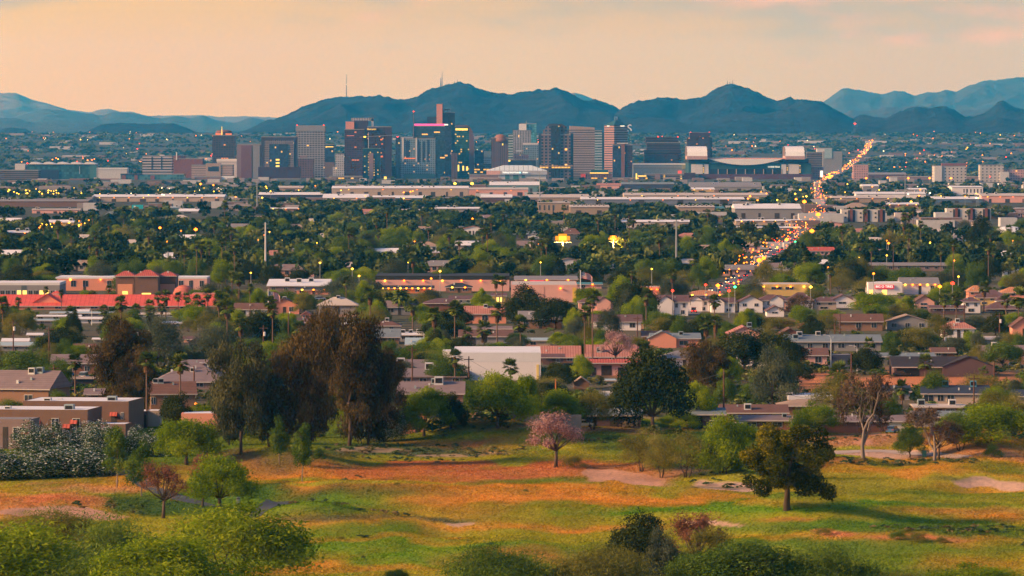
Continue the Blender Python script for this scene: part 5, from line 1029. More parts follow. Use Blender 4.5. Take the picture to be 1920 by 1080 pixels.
mb = MB(); mb.lathe([(w * math.cos(a), h * math.sin(a)) for a in np.linspace(0, 1.5, 9)], 0, 0, 28).build('shell', WHITEP, r, world=False, smooth=True); tag(r, 'white air supported dome among the trees', 'dome'); KEEP.append((1862, 1920, 424, 438, p.y)); LAND.append((1893, 441, p.y, 'the white dome'))
# ---- plaza strip
P = 'building'
house('brown centre pavilion of the school, under a wide red hipped roof', 'the centre red pavilion', 253, 296, 506, 517, 560, 'red', 'brown', 'hip', dep=16, doors=[(.3, .7, .25, LITP)], name='school_pavilion', cat=P)
house('red hipped pavilion with a salmon arched porch and lit door', 'the lit door pavilion', 217, 252, 508, 517, 558, 'red', 'brown', 'hip', dep=15, doors=[(.1, .9, .62, plain('salmon_arch', (.72, .32, .19))), (.35, .65, .3, LITP)], name='school_pavilion', cat=P)
house('red hipped pavilion with a blank salmon porch beside the half dome', 'the blank porch pavilion', 296, 330, 509, 517, 558, 'red', 'brown', 'hip', dep=15, doors=[(.05, .95, .62, MATS['salmon_arch'])], name='school_pavilion', cat=P)
house('salmon flat wing of the school under a white roof edge', 'the salmon school wing', 104, 217, 520, 521, 545, 'white', 'salmon', 'flat', dep=30, parapet=RF['white'], lamps=2, name='school_wing', cat=P)
house('pale salmon wing beyond the blank porch pavilion', 'the pale school wing', 330, 388, 520, 521, 545, 'white', 'pink', 'flat', dep=24, parapet=RF['white'], name='school_wing', cat=P)
p = G(345, 563); r = empty('domed_hall', p); s = mpp(p.y); w = 20 * s; h = at(345, 534, p.y).z - p.z
MB().lathe([(w * 1.05, -1), (w * 1.05, h * .35), (w, h * .5), (w * .85, h * .75), (w * .5, h * .93), (.1, h)], 0, 0, 28).build('dome', rows('dome_seams', (.50, .14, .10), (.4, .1, .075), 1.2, 1, .2), r, world=False); tag(r, 'round red domed hall beside the school pavilions', 'hall'); LAND.append((345, 563, p.y, 'the red dome')); KEEP.append((322, 366, 534, 556, p.y))
house('grey modern office with a long band of lit windows', 'the grey modern office', -12, 112, 530, 533, 556, 'white', 'grey', 'flat', dep=30, parapet=RF['white'], win=[(.1 + .085 * i, .16 + .085 * i, .15, .5) for i in range(10)], lit=(3, 4, 7, 8), doors=[(.42, .5, .9, plain('dark_teal_panel', (.1, .13, .14)))], name='office', cat='office')
house('long low building under a bright red metal roof', 'the long red roof', -14, 405, 552, 573, 580, 'redmetal', 'salmon', 'gable', dep=26, name='school_hall', cat=P, win=[(.2 + .08 * i, .23 + .08 * i, .2, .7) for i in range(9)])
house('salmon gable end built onto the long red roof', 'the salmon gable', 55, 120, 552, 572, 580, 'redmetal', 'salmon', 'front', dep=14, doors=[(.25, .34, .7)], name='school_gable', cat=P)
house('salmon flat block with a lone arch at the end of the red roof', 'the salmon end block', 360, 412, 551, 552, 577, 'pinkr', 'salmon', 'flat', dep=14, name='school_block', cat=P)
house('small salmon tower with a red cap over the long red roof', 'the salmon roof tower', 98, 112, 545, 550, 575, 'redmetal', 'salmon', 'hip', dep=6, name='bell_tower', cat=P)
house('white roofed retail store with a pinkish wall', 'the pinkish retail store', 502, 615, 523, 536, 548, 'white', 'mauve', 'low', dep=50, units=[(.3, .3, 2, UNITW), (.5, .25, 2, UNITW), (.7, .3, 2, UNITW)], name='store', cat='store')
house('dark awning row with red neon beside the pinkish retail store', 'the red neon row', 556, 620, 538, 543, 552, 'black', 'salmon', 'gable', dep=10, lamps=3, name='store', cat='store')
pl = house('long pink shopping plaza under a black roof screen', 'the long plaza', 704, 955, 517, 523, 546, 'black', 'pink', 'flat', dep=40, parapet=RF['black'], lamps=7, name='shopping_plaza', cat='shopping plaza')
house('black mansard arcade glowing orange along the plaza', 'the glowing arcade', 712, 812, 535, 540, 550, 'black', plain('orange_glow_shopfront', (.6, .22, .08)), 'gable', dep=8, lamps=9, name='arcade', cat='arcade')  # orange lamplight under the arcade is put into the wall colour
house('black hip roofed corner shop at the end of the glowing arcade', 'the hip corner shop', 836, 884, 530, 538, 549, 'black', 'tan', 'hip', dep=12, lamps=2, name='store', cat='store')
house('small gabled arcade end beside the dark trees', 'the gabled arcade end', 700, 716, 530, 537, 548, 'black', 'salmon', 'front', dep=10, name='arcade', cat='arcade')
house('grey roofed shop row with red neon signs', 'the red sign row', 966, 1085, 517, 524, 535, 'grey', 'pink', 'low', dep=30, doors=[(.23, .45, .8, glow('neon_red', (1, .05, .1), 1.6))], lamps=3, name='store', cat='store')
house('big pale pink box store with a yellow lit corner', 'the pale box store', 958, 1082, 534, 536, 567, 'cream', 'pink', 'flat', dep=50, doors=[(.5, .505, .95, plain('joint', (.4, .2, .17))), (.93, .99, .9, plain('lit_corner_paint', (.8, .5, .1)))], lamps=2, name='box_store', cat='store')  # yellow light at the store corner is put into a panel's colour
house('green awning shop behind the flagpole', 'the green awning shop', 1060, 1128, 529, 533, 541, 'teal', 'pink', 'low', dep=20, lamps=2, name='store', cat='store')
house('orange lit hip roofed restaurant by the crossing', 'the orange lit restaurant', 1285, 1362, 544, 553, 560, 'orange', 'yellow', 'hip', dep=22, lamps=3, name='restaurant', cat='restaurant')  # orange light on the roof is put into its tile colour
house('small orange fuel station under the dark trees', 'the orange fuel station', 1203, 1238, 538, 541, 556, 'cream', 'salmon', 'flat', dep=12, lamps=3, name='fuel_station', cat='fuel station')
ys_ = house('yellow lit corner store with dark upper windows', 'the yellow lit corner store', 1419, 1520, 533, 535, 555, 'cream', 'yellow', 'flat', dep=25, win=[(.27, .46, .6, .85), (.53, .68, .6, .85)], lamps=4, name='store', cat='store', doors=[(0, .15, .85, WALL['pink'])])
st_ = house('tyre shop with a white front and a red lettered band', 'the red lettered tyre shop', 1628, 1692, 530, 534, 553, 'white', 'white', 'flat', dep=18, doors=[(.02, .16, .5, LITP), (.4, .55, .5, LITP)], lamps=0, name='tyre_shop', cat='store')
q = st_.location; rect(st_, 'sign_band', glow('red_sign_band', (1, .05, .07), .7), 1640, 1676, 534, 541, q.y - .5, .3); sign_text(st_, 'BIG O TIRES', 1642, 1674, 537.5, q.y - .7, S_WH)
house('grey hip roofed dining hall behind the tyre shop', 'the grey dining hall', 1690, 1760, 520, 531, 552, 'grey', 'white', 'gable', dep=18, lamps=5, name='restaurant', cat='restaurant')
house('grey long flat roof in the far right grove', 'the grey grove roof', 1628, 1780, 492, 497, 508, 'grey', 'mauve', 'low', dep=40, name='warehouse', cat='warehouse', doors=[])
house('low red tiled motel in the right grove', 'the red tiled motel', 1500, 1580, 463, 470, 478, 'red', 'pink', 'gable', dep=14, win=[(.1 + .1 * i, .15 + .1 * i, .2, .7) for i in range(8)], name='motel', cat='motel')
house('maroon roofed building beneath the big floodlight', 'the maroon floodlit roof', 1050, 1096, 428, 438, 441, 'brown', 'brick', 'hip', dep=20, name='clubhouse', cat=P)
house('low brick dugout row below the big floodlight', 'the brick dugout', 1054, 1096, 468, 470, 474, 'brown', 'brick', 'low', dep=8, name='dugout', cat=P)
# ---- two storey houses with plum tiled roofs
W4 = lambda n, v0=.58, v1=.85: [((i + .3) / n, (i + .62) / n, v0, v1) for i in range(n)]
def two(label, x0, x1, yr, ye, yb, kind, wall='white', roof='tile', n=3, dep=12, g=(), low=True, rot=0, **k):
    Yk = G((x0 + x1) / 2, yb).y; KEEP.extend([(x0, (x0 + x1) / 2, yr + 3, yb + 3, Yk), ((x0 + x1) / 2, x1, yr + 3, yb + 3, Yk)])
    return house(label, label.split(',')[0] if 0 else None, x0, x1, yr, ye, yb, roof, wall, kind, dep=dep, win=W4(n) + (W4(max(1, n - 1), .12, .38) if low else []), gables=g, rot=rot, group='two storey tract houses', name='tract_house', **k)
two('pale pink two storey house behind the thin tall palm', 1085, 1150, 555, 566, 585, 'hip', 'pink', g=[(.72, 2.4, 1.7, .8)], n=3)
two('white two storey house nearest the orange fuel station, with a dark garage', 1234, 1290, 553, 565, 592, 'gable', n=4, g=[(.25, 2.6, 1.8, .8)], doors=[(.0, .3, .3)])
two('white house whose plum roof meets the orange restaurant', 1290, 1330, 556, 563, 584, 'hip', n=3, g=[(.4, 2, 1.4, .6)])
two('white house with twin plum gables, third from the fuel station', 1333, 1378, 558, 567, 586, 'gable', n=3, g=[(.3, 2.1, 1.6, .8)])
two('broad white house with shuttered windows and a plum gable', 1386, 1430, 555, 566, 586, 'front', n=2)
two('grey white house wedged under the yellow lit corner store', 1424, 1470, 552, 562, 585, 'hip', n=4, g=[(.7, 2.2, 1.5, .7)])
two('white house with arched windows beside the bare pinkish tree', 1440, 1480, 553, 563, 582, 'hip', 'pink', n=5)
two('plum roofed house standing behind the bare pinkish tree', 1480, 1524, 548, 561, 581, 'hip', n=2)
two('narrow grey house with a plum hip right of the bare tree', 1525, 1568, 556, 565, 581, 'hip', 'cream', n=2)
two('white house with one square window and a low plum roof', 1560, 1602, 553, 564, 577, 'front', n=1, low=False)
two('low white annexe house under the bare pinkish tree', 1438, 1470, 574, 583, 594, 'front', n=1, low=False)
two('pale house with a red brown gable in the right hand row', 1715, 1752, 554, 566, 580, 'front', 'pink', roof='brown', n=1)
two('dark timbered house with two white windows', 1745, 1810, 572, 577, 590, 'gable', 'plum', n=4, low=False)
two('white house with a blue shadowed side beside the two palms', 1806, 1838, 557, 565, 587, 'hip', n=2)
two('ochre two storey house under a wide plum hip roof', 1832, 1890, 543, 557, 572, 'hip', 'yellow', n=3)
two('white fronted house at the end of the plum roof row', 1868, 1902, 553, 563, 573, 'hip', 'white', n=2)
two('dark roofed low house before the ochre house', 1848, 1905, 566, 578, 584, 'hip', 'plum', n=2, low=False)
two('orange roofed house glowing behind the plum row', 1816, 1846, 535, 546, 560, 'hip', 'salmon', roof='orange', n=2, low=False)
two('orange tiled house at the frame edge', 1878, 1925, 538, 548, 560, 'hip', 'salmon', roof='orange', n=3, low=False)
two('low rust roofed house with a pale gable', 1560, 1690, 556, 562, 567, 'low', 'salmon', roof='tile', n=5, low=False)
house('orange lit shed roof beside the plum houses', 'the orange shed', 1605, 1640, 560, 565, 572, 'cream', 'salmon', 'low', dep=12, name='shed', cat='shed', doors=[])
house('ochre lit house with orange shutters by the plaza trees', 'the ochre shuttered house', 923, 948, 549, 554, 571, 'tile', 'yellow', 'gable', dep=10, win=[(.3, .5, .3, .8), (.6, .8, .3, .8)], lit=(0, 1))
house('white gabled house among the palms below the plaza', 'the white palm house', 843, 886, 554, 561, 569, 'tile', 'white', 'gable', dep=12, win=W4(3, .3, .8))
house('plum roofed house with a brick end below the plaza', 'the plum and brick house', 795, 862, 559, 568, 585, 'tile', 'brick', 'hip', dep=14, doors=[(.7, .95, .9, WALL['brick'])])
# ---- mobile homes and small roofs on the left
for i, (x0, x1, yr, ye, yb, rf) in enumerate([(62, 150, 590, 593, 600, 'white'), (95, 225, 584, 587, 594, 'blue'), (138, 200, 594, 598, 606, 'white'), (50, 110, 598, 601, 608, 'blue'), (145, 165, 580, 584, 589, 'white'), (0, 62, 641, 648, 658, 'blue'), (5, 52, 634, 640, 650, 'white'), (52, 78, 624, 628, 634, 'white'), (250, 340, 586, 589, 594, 'cream'), (300, 340, 602, 606, 612, 'white'), (640, 668, 604, 607, 612, 'white'), (175, 190, 633, 636, 642, 'white')]):
    house(['long white mobile home at the head of the park', 'longest pale blue mobile home below the red roof', 'white mobile home with a raised end', 'pale blue mobile home behind the olive trees', 'smallest white mobile home under the red roof', 'low pale blue roof by the utility pole', 'white gabled mobile home by the utility pole', 'white mobile home roof between two dark crowns', 'cream mobile home among the school palms', 'white roof sunk among the green palms', 'tiny white roof behind the eucalyptus', 'tiny white roof in the brown tree'][i], None, x0, x1, yr, ye, yb, rf, 'grey' if i % 2 else 'white', 'low', dep=5, win=W4(3, .4, .8), doors=[(.45, .5, .8)], name='mobile_home', cat='mobile home', group='mobile homes below the school')
KEEP.extend([(1500 + 60 * i, 1560 + 60 * i, 704, 728, G(1530 + 60 * i, 716).y) for i in range(6)])
KEEP.extend([(1036, 1074, 436, 468, 3400), (1136, 1166, 440, 466, 3450)])
# ---- nearer houses
U = UNIT; UW = UNITW
house('brown gabled house with a grey shingle roof and rooftop coolers', 'the grey shingled house', -30, 94, 694, 727, 772, 'mauve', 'tan', 'gable', dep=15, rot=-14, win=[(.62, .74, .3, .7)], units=[(.6, .42, 1.5, UW), (.72, .45, 1.4, U)])
bA = house('rear townhouse block of brown stucco under a glaring white roof', 'the rear townhouse', 42, 243, 752, 758, 812, 'white', 'brown', 'flat', dep=17, rot=-7, parapet=WALL['brown'], units=[(.2, .2, 1.5, UW), (.80, .3, 1.9, U), (.28, .45, 1.0, UW)], win=[(.93, .95, .5, .72)], name='townhouse', cat='townhouse')
bB = house('front townhouse block with red tiled panels and a white roof', 'the front townhouse', -40, 166, 768, 773, 826, 'white', 'brown', 'flat', dep=15, rot=-7, parapet=WALL['brown'], units=[(.22, .3, 1.3, UW), (.80, .25, 1.9, U)], name='townhouse', cat='townhouse')
bC = house('mauve stucco townhouse end with a rust awning', 'the mauve townhouse end', -40, 58, 786, 790, 842, 'grey', 'mauve', 'flat', dep=9, rot=-7, name='townhouse', cat='townhouse')
def local_box(r, n, m, b, mats2=None): return MB().box(*b).build(n, m, r, world=False)
TILE = RF['red']
for r, lst in ((bB, [(-3.2, 1.4, -.55, -.02, 3.0, 4.2), (-8.0, -4.4, -.55, -.02, 3.0, 4.2)]), (bA, [(-3.5, 2.2, -.5, -.02, 4.3, 5.2)])):
    for b in lst:
        MB().face([(b[0], b[2], b[4]), (b[1], b[2], b[4]), (b[1], b[3], b[5]), (b[0], b[3], b[5])]).build('tiled_panel', [TILE], r, world=False)
for r, x, z in ((bA, 7.2, 3.6), (bB, 6.1, 2.6), (bB, 7.6, 3.5), (bC, 3.3, 2.7)):
    mb = MB(); mb.face([(x, -.8, z), (x + 1.5, -.8, z), (x + 1.5, 0, z + .8), (x, 0, z + .8)]); mb.face([(x, -.8, z), (x, 0, z + .8), (x, 0, z)]); mb.face([(x + 1.5, 0, z), (x + 1.5, 0, z + .8), (x + 1.5, -.8, z)]); mb.build('tiled_awning', [TILE], r, world=False); local_box(r, 'door', DOORM, (x + .2, x + 1.3, -.06, .02, .1, z))
house('low white roofed garage carrying two satellite dishes', 'the dish garage', 166, 236, 795, 801, 822, 'white', 'brown', 'flat', dep=7, rot=-7, name='garage', cat='garage')
for px in (183.5, 195.5):
    q = at(px, 797, G(200, 822).y - .5); r = empty('satellite_dish', (q.x, q.y + 2, q.z - .6)); MB().tube([(0, 0, -.3), (0, -.1, .55)], .05, 5).build('mount', BLACK, r, world=False); MB().lathe([(.05, 0), (.4, .06), (.62, .2)], 0, 0, 14).xf(Matrix.Translation((0, -.2, .7)) @ Matrix.Rotation(1.9, 4, 'X')).build('dish', plain('dish_grey%d' % px, (.12, .16, .2), .4), r, world=False); tag(r, 'blue grey satellite dish nearer the tree on the white garage roof' if px > 190 else 'blue grey satellite dish nearer the townhouse on the white garage roof', 'satellite dish')
house('small brown carport with a white roof beside the palm trunk', 'the white carport', 243, 276, 771, 775, 802, 'white', 'brown', 'flat', dep=8, name='carport', cat='garage', doors=[(.55, .95, .9)])
house('lit cream garden wall house behind the dark bush', 'the cream wall house', 276, 300, 770, 773, 800, 'white', 'cream', 'flat', dep=6, name='garden_wall', cat='wall')
house('two storey brown house with one window and a shingle roof', 'the two storey brown house', 283, 366, 715, 737, 768, 'brown', 'tan', 'gable', dep=12, rot=6, win=[(.0, .1, .35, .72) if 0 else (.01, .10, .35, .75), (.3, .38, .4, .75)], units=[(.12, .45, 1.2, UW), (.25, .45, 1.2, U)])
house('pink walled house corner with red roof tiles by the orange lamp', 'the red tiled corner', 340, 408, 775, 783, 815, 'white', 'salmon', 'flat', dep=9, name='townhouse', cat='townhouse', doors=[(.72, .98, .6, TILE)])
house('broad mauve roofed apartment block behind two palms', 'the broad mauve roof', 290, 425, 684, 715, 730, 'mauve', 'mauve', 'hip', dep=30, units=[(.5, .3, 1.2, UW)], name='apartment_block', cat='apartment building')
house('long mauve ridge roof behind the broad mauve one', 'the mauve ridge', 340, 430, 674, 684, 700, 'mauve', 'mauve', 'gable', dep=18, name='apartment_block', cat='apartment building', gables=[(.75, 4, 2, 1)])
house('small mauve roofed house beside the vivid green tree', 'the small mauve house', 96, 178, 664, 680, 702, 'mauve', 'brick', 'gable', dep=13, win=W4(3, .3, .7))
house('brick house with a chimney roof in the brown tree', 'the brick chimney house', 138, 176, 644, 656, 668, 'brown', 'brick', 'gable', dep=10)
house('low carport roof over the parking lot', 'the parking carport', 136, 182, 706, 709, 720, 'tan', 'dark', 'low', dep=8, name='carport', cat='carport', doors=[], units=[])
house('small tan house corner under the yellow bush', 'the tan corner', 160, 192, 728, 738, 758, 'mauve', 'tan', 'gable', dep=8)
house('plum roofed house behind the parked dark crowns', 'the plum shed', 355, 376, 634, 642, 654, 'tile', 'mauve', 'front', dep=9)
house('low dark roof left of the grey green crowns', 'the low dark roof', 345, 378, 630, 636, 642, 'tile', 'pink', 'low', dep=8, doors=[], units=[])
house('dark plum roofed house behind the big eucalyptus', 'the dark plum roof', 543, 612, 596, 604, 612, 'tile', 'plum', 'gable', dep=12)
house('small salmon house by the flag', 'the small salmon house', 566, 582, 585, 590, 597, 'pinkr', 'salmon', 'front', dep=8)
house('brown hipped house with a rooftop cooler right of the eucalyptus', 'the brown hipped house', 700, 750, 601, 610, 622, 'brown', 'cream', 'hip', dep=12, units=[(.5, .45, 1.3, UW)], win=[(.6, .75, .4, .7)])
house('tan gabled house with a blue grey roof edge', 'the blue edged house', 690, 748, 616, 631, 645, 'slate', 'tan', 'gable', dep=13)
house('cluttered white roofed house', 'the cluttered house', 745, 795, 622, 628, 640, 'white', 'grey', 'low', dep=14, doors=[], units=[(.2, .3, 1.4, UW), (.5, .35, 1.2, UW), (.8, .3, 1.5, UW)])
house('pale blue roofed house with tan eaves', 'the pale blue eaved house', 762, 792, 633, 645, 660, 'blue', 'tan', 'gable', dep=10)
house('huge flat mauve roofed school block', 'the flat mauve roof', 716, 872, 674, 706, 722, 'mauve', 'mauve', 'shed', dep=70, units=[(.18, .72, 2.0, UW), (.55, .4, 2.2, UW), (.75, .9, 1.2, UW)], name='flat_block', cat=P)
house('long white roofed warehouse with pale walls', 'the long white warehouse', 850, 1014, 661, 676, 713, 'white', 'white', 'flat', dep=40, parapet=RF['white'], doors=[(.95, .98, .8, plain('lit_door', (.8, .6, .2)))], units=[(.3, .5, 1, UW), (.55, .6, .8, UW)], name='warehouse', cat='warehouse')  # light in the doorway is put into the yellow door colour
house('upper white step of the pale warehouse', 'the white step', 830, 958, 658, 664, 690, 'white', 'white', 'flat', dep=10, Y=G(900, 713).y + 42, name='warehouse', cat='warehouse')
house('mauve shingled house with a cooler above the crooked mesquite', 'the mauve shingled house', 747, 868, 715, 737, 775, 'mauve', 'tan', 'gable', dep=16, units=[(.62, .4, 2.0, UW), (.55, .42, 1.4, U)], doors=[(.4, .5, .5)], name='house')
house('salmon porch with a lit door lamp behind the crooked mesquite', 'the lit salmon porch', 752, 800, 770, 776, 812, 'white', 'salmon', 'flat', dep=8, doors=[(.55, .75, .8)], name='porch_house', cat='house')
house('white roofed shed behind the eucalyptus trunks', 'the white trunk shed', 676, 752, 765, 770, 800, 'white', 'grey', 'low', dep=8, name='shed', cat='shed')
house('pink bungalow under a blue grey roof', 'the pink bungalow', 977, 1032, 633, 638, 650, 'blue', 'pink', 'gable', dep=11, win=[(.32, .5, .3, .75)], doors=[(.55, .98, .85, WALL['cream'])])
house('brown roofed house with white trim left of the pink bungalow', 'the white trimmed house', 862, 960, 618, 630, 646, 'brown', 'grey', 'gable', dep=15, doors=[(.05, .3, .8)])
house('mauve low roof behind the white trimmed house', 'the low mauve roof', 880, 958, 611, 616, 624, 'mauve', 'mauve', 'gable', dep=12)
house('long red tiled house above the long white warehouse', 'the long red tiled house', 986, 1087, 648, 669, 680, 'pinkr', 'brick', 'gable', dep=17)
house('red tiled house half behind the pinkish tree', 'the half hidden tiled house', 1100, 1196, 646, 668, 680, 'pinkr', 'pink', 'gable', dep=17, units=[(.25, .2, 1.5, U)])
ho = house('low arcaded house under a red tile eave', 'the arcaded house', 1098, 1196, 673, 679, 704, 'red', 'pink', 'gable', dep=9, doors=[(.12, .2, .6), (.3, .5, .75), (.62, .72, .6), (.8, .98, .8)], over=1.2)
house('plum flat roofed house beside the red tiled one', 'the plum flat house', 1018, 1056, 663, 670, 684, 'tile', 'plum', 'low', dep=9)
house('blue grey gabled house with a salmon front', 'the salmon fronted house', 1222, 1312, 624, 634, 652, 'slate', 'salmon', 'gable', dep=16, win=[(.58, .75, .3, .7)], units=[(.62, .3, 1.3, U)], gables=[(.22, 4, 2, .8)], doors=[(.12, .28, .5)])
house('maroon long roof behind the salmon fronted house', 'the maroon long roof', 1205, 1262, 620, 630, 640, 'brown', 'brick', 'gable', dep=12)
house('pink gable house with white barge boards', 'the white barged gable', 1366, 1424, 613, 626, 646, 'pinkr', 'pink', 'front', dep=14, units=[(.7, .5, 1.4, U)])
house('maroon gable house at the dark hedge', 'the maroon gable', 1460, 1502, 616, 628, 640, 'brown', 'brick', 'front', dep=12)
house('long blue grey shingled house right of the dark crowns', 'the long blue grey house', 1475, 1652, 627, 640, 658, 'slate', 'grey', 'gable', dep=20, units=[(.15, .4, 1.6, UW), (.35, .45, 1.4, UW), (.1, .2, 1.6, U)])
house('bright pink house with a brown shingle roof on the corner', 'the bright pink house', 1506, 1551, 652, 665, 684, 'brown', 'pink', 'gable', dep=12, win=[(.5, .75, .25, .8)])
house('dark walled garden sheds beside the lamp post', 'the dark garden shed', 1560, 1596, 665, 667, 684, 'grey', 'navy', 'flat', dep=7, name='shed', cat='shed')
house('long dark roofed ranch house with a white front bay', 'the dark ranch house', 1676, 1834, 668, 687, 706, 'dark', 'plum', 'gable', dep=18, doors=[(.03, .3, .8, BLACK)], win=[(.62, .7, .3, .7)], gables=[(.88, 6.5, 2.5, 1)], units=[])  # black front panel stands for the shade inside the carport
house('teal grey roof behind the dark ranch house', 'the teal grey roof', 1640, 1752, 661, 668, 676, 'slate', 'grey', 'gable', dep=14)
house('maroon low roofs between the dark ranch and the green hedge', 'the maroon low roof', 1750, 1790, 651, 660, 670, 'brown', 'brick', 'gable', dep=12)
house('tan gabled house at the frame edge with a cooler', 'the tan edge house', 1840, 1935, 647, 664, 684, 'mauve', 'tan', 'gable', dep=16, win=W4(3, .3, .7), units=[(.3, .4, 1.6, UW)], gables=[(.6, 5, 2.2, 1)])
house('orange brick house end at the frame edge', 'the orange brick end', 1898, 1940, 596, 612, 632, 'brown', 'salmon', 'front', dep=10)
house('flat pale house by the utility box pole', 'the flat pale house', 1840, 1890, 630, 636, 645, 'cream', 'grey', 'low', dep=12)
house('navy roofed house with cream walls and rooftop units', 'the navy roofed house', 1730, 1852, 722, 737, 758, 'navy', 'cream', 'gable', dep=14, rot=-4, win=[(.02, .16, .25, .8), (.23, .32, .3, .8), (.38, .48, .25, .8)], units=[(.35, .45, 1.5, plain('blue_unit', (.08, .25, .35), .6)), (.78, .45, 1.5, MATS['blue_unit'])])
house('flat tan roofed house with white units below the navy roof', 'the flat tan house', 1716, 1806, 757, 763, 782, 'cream', 'tan', 'low', dep=14, units=[(.15, .3, 1.6, U), (.8, .3, 1.6, UW)], doors=[])
house('grey low roofed house behind the rust tree', 'the grey low house', 1715, 1812, 770, 781, 800, 'slate', 'grey', 'gable', dep=12)
house('navy slate roof behind the bare leaning tree', 'the navy slate roof', 1650, 1706, 722, 733, 750, 'navy', 'grey', 'gable', dep=12)
house('grey house at the right frame edge under the dirt lot', 'the grey edge house', 1905, 1950, 730, 742, 766, 'navy', 'cream', 'gable', dep=12, win=[(.4, .6, .3, .7)])
house('white flat roofed house with a row of coolers', 'the white cooler house', 1478, 1562, 742, 747, 768, 'white', 'tan', 'flat', dep=14, parapet=RF['white'], units=[(.05, .3, 1.4, UW), (.78, .3, 1.4, UW), (.9, .35, 1.5, UW)])
house('tan shingled house in front of the white cooler house', 'the tan shingled house', 1462, 1556, 748, 760, 778, 'tan', 'brick', 'hip', dep=12)
house('brown roofed brick house behind the big pine', 'the brown brick house', 1354, 1476, 758, 773, 792, 'brown', 'brick', 'gable', dep=14, units=[(.4, .2, 1.5, UW)])
house('mauve low roof in front of the brown brick house', 'the front mauve roof', 1384, 1482, 778, 788, 806, 'mauve', 'brick', 'low', dep=11, units=[(.9, .3, 1, U)], doors=[])
house('long mauve roofed brick ranch with a cream garage', 'the long brick ranch', 1492, 1700, 778, 789, 812, 'mauve', 'brick', 'gable', dep=13, win=[(.13, .2, .35, .8)], doors=[(.84, .98, .85, GAR)])
house('blue grey roofed house with a dark open carport', 'the dark carport house', 1085, 1202, 766, 778, 800, 'slate', 'plum', 'gable', dep=13, doors=[(.0, .28, .9, BLACK), (.5, .62, .8), (.7, .95, .7, plain('pale_siding', (.3, .24, .2)))], units=[(.9, .2, .9, U)])  # black panel at the open carport stands for the shade within
house('blue grey roof right of the big dark tree', 'the second blue grey roof', 1290, 1358, 764, 776, 804, 'slate', 'plum', 'gable', dep=13, doors=[(.1, .4, .85, BLACK)])
house('small tan gabled shed in the mesquites', 'the small tan shed', 1076, 1104, 708, 718, 730, 'tan', 'tan', 'front', dep=6, name='shed', cat='shed')
house('little grey shed by the dirt bank', 'the little grey shed', 1134, 1152, 710, 713, 724, 'blue', 'grey', 'low', dep=4, name='shed', cat='shed')
house('white trellis fence behind the mesquites', 'the white trellis', 1118, 1158, 736, 737, 742, 'white', 'white', 'flat', dep=1, name='trellis', cat='fence')
house('long grey block wall beside the cart lane', 'the grey block wall', 958, 1090, 779, 780, 799, 'grey', plain('block_wall', (.15, .145, .15), .9, .15, .6), 'flat', dep=.5, name='block_wall', cat='wall')
house('low cream wall before the dark ranch house', 'the cream garden wall', 1770, 1832, 696, 697, 703, 'cream', 'cream', 'flat', dep=.4, name='garden_wall', cat='wall')

# ---- small bungalows peeping out of the wooded belt
BZ = [(-20, 330, 'behind the school'), (330, 700, 'left of the plaza trees'), (700, 1010, 'behind the long plaza'), (1010, 1300, 'round the floodlights'), (1300, 1500, 'beside the avenue'), (1500, 1940, 'in the grove beyond the tyre shop')]
BZ[1] = (330, 700, 'between the school and the plaza')
for i in range(64):
    for _ in range(30):
        px, py = hrng.uniform(0, 1920), hrng.uniform(398, 522); s_ = mpp(G(px, py).y); w_ = hrng.uniform(10, 20) / s_; h_ = hrng.uniform(4.5, 6) / s_
        if all(px + w_ / 2 < k[0] - 3 or px - w_ / 2 > k[1] + 3 or py < k[2] - 2 or py - h_ > k[3] + 2 for k in KEEP): break
    z = next((q for q in BZ if q[0] <= px < q[1]), BZ[-1])[2]; rf = hrng.choice(['white', 'cream', 'grey', 'slate', 'mauve', 'pinkr', 'tan', 'white'])
    nm = dict(white='white', cream='cream', grey='grey', slate='blue grey', mauve='mauve', pinkr='pink tiled', tan='tan')[rf]
    house(f'small {nm} roofed bungalow sunk in the trees {z}', None, px - w_ / 2, px + w_ / 2, py - h_, py - h_ * .6, py, rf, hrng.choice(['white', 'pink', 'cream', 'tan', 'grey']), hrng.choice(['gable', 'gable', 'front', 'hip', 'low']), dep=11, name='bungalow', group=f'{nm} roofed bungalows {z}')
    k = KEEP[-1]; KEEP[-1] = (k[0], k[1], k[2], k[2] + (k[3] - k[2]) * .6, k[4])

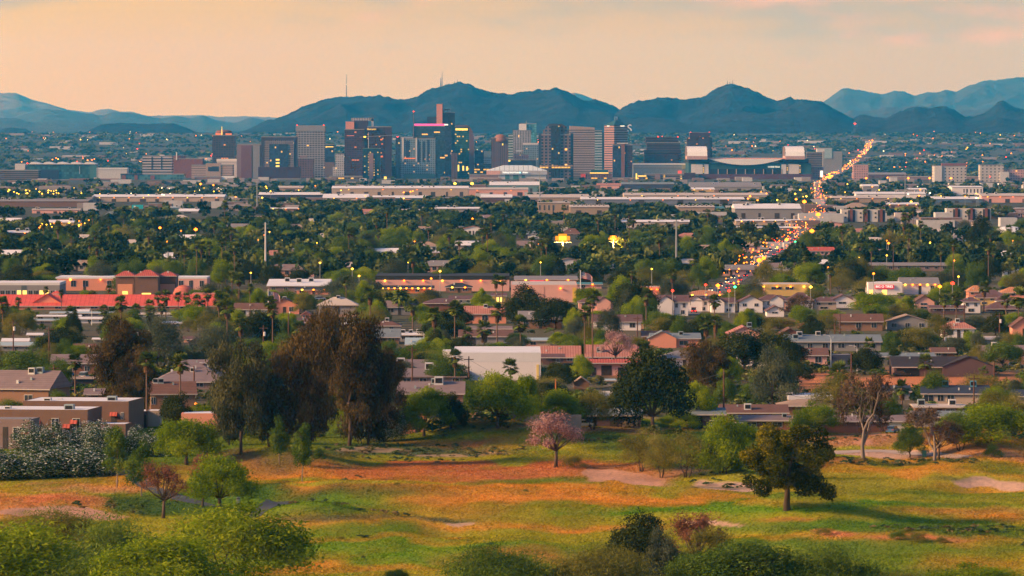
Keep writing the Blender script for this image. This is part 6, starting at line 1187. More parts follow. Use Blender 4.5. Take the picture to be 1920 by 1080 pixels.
# ---- more small houses of the near suburb
done = set()
for i in range(44):
    for _ in range(60):
        px, py = hrng.uniform(0, 1920), hrng.uniform(572, 694); s_ = mpp(G(px, py).y); w_ = hrng.uniform(9, 16) / s_; h_ = hrng.uniform(4.4, 6) / s_
        if all(px + w_ / 2 < k[0] - 3 or px - w_ / 2 > k[1] + 3 or py < k[2] - 2 or py - h_ > k[3] + 1 for k in KEEP if k[4] < 2600) and not (380 < px < 760 and py > 600): break
    else: continue
    rf = hrng.choice(['tan', 'grey', 'slate', 'mauve', 'pinkr', 'brown', 'tile', 'cream', 'red']); nm = dict(tan='tan', grey='grey', slate='blue grey', mauve='mauve', pinkr='pink tiled', brown='brown', tile='plum', cream='cream', red='red')[rf]
    gp = lambda l: abs(l[0] - px) + 2.6 * abs(l[1] - py)
    a_ = min([l for l in LAND if l[0] <= px and 2 <= len(l[3].split()) <= 5], key=gp, default=None); b_ = min([l for l in LAND if l[0] > px and 2 <= len(l[3].split()) <= 5], key=gp, default=None)
    lab = f'{nm} roofed house between {a_[3]} and {b_[3]}' if a_ and b_ else f'{nm} roofed house out beyond {(a_ or b_)[3]}'
    if lab in done or len(lab.split()) > 16: continue
    done.add(lab)
    house(lab, None, px - w_ / 2, px + w_ / 2, py - h_, py - h_ * .58, py, rf, hrng.choice(['white', 'pink', 'cream', 'tan', 'grey', 'salmon', 'white']), hrng.choice(['gable', 'gable', 'front', 'hip']), dep=10, units=[(.5, .4, 1.3, UNITW)] if hrng.random() < .5 else ())
# ---------------------------------------------------------------- the avenue, cart path
def ribbon(name, pts, width, mat, lift=.06, label=None, sub=12):
    P = [Vector(p) for p in pts]; Q = []
    for a, b in zip(P, P[1:]): Q += [a.lerp(b, i / sub) for i in range(sub)]
    Q.append(P[-1]); V = []
    for i, p in enumerate(Q):
        d = (Q[min(i + 1, len(Q) - 1)] - Q[max(i - 1, 0)]).xy.normalized(); n = Vector((-d.y, d.x))
        row = []
        for k in range(5):
            q = p.xy + n * (k / 2 - 1) * width / 2; row.append((q.x, q.y, float(tz(q.x, q.y)) + lift))
        V.append(row)
    o = bpy.data.objects.new(name, grid_mesh(name, np.array(V), [mat])); C.objects.link(o); struct(o)
    if label: o['label'] = label
    return o
ASPH = plain('asphalt', (.075, .07, .072), .85, .2, .3); WORN = plain('worn_asphalt', (.16, .15, .15), .85, .2, .2); PATHM = plain('path_asphalt', (.06, .062, .07), .9, .2, .6)
ROADPX = [(1290, 590), (1345, 548), (1398, 512), (1432, 486), (1468, 464), (1500, 441), (1524, 420), (1541, 398), (1541, 378), (1528, 360), (1534, 344), (1556, 330), (1590, 314), (1612, 298), (1626, 280), (1636, 262)]
ROAD = [G(*p) for p in ROADPX]
ribbon('road', ROAD[:6], 7.5, WORN, label='straight avenue climbing into the city'); ribbon('road', ROAD[5:], 11, WORN, label='far stretch of the avenue full of car lights')
ribbon('road', [G(x, 552 + (x - 1180) * .004) for x in (1180, 1260, 1340, 1430, 1520, 1620)], 14, WORN, label='cross street at the lit junction')
ribbon('path', [G(*p) for p in ((230, 882), (262, 902), (300, 922), (345, 937), (385, 946), (410, 950))], 3.2, PATHM, label='dark cart path winding between the pines')
ribbon('path', [G(*p) for p in ((470, 972), (484, 961), (497, 951), (515, 944), (530, 941))], 3.2, PATHM, label='dark cart path cresting the low hump')
ribbon('path', [G(*p) for p in ((1510, 852), (1580, 848), (1660, 846), (1740, 852), (1810, 858))], 4, plain('sandy_path', (.42, .31, .25), .95, .2, .4), label='sandy path behind the green')
ribbon('road', [G(*p) for p in ((1480, 700), (1540, 690), (1600, 684))], 9, ASPH, label='short dark street by the bright pink house')
ribbon('road', [G(*p) for p in ((690, 581), (720, 574), (765, 566))], 12, plain('pink_gravel', (.40, .26, .2), .95), label='pale drive before the plaza')
# ---------------------------------------------------------------- planting: the plants one can tell apart
for a in [
 ('pine', 1475, 957, 792, 178, 'broad umbrella crowned pine standing alone on the fairway', 0, .25),
 ('pink', 1042, 876, 776, 104, 'pink blossoming tree in the middle of the golf course', 0, 1.0), ('pink', 1155, 690, 615, 62, 'faded pink tree before the red tiled houses', 1, 2.0),
 ('olive', 1203, 884, 806, 92, 'brownish airy palo verde at the edge of the sand', 0, 0), ('olive', 1240, 896, 812, 66, 'yellow trunked palo verde in the middle of the sand', 1, 0), ('olive', 1287, 896, 812, 104, 'palo verde with drooping skirts on the sand bank', 2, 1),
 ('mesquite_bush', 1352, 888, 780, 100, 'tall feathery mesquite behind the palo verdes', 0, 0), ('green', 1362, 888, 842, 56, 'dense low green bush at the foot of the feathery mesquite', 1, 0), ('mesquite', 1388, 850, 790, 70, 'small green mesquite beside the umbrella pine', 1, 0),
 ('bare', 1618, 860, 712, 110, 'half bare leaning tree with a pale trunk behind the green', 0, .4), ('bare', 1752, 864, 768, 92, 'rust brown bare tree near the dirt mound', 1, 1.5), ('rust', 1760, 862, 790, 66, 'rusty leaved small tree wrapped round the bare one', 1, .3),
 ('green', 1705, 858, 800, 66, 'round green bush between the two bare trees', 0, 0), ('mesquite_bush', 1530, 815, 752, 90, 'green mesquite in front of the long brick ranch', 1, 0), ('mesquite_bush', 1860, 830, 755, 150, 'wide green thicket tree by the dirt mound', 2, 0), ('olive', 1800, 845, 790, 90, 'orange tinged brush by the dirt mound', 3, 0), ('green', 1790, 830, 770, 80, 'deep green thicket tree beside the orange tinged brush', 2, 1), ('bush', 1862, 858, 833, 34, 'lone round bush on the pale dirt mound', 0, 0), ('olive', 1905, 820, 740, 80, 'olive tree at the frame edge over the dirt mound', 0, 1),
 ('rust', 306, 972, 866, 96, 'rust leaved tree with a forked pale trunk by the cart path', 0, 0), ('mesquite', 410, 955, 860, 138, 'bright green mesquite leaning over the cart path', 0, .5), ('slim_pine', 219, 914, 806, 78, 'dark pine at the end of the white flowered hedge', 0, 0), ('slim_pine', 265, 931, 836, 84, 'dark pine standing over the bend of the cart path', 1, 1), ('rust', 380, 950, 845, 60, 'thin rust tinged tree behind the leaning mesquite', 1, 2),
 ('mesquite', 350, 872, 783, 134, 'spreading bright mesquite before the red tiled corner', 1, 1), ('slim_pine', 566, 903, 800, 62, 'young pine with a bare pale trunk on the slope', 2, 0), ('slim_pine', 524, 871, 789, 60, 'young grey green pine on the brown rise', 1, 2), ('slim_pine', 600, 868, 842, 40, 'stub of a pine branch bush beside the young pine', 0, 2),
 ('gum', 452, 852, 618, 136, 'tall drooping eucalyptus at the corner of the dark grove', 0, 0), ('eucalyptus', 562, 842, 612, 160, 'broad brown eucalyptus in the dark grove', 1, 1), ('eucalyptus', 655, 836, 574, 170, 'tallest eucalyptus of the dark grove', 2, 2), ('eucalyptus', 725, 828, 655, 90, 'ragged eucalyptus at the open side of the dark grove', 3, .5), ('eucalyptus', 600, 820, 585, 120, 'rear eucalyptus rising in the dark grove', 0, 3), ('gum', 505, 838, 690, 120, 'lower eucalyptus filling the dark grove', 1, 3.6), ('eucalyptus', 690, 834, 600, 110, 'eucalyptus with white limbs in the dark grove', 3, 4.4), ('gum', 430, 835, 700, 90, 'short eucalyptus hanging over the dark grove edge', 2, 5),
 ('hedge', 70, 897, 832, 270, 'long oleander hedge full of white flowers', 0, 0), ('hedge', 122, 856, 787, 170, 'mounded oleander thick with white blossom under the townhouses', 1, 0), ('hedge', 165, 888, 848, 90, 'lower end of the flowering oleander hedge', 2, 0), ('hedge', 240, 858, 799, 150, 'white flowered oleander below the dish garage', 2, .1), ('hedge', 714, 828, 770, 84, 'white speckled oleander at the foot of the dark grove', 1, .2),
 ('mesquite', 795, 818, 726, 112, 'crooked mesquite before the mauve shingled house', 2, 0), ('dark', 845, 804, 738, 62, 'dark round tree touching the crooked mesquite', 0, 0), ('mesquite', 932, 803, 703, 122, 'weeping light green mesquite by the grey block wall', 3, 0), ('mesquite', 1050, 800, 734, 86, 'vivid green mesquite behind the pink blossoming tree', 0, 2.6), ('olive', 1112, 806, 728, 74, 'pale trunked palo verde before the dark carport', 1, 2), ('mesquite', 985, 790, 700, 60, 'small mesquite between the weeping one and the wall', 1, 2),
 ('dark', 1222, 812, 650, 146, 'massive dark fig tree towering over the carport house', 1, 0), ('dark', 1180, 780, 695, 70, 'side crown of dark leaves beside the massive fig', 2, 1), ('mesquite', 1308, 800, 716, 72, 'light green tree tucked behind the massive fig', 2, 3),
 ('eucalyptus', 1328, 745, 632, 112, 'brown topped eucalyptus beside the dark crowns', 1, 2.2), ('grey', 1452, 765, 652, 92, 'tall grey brown tree above the tan shingled house', 0, 0), ('dark', 1395, 700, 620, 120, 'broad dark crown behind the brown topped eucalyptus', 3, 0), ('dark', 1460, 692, 626, 110, 'second broad dark crown next to the blue grey house', 0, 2),
 ('eucalyptus', 228, 775, 598, 132, 'big brown eucalyptus behind the rear townhouse', 3, 1.1), ('eucalyptus', 255, 780, 660, 90, 'lower brown eucalyptus beside the palm trunk', 0, 2.2), ('grey', 302, 690, 596, 104, 'grey green spreading tree behind the mauve roofs', 1, 0), ('grey', 400, 682, 612, 90, 'grey green tree above the broad mauve roof', 2, 1), ('green', 45, 725, 656, 120, 'dense green tree behind the grey shingled house', 0, 0), ('green', 110, 735, 668, 60, 'rounded green tree by the parked cars', 1, 1), ('dark', 118, 664, 618, 90, 'dark trunked tree under the mobile homes', 2, 0), ('mesquite', 150, 690, 645, 48, 'vivid little tree between the palms of the parking lot', 1, 0), ('dark', 330, 812, 738, 66, 'dark bush tree before the cream wall house', 3, .6), ('bush', 20, 780, 745, 60, 'olive bush against the grey shingled house', 1, 0), ('olive', 10, 840, 800, 70, 'dry olive bush at the mauve townhouse end', 2, 0),
 ('dark', 485, 655, 585, 96, 'black green thicket under the flag', 0, 3), ('dark', 470, 640, 598, 70, 'smaller black green crown beside the thicket under the flag', 1, 4), ('grey', 410, 650, 600, 70, 'pale olive crown left of the black green thicket', 3, 2),
 ('green', 792, 688, 640, 100, 'bright green tree pair above the flat mauve roof', 2, 0), ('dark', 830, 640, 598, 90, 'dark glossy tree over the pale blue roofs', 3, 2), ('green', 838, 720, 675, 90, 'green tree behind the shingled roof cooler', 3, 1), ('mesquite', 815, 665, 625, 70, 'vivid mesquite behind the flat mauve roof', 2, 1),
 ('dark', 1040, 618, 556, 86, 'black green pine like crown left of the pink tract house', 1, 0), ('dark', 985, 612, 540, 80, 'black green crown by the pale box store', 2, 0), ('dark', 1190, 598, 528, 90, 'towering dark pine by the fuel station', 3, 0), ('dark', 1200, 600, 560, 70, 'lower dark crown by the fuel station', 0, 1), ('grey', 1140, 640, 580, 56, 'grey green tree before the pink tract house', 2, 0), ('mesquite', 1168, 585, 520, 56, 'yellow green tree beside the towering dark pine', 3, 0),
 ('grey', 660, 560, 518, 100, 'smoky green tree before the plaza end', 0, 0), ('grey', 690, 566, 525, 84, 'second smoky green tree at the plaza end', 1, 0), ('grey', 625, 556, 528, 60, 'third smoky green tree by the neon row', 2, 1),
 ('bare', 1506, 603, 556, 64, 'bare pinkish tree among the white tract houses', 0, 3), ('dark', 1838, 480, 408, 50, 'tall dark pine before the farther striped apartments', 2, 0), ('dark', 1870, 470, 432, 46, 'dark pine leaning on the tall one', 3, 0),
 ('mesquite', 1640, 590, 548, 90, 'vivid green tree before the low rust roofed house', 1, 0), ('olive', 1690, 612, 570, 70, 'dry yellow tree before the right hand row', 0, 0), ('olive', 1725, 665, 612, 80, 'yellow olive crown over the blue grey shingles', 1, 0), ('green', 1750, 755, 695, 64, 'round mesquite on the orange dirt lot', 3, 0), ('green', 1655, 790, 735, 80, 'dark leaves round the foot of the leaning tree', 0, 3), ('olive', 1575, 780, 700, 110, 'pale brown thicket beside the leaning tree', 2, 0), ('dark', 1495, 720, 680, 60, 'dark bush on the dirt bank', 1, 0), ('green', 1880, 690, 640, 90, 'green tree beside the tan edge house', 2, 2), ('grey', 1880, 655, 625, 44, 'grey bush before the flat pale house', 3, 0), ('olive', 1840, 750, 700, 100, 'yellow brush by the navy roofed house', 1, 1), ('olive', 1870, 790, 735, 100, 'tall yellow brush at the frame edge', 2, 2)]:
    plant(*a[:5], label=a[5], var=a[6], rz=a[7])
for a in [('mesquite_bush', 50, 1125, 985, 300, 'yellow green mesquite filling the lower corner', 0), ('bush', 200, 1095, 968, 210, 'green shrub behind the yellow green corner mesquite', 0), ('olive', 110, 1045, 950, 170, 'dull olive shrub above the corner mesquite', 1), ('mesquite_bush', 440, 1095, 938, 270, 'big round mesquite over the cart path hump', 1), ('mesquite_bush', 300, 1135, 1000, 270, 'feathery shrub between the two big mesquites', 2), ('bush', 190, 1130, 1020, 200, 'soft green brush at the lower frame edge', 1), ('bush', 935, 1120, 1010, 215, 'domed creosote bush at the bottom of the fairway', 2), ('dry_bush', 1110, 1120, 1012, 190, 'dry straw coloured brush at the lower frame edge', 0), ('dry_bush', 1165, 1110, 1010, 110, 'dry brush next to the domed creosote row', 1), ('dark', 1195, 1095, 972, 150, 'dark round bush sticking out of the dry brush', 2), ('grey', 1240, 1100, 995, 90, 'grey green bush beside the dark round bush', 0), ('rust', 1308, 1085, 958, 120, 'brownish twiggy bush over the green brush', 0), ('olive', 1330, 1090, 985, 110, 'olive twig bush before the brownish one', 3), ('green', 1400, 1120, 1010, 230, 'deep green thicket along the lower frame edge', 2), ('green', 1300, 1115, 1035, 120, 'green brush under the brownish bush', 0), ('bush', 1560, 1118, 1018, 210, 'fresh green domed brush at the lower edge', 0), ('dry_bush', 1700, 1120, 1064, 130, 'low yellow brush right of the fresh green dome', 1), ('mesquite_bush', 1830, 1118, 1056, 190, 'low yellow green brush at the lower corner', 1), ('bush', 742, 1088, 1064, 52, 'small dark tuft at the lower frame edge', 2)]:
    plant(*a[:5], label=a[5], var=a[6])
# palms that stand out
for px, py, top, w, lab, v in [(203, 752, 666, 34, 'fan palm with a brown skirt behind the rear townhouse', 0), (275, 800, 660, 36, 'tall fan palm beside the white carport', 1), (338, 770, 664, 40, 'fan palm before the two storey brown house', 2), (141, 752, 662, 36, 'fan palm over the parked cars', 3), (853, 722, 655, 32, 'fan palm with a brown skirt on the mauve roof edge', 1), (957, 716, 674, 34, 'short fan palm before the long white warehouse', 2), (1571, 745, 678, 42, 'dark trunked fan palm on the orange dirt bank', 3), (1691, 760, 712, 34, 'squat light green palm behind the leaning tree', 0), (1677, 700, 655, 34, 'fan palm before the dark ranch house', 1), (1735, 708, 665, 34, 'fan palm at the middle of the dark ranch house', 2), (932, 658, 568, 30, 'tall fan palm with a salmon trunk above the white trimmed house', 0), (908, 655, 600, 38, 'full fan palm before the white trimmed house', 3), (877, 655, 614, 24, 'short fan palm beside the full one', 2), (976, 660, 592, 34, 'fan palm left of the pink bungalow', 1), (1111, 702, 541, 30, 'very tall thin palm crossing the pink tract house', 0), (1208, 690, 640, 36, 'fan palm beside the faded pink tree', 2), (930, 590, 515, 22, 'tall palm before the plaza end with a twin', 0), (942, 585, 517, 20, 'twin tall palm before the plaza end', 1), (1793, 620, 548, 28, 'tall palm left of the white house with a blue side', 2), (1770, 600, 550, 26, 'shorter palm beside the tall one of the right row', 3), (1845, 585, 528, 26, 'date like palm in front of the ochre house', 1), (1910, 625, 540, 40, 'large palm at the frame edge', 0), (1886, 600, 552, 26, 'slim palm by the large frame edge palm', 2), (1635, 615, 580, 30, 'palm with an orange skirt by the yellow tree', 1), (1604, 655, 620, 28, 'fan palm before the blue grey shingles', 3), (1630, 660, 632, 24, 'small fan palm beside the blue grey shingles', 0), (1520, 630, 590, 16, 'tiny fan palm with a thin trunk by the yellow bush', 2), (1327, 620, 588, 16, 'small thin palm by the hedge of the tract houses', 2), (1340, 622, 600, 12, 'smaller thin palm beside it by the hedge', 1)]:
    palm(px, py, top, w, lab, var=v)
palm(752, 590, 540, 34, 'feathery date palm before the plaza', var=4); palm(729, 588, 545, 26, 'smaller feathery date palm before the plaza', var=4); palm(1470, 575, 548, 22, 'feathery palm at the yellow lit store', var=4) if 0 else None
G_SCHOOL = 'fan palms along the red roofed school'
for px, py, top, w in [(8, 600, 560, 20), (27, 610, 574, 26), (52, 605, 578, 18), (34, 590, 558, 16), (86, 578, 537, 14), (115, 582, 543, 14), (134, 612, 575, 28), (174, 577, 545, 22), (204, 575, 535, 14), (196, 605, 572, 24), (212, 612, 576, 22), (222, 604, 570, 20), (256, 604, 570, 22), (281, 608, 562, 22), (282, 612, 574, 26), (303, 606, 568, 20), (296, 588, 548, 18), (311, 598, 545, 24), (334, 600, 547, 20), (350, 592, 548, 18), (354, 612, 562, 20), (370, 608, 553, 22), (380, 608, 562, 16), (389, 606, 542, 22), (409, 612, 545, 18), (417, 606, 556, 16), (425, 612, 539, 18), (447, 580, 542, 14), (469, 598, 532, 16), (484, 580, 540, 14)]:
    palm(px, py, top, w, None, G_SCHOOL)
# ---------------------------------------------------------------- the wooded plain: more plants, placed between the roofs
prng.seed(29)
KR = np.array(KEEP, float)
def blocked(x0, x1, yt, yb, Y, lim=.22):
    m_ = KR[:, 4] > Y - 3
    ox = np.minimum(x1, KR[:, 1]) - np.maximum(x0, KR[:, 0]); oy = np.minimum(yb, KR[:, 3]) - np.maximum(yt, KR[:, 2])
    a = np.where(m_ & (ox > 0) & (oy > 0), ox * oy, 0)
    if (a / max((x1 - x0) * (yb - yt), 1e-6) > lim).any(): return True
    if (a / ((KR[:, 1] - KR[:, 0]) * (KR[:, 3] - KR[:, 2])) > .36).any(): return True
    ins = (KR[:, 0] < (x0 + x1) / 2) & (KR[:, 1] > (x0 + x1) / 2) & (Y > KR[:, 4] - 4) & (Y < KR[:, 4] + 22)
    return bool(ins.any())
ROADPY = np.array(ROADPX, float)
def on_road(px, py, w, hpx=0):
    x = np.interp(-py, -ROADPY[:, 1], ROADPY[:, 0]); wd = 6 / mpp(G(px, py).y) if py > 430 else 12
    hit = abs(px - x) < w * .35 + wd * .6 + 2 and 255 < py < 592
    for f in (.35, .7):
        q = py - hpx * f; xq = np.interp(-q, -ROADPY[:, 1], ROADPY[:, 0]); hit = hit or (abs(px - xq) < w * .42 and 255 < q < 560)
    return hit
placed = 0
def scatter(n, y0, y1, kinds, hm, wm_, x0=-20, x1=1940, lim=.22, sep=.45, skew=1.0):
    """n plants with feet between rows y0..y1; heights hm and widths wm_ in metres"""
    got, tries = [], 0
    while len(got) < n and tries < n * 14:
        tries += 1
        py = y0 + (y1 - y0) * prng.random() ** skew; px = prng.uniform(x0, x1); p = G(px, py); s = mpp(p.y)
        h, w = prng.uniform(*hm) / s, prng.uniform(*wm_) / s
        if on_road(px, py, w, h) or blocked(px - w / 2, px + w / 2, py - h, py, p.y, lim): continue
        if any(abs(px - a) < w * sep and abs(py - b) < 2.2 + 3 * s for a, b in got): continue
        got.append((px, py)); k = prng.choice(kinds)
        if k == 'palm': palm(px, py, py - h * 1.35, max(w * .42, 6.5), None)
        else: plant(k, px, py, py - h, w, pos=p)
    return len(got)
MIX = ['green', 'mesquite', 'dark', 'grey', 'olive', 'mesquite', 'green', 'green']
scatter(26, 760, 806, ['olive', 'mesquite_bush', 'green', 'grey', 'bush'], (3, 6), (4, 8), lim=.3)
scatter(95, 690, 765, ['green', 'olive', 'mesquite', 'dark', 'grey', 'olive', 'bush'], (3.5, 8), (4, 9))
scatter(125, 620, 690, ['green', 'olive', 'mesquite', 'dark', 'grey', 'olive', 'green'], (4, 9), (5, 10))
scatter(125, 565, 622, MIX + ['olive', 'mesquite'], (4, 10), (6, 11))
scatter(26, 560, 690, ['palm'], (8, 13), (9, 12))
scatter(120, 505, 552, MIX + ['dark'], (6, 12), (8, 14), sep=.5)
scatter(130, 460, 512, MIX + ['dark'], (7, 13), (9, 15), sep=.5)
scatter(60, 470, 548, ['palm'], (10, 15), (9, 12), lim=.3, sep=.2)
scatter(70, 430, 470, MIX, (7, 12), (9, 15), sep=.5)
scatter(24, 425, 475, ['palm'], (11, 16), (10, 13), lim=.3, sep=.2)
# ---- woods and undergrowth too many to count: one object each
def clump_forest(name, label, n, py0, py1, hm, wm_, quads, seed, mat, lim=.25, squash=1.0, pw=1.0, mask=None):
    g = np.random.default_rng(seed); g2 = np.random.default_rng(seed + 1)
    Yt = np.array([G(960, y).y for y in np.linspace(py0, py1, 60)])
    py = py0 + (py1 - py0) * g.random(n) ** pw; Y = np.interp(py, np.linspace(py0, py1, 60), Yt) * (1 + g.normal(0, .002, n)); px = g.uniform(-60, 1980, n)
    X = (px - 960) / F * Y; dens = fbm(X / 300, Y / 420, 3, seed); keep = dens > .36 + .1 * g.random(n)
    h = g.uniform(*hm, n); w = g.uniform(*wm_, n); s = Y / F; hp, wp = h / s, w / s
    if mask is not None: keep = mask(px, py)
    for x0, x1, yt, yb, Yk in KEEP:
        ox = np.minimum(px + wp / 2, x1) - np.maximum(px - wp / 2, x0); oy = np.minimum(py, yb) - np.maximum(py - hp, yt)
        a = np.where((ox > 0) & (oy > 0) & (Y < Yk + 4), ox * oy, 0); keep &= a / (hp * wp) < lim
        keep &= ~((px > x0) & (px < x1) & (Y > Yk - 5) & (Y < Yk + 24))
    rx = np.interp(-py, -ROADPY[:, 1], ROADPY[:, 0]); keep &= ~((np.abs(px - rx) < wp * .42 + 3.5 / s + 1) & (py < 592) & (py > 255))
    for f in (.35, .7):
        q = py - hp * f; rx = np.interp(-q, -ROADPY[:, 1], ROADPY[:, 0]); keep &= ~((np.abs(px - rx) < wp * .45) & (q < 560) & (q > 255))
    X, Y, h, w = X[keep], Y[keep], h[keep], w[keep]; Z = tz(X, Y); k = len(X)
    V0, T0 = [], []
    for v in range(8):
        bl = dome(np.random.default_rng(seed * 9 + v), 7, .34, .8, .36, .2, 1.0); a, b = blob_leaves(np.random.default_rng(seed * 7 + v), quads, bl, .21 if quads > 40 else .36, .7, .1, out=.5, fuzz=.1, shell=.5)
        V0.append(a.reshape(-1, 4, 3)); T0.append(b)
    V0 = np.array(V0); T0 = np.array(T0); iv = g2.integers(0, 8, k)
    A = g2.uniform(0, 6.28, k); ca, sa = np.cos(A)[:, None, None], np.sin(A)[:, None, None]
    U = V0[iv]; x = U[..., 0] * ca - U[..., 1] * sa; y = U[..., 0] * sa + U[..., 1] * ca
    V = np.stack([x * w[:, None, None] + X[:, None, None], y * w[:, None, None] + Y[:, None, None], U[..., 2] * h[:, None, None] * squash + Z[:, None, None]], -1)
    hue = np.repeat(g2.random(k), quads)
    o = bpy.data.objects.new(name, fast_mesh(name, V.reshape(-1, 3), 4, [mat], {'tint': T0[iv].ravel(), 'hue': hue})); C.objects.link(o)
    tag(o, label, name, kind='stuff'); return o
def wood_mat(name, c0, c1, c2, c3, c4):
    m, t = newmat(name)
    a = nd(t, 'ShaderNodeAttribute', attribute_name='tint').outputs['Fac']; hu = nd(t, 'ShaderNodeAttribute', attribute_name='hue').outputs['Fac']
    r1 = nd(t, 'ShaderNodeValToRGB', {0: hu}); e = r1.color_ramp.elements; e[0].position = 0; e[0].color = (*c0, 1); e[1].position = 1; e[1].color = (*c4, 1)
    for q, c_ in ((.35, c1), (.6, c2), (.8, c3)): x = e.new(q); x.color = (*c_, 1)
    v = mth(t, 'MULTIPLY_ADD', a, 1.1, .45)
    c_ = mixc(t, 1.0, r1.outputs[0], nd(t, 'ShaderNodeCombineColor', {0: v, 1: v, 2: v}).outputs[0], 'MULTIPLY')
    finish(t, nd(t, 'ShaderNodeMixShader', {0: .2, 1: nd(t, 'ShaderNodeBsdfDiffuse', {0: c_}).outputs[0], 2: nd(t, 'ShaderNodeBsdfTranslucent', {0: c_}).outputs[0]}).outputs[0]); return m
WOOD = wood_mat('woodland', (.014, .027, .012), (.028, .05, .018), (.058, .095, .025), (.095, .105, .034), (.19, .21, .04))
BUSHY = wood_mat('garden_leaf', (.03, .05, .015), (.06, .10, .02), (.12, .17, .03), (.16, .15, .05), (.26, .24, .06))
clump_forest('woods', 'belt of close set trees beyond the plaza and the school', 2600, 432, 528, (6, 12), (8, 14), 90, 5, WOOD, pw=.9)
clump_forest('woods', 'scattered trees between the warehouses of the valley', 8500, 338, 440, (6, 11), (8, 15), 40, 6, WOOD, pw=.72)
clump_forest('woods', 'dark tree covered plain reaching to the foot of the mountains', 9000, 252, 338, (7, 13), (16, 32), 16, 7, WOOD, lim=.1, pw=1.2)
clump_forest('undergrowth', 'low garden greenery between the houses', 5200, 532, 800, (1, 3.2), (2.2, 6), 60, 8, BUSHY, lim=.3)

WEED = [(790, 845, 190, 13, .55), (700, 846, 100, 8, .6), (1370, 908, 75, 8, .35), (1590, 866, 170, 5, .6), (1780, 1004, 150, 10, .3), (650, 975, 120, 5, .35), (1640, 834, 130, 8, .25), (1180, 822, 150, 9, .3), (250, 950, 120, 10, .15), (1700, 870, 160, 5, .5), (900, 806, 90, 5, .2)]
def weed_mask(px, py):
    d = np.zeros(len(px))
    for cx, cy, rx, ry, s in WEED: d = np.maximum(d, np.where(((px - cx) / rx) ** 2 + ((py - cy) / ry) ** 2 < 1, s, 0))
    return np.random.default_rng(4).random(len(px)) < d + .002
WEEDM = wood_mat('weed_leaf', (.05, .08, .035), (.07, .12, .05), (.10, .15, .06), (.18, .14, .06), (.28, .2, .09))
clump_forest('weeds', 'grey green weeds grown over the old bunkers', 16000, 795, 1040, (.25, .8), (.8, 2.2), 30, 12, WEEDM, lim=2, mask=weed_mask)
for i, (px, py, w, lab) in enumerate([(1545, 1004, 30, 'pinkish dry tussock on the mound below the umbrella pine'), (1684, 1012, 34, 'pinkish dry tussock at the foot of the green swale'), (1703, 1000, 18, 'small rust tussock above the swale'), (1720, 1016, 40, 'low reddish tussock beside the swale'), (1765, 1018, 24, 'dark rust tussock past the swale'), (630, 948, 16, 'dark green tuft on the crest of the cart path hump'), (75, 1000, 24, 'orange dry tussock by the corner shrubs'), (205, 944, 12, 'tan tussock on the deep green grass'), (1075, 876, 44, 'pink fallen branches under the pink blossoming tree'), (640, 1012, 14, 'brown tussock on the lower fairway'), (985, 922, 10, 'dark tussock on the straw fairway'), (745, 910, 12, 'dark tuft on the straw bank')]):
    plant('rust' if 'rust' in lab or 'pink' in lab or 'red' in lab else 'dry_bush', px, py, py - w * .55, w, label=lab) if False else plant('dry_bush' if 'green' not in lab else 'bush', px, py, py - w * .55, w, label=lab)
# ---------------------------------------------------------------- lamps, poles, flags, cars
SM = []
def lamp(px, py, mat, size=1.0, pole=9.0, label=None, group=None, name='street_lamp', Y=None, cat='street lamp', arm=True):
    """a lit lamp whose head sits at pixel (px,py) on a pole of true height"""
    if Y is None:
        # the ground under a head pole metres up
        lo, hi = py, py + 90
        for _ in range(22):
            m_ = (lo + hi) / 2; g_ = G(px, m_); 
            if (m_ - py) * mpp(g_.y) < pole: lo = m_
            else: hi = m_
        p = G(px, hi)
    else: p = Vector(((px - 960) / F * Y, Y, zg(Y, px)))
    h = at(px, py, p.y).z - p.z; r = empty(name, p)
    MB().tube([(0, .4, 0), (0, .4, h * .6), (0, .4, h - .3), (0, 0, h)], [.14, .11, .08, .05], 5).build('pole', STEEL, r, world=False)
    MB().lathe([(.05, h - size * .45), (size * .5, h - size * .2), (size * .55, h + size * .1), (.05, h + size * .45)], 0, 0, 8).build('lamp_head', mat, r, world=False)
    tag(r, label, cat, group); SM.append((r, px, py, p.y, label))
    return r
# floodlights of the ball field
for px, py, yb, n, lab in ((1055, 454, 478, 9, 'larger yellow floodlight mast over the dugout'), (1150, 453, 473, 6, 'smaller yellow floodlight mast over the palms')):
    p = G(px, yb + 6); r = empty('floodlight_mast', p); h = at(px, py, p.y).z - p.z
    MB().tube([(0, .5, 0), (0, .5, h + .8)], [.35, .2], 6).build('pole', WHITEP, r, world=False); MB().box(-n * .5, n * .5, .3, .6, h - .2, h).build('crossbar', STEEL, r, world=False)
    for i in range(n):
        for z in range(n // 2):
            e_ = ((i - (n - 1) / 2) / (n / 2)) ** 2 + ((z - (n // 2 - 1) / 2) / (n // 2 / 1.9)) ** 2
            if e_ > .92: continue
            MB().lathe([(.1, 0), (.6, .15), (.66, .55), (.1, .6)], 0, 0, 10).xf(Matrix.Translation(((-n * .5 + .5 + i) * .8, .2, h + .4 + z * 1.1)) @ Matrix.Rotation(-1.7, 4, 'X')).build('flood_lamp', HALO if e_ < .45 else HALO2, r, world=False)  # dimmer amber outer lamps stand for the glow round the bank
    li = bpy.data.lights.new('floodlight_glow', 'POINT'); li.energy = 5000 * n; li.color = (1, .62, .14); li.shadow_soft_size = 2; lo = bpy.data.objects.new('floodlight_glow', li); C.objects.link(lo); lo.parent = r; lo.location = (0, -3, h + 1)
    tag(r, lab, 'floodlight')
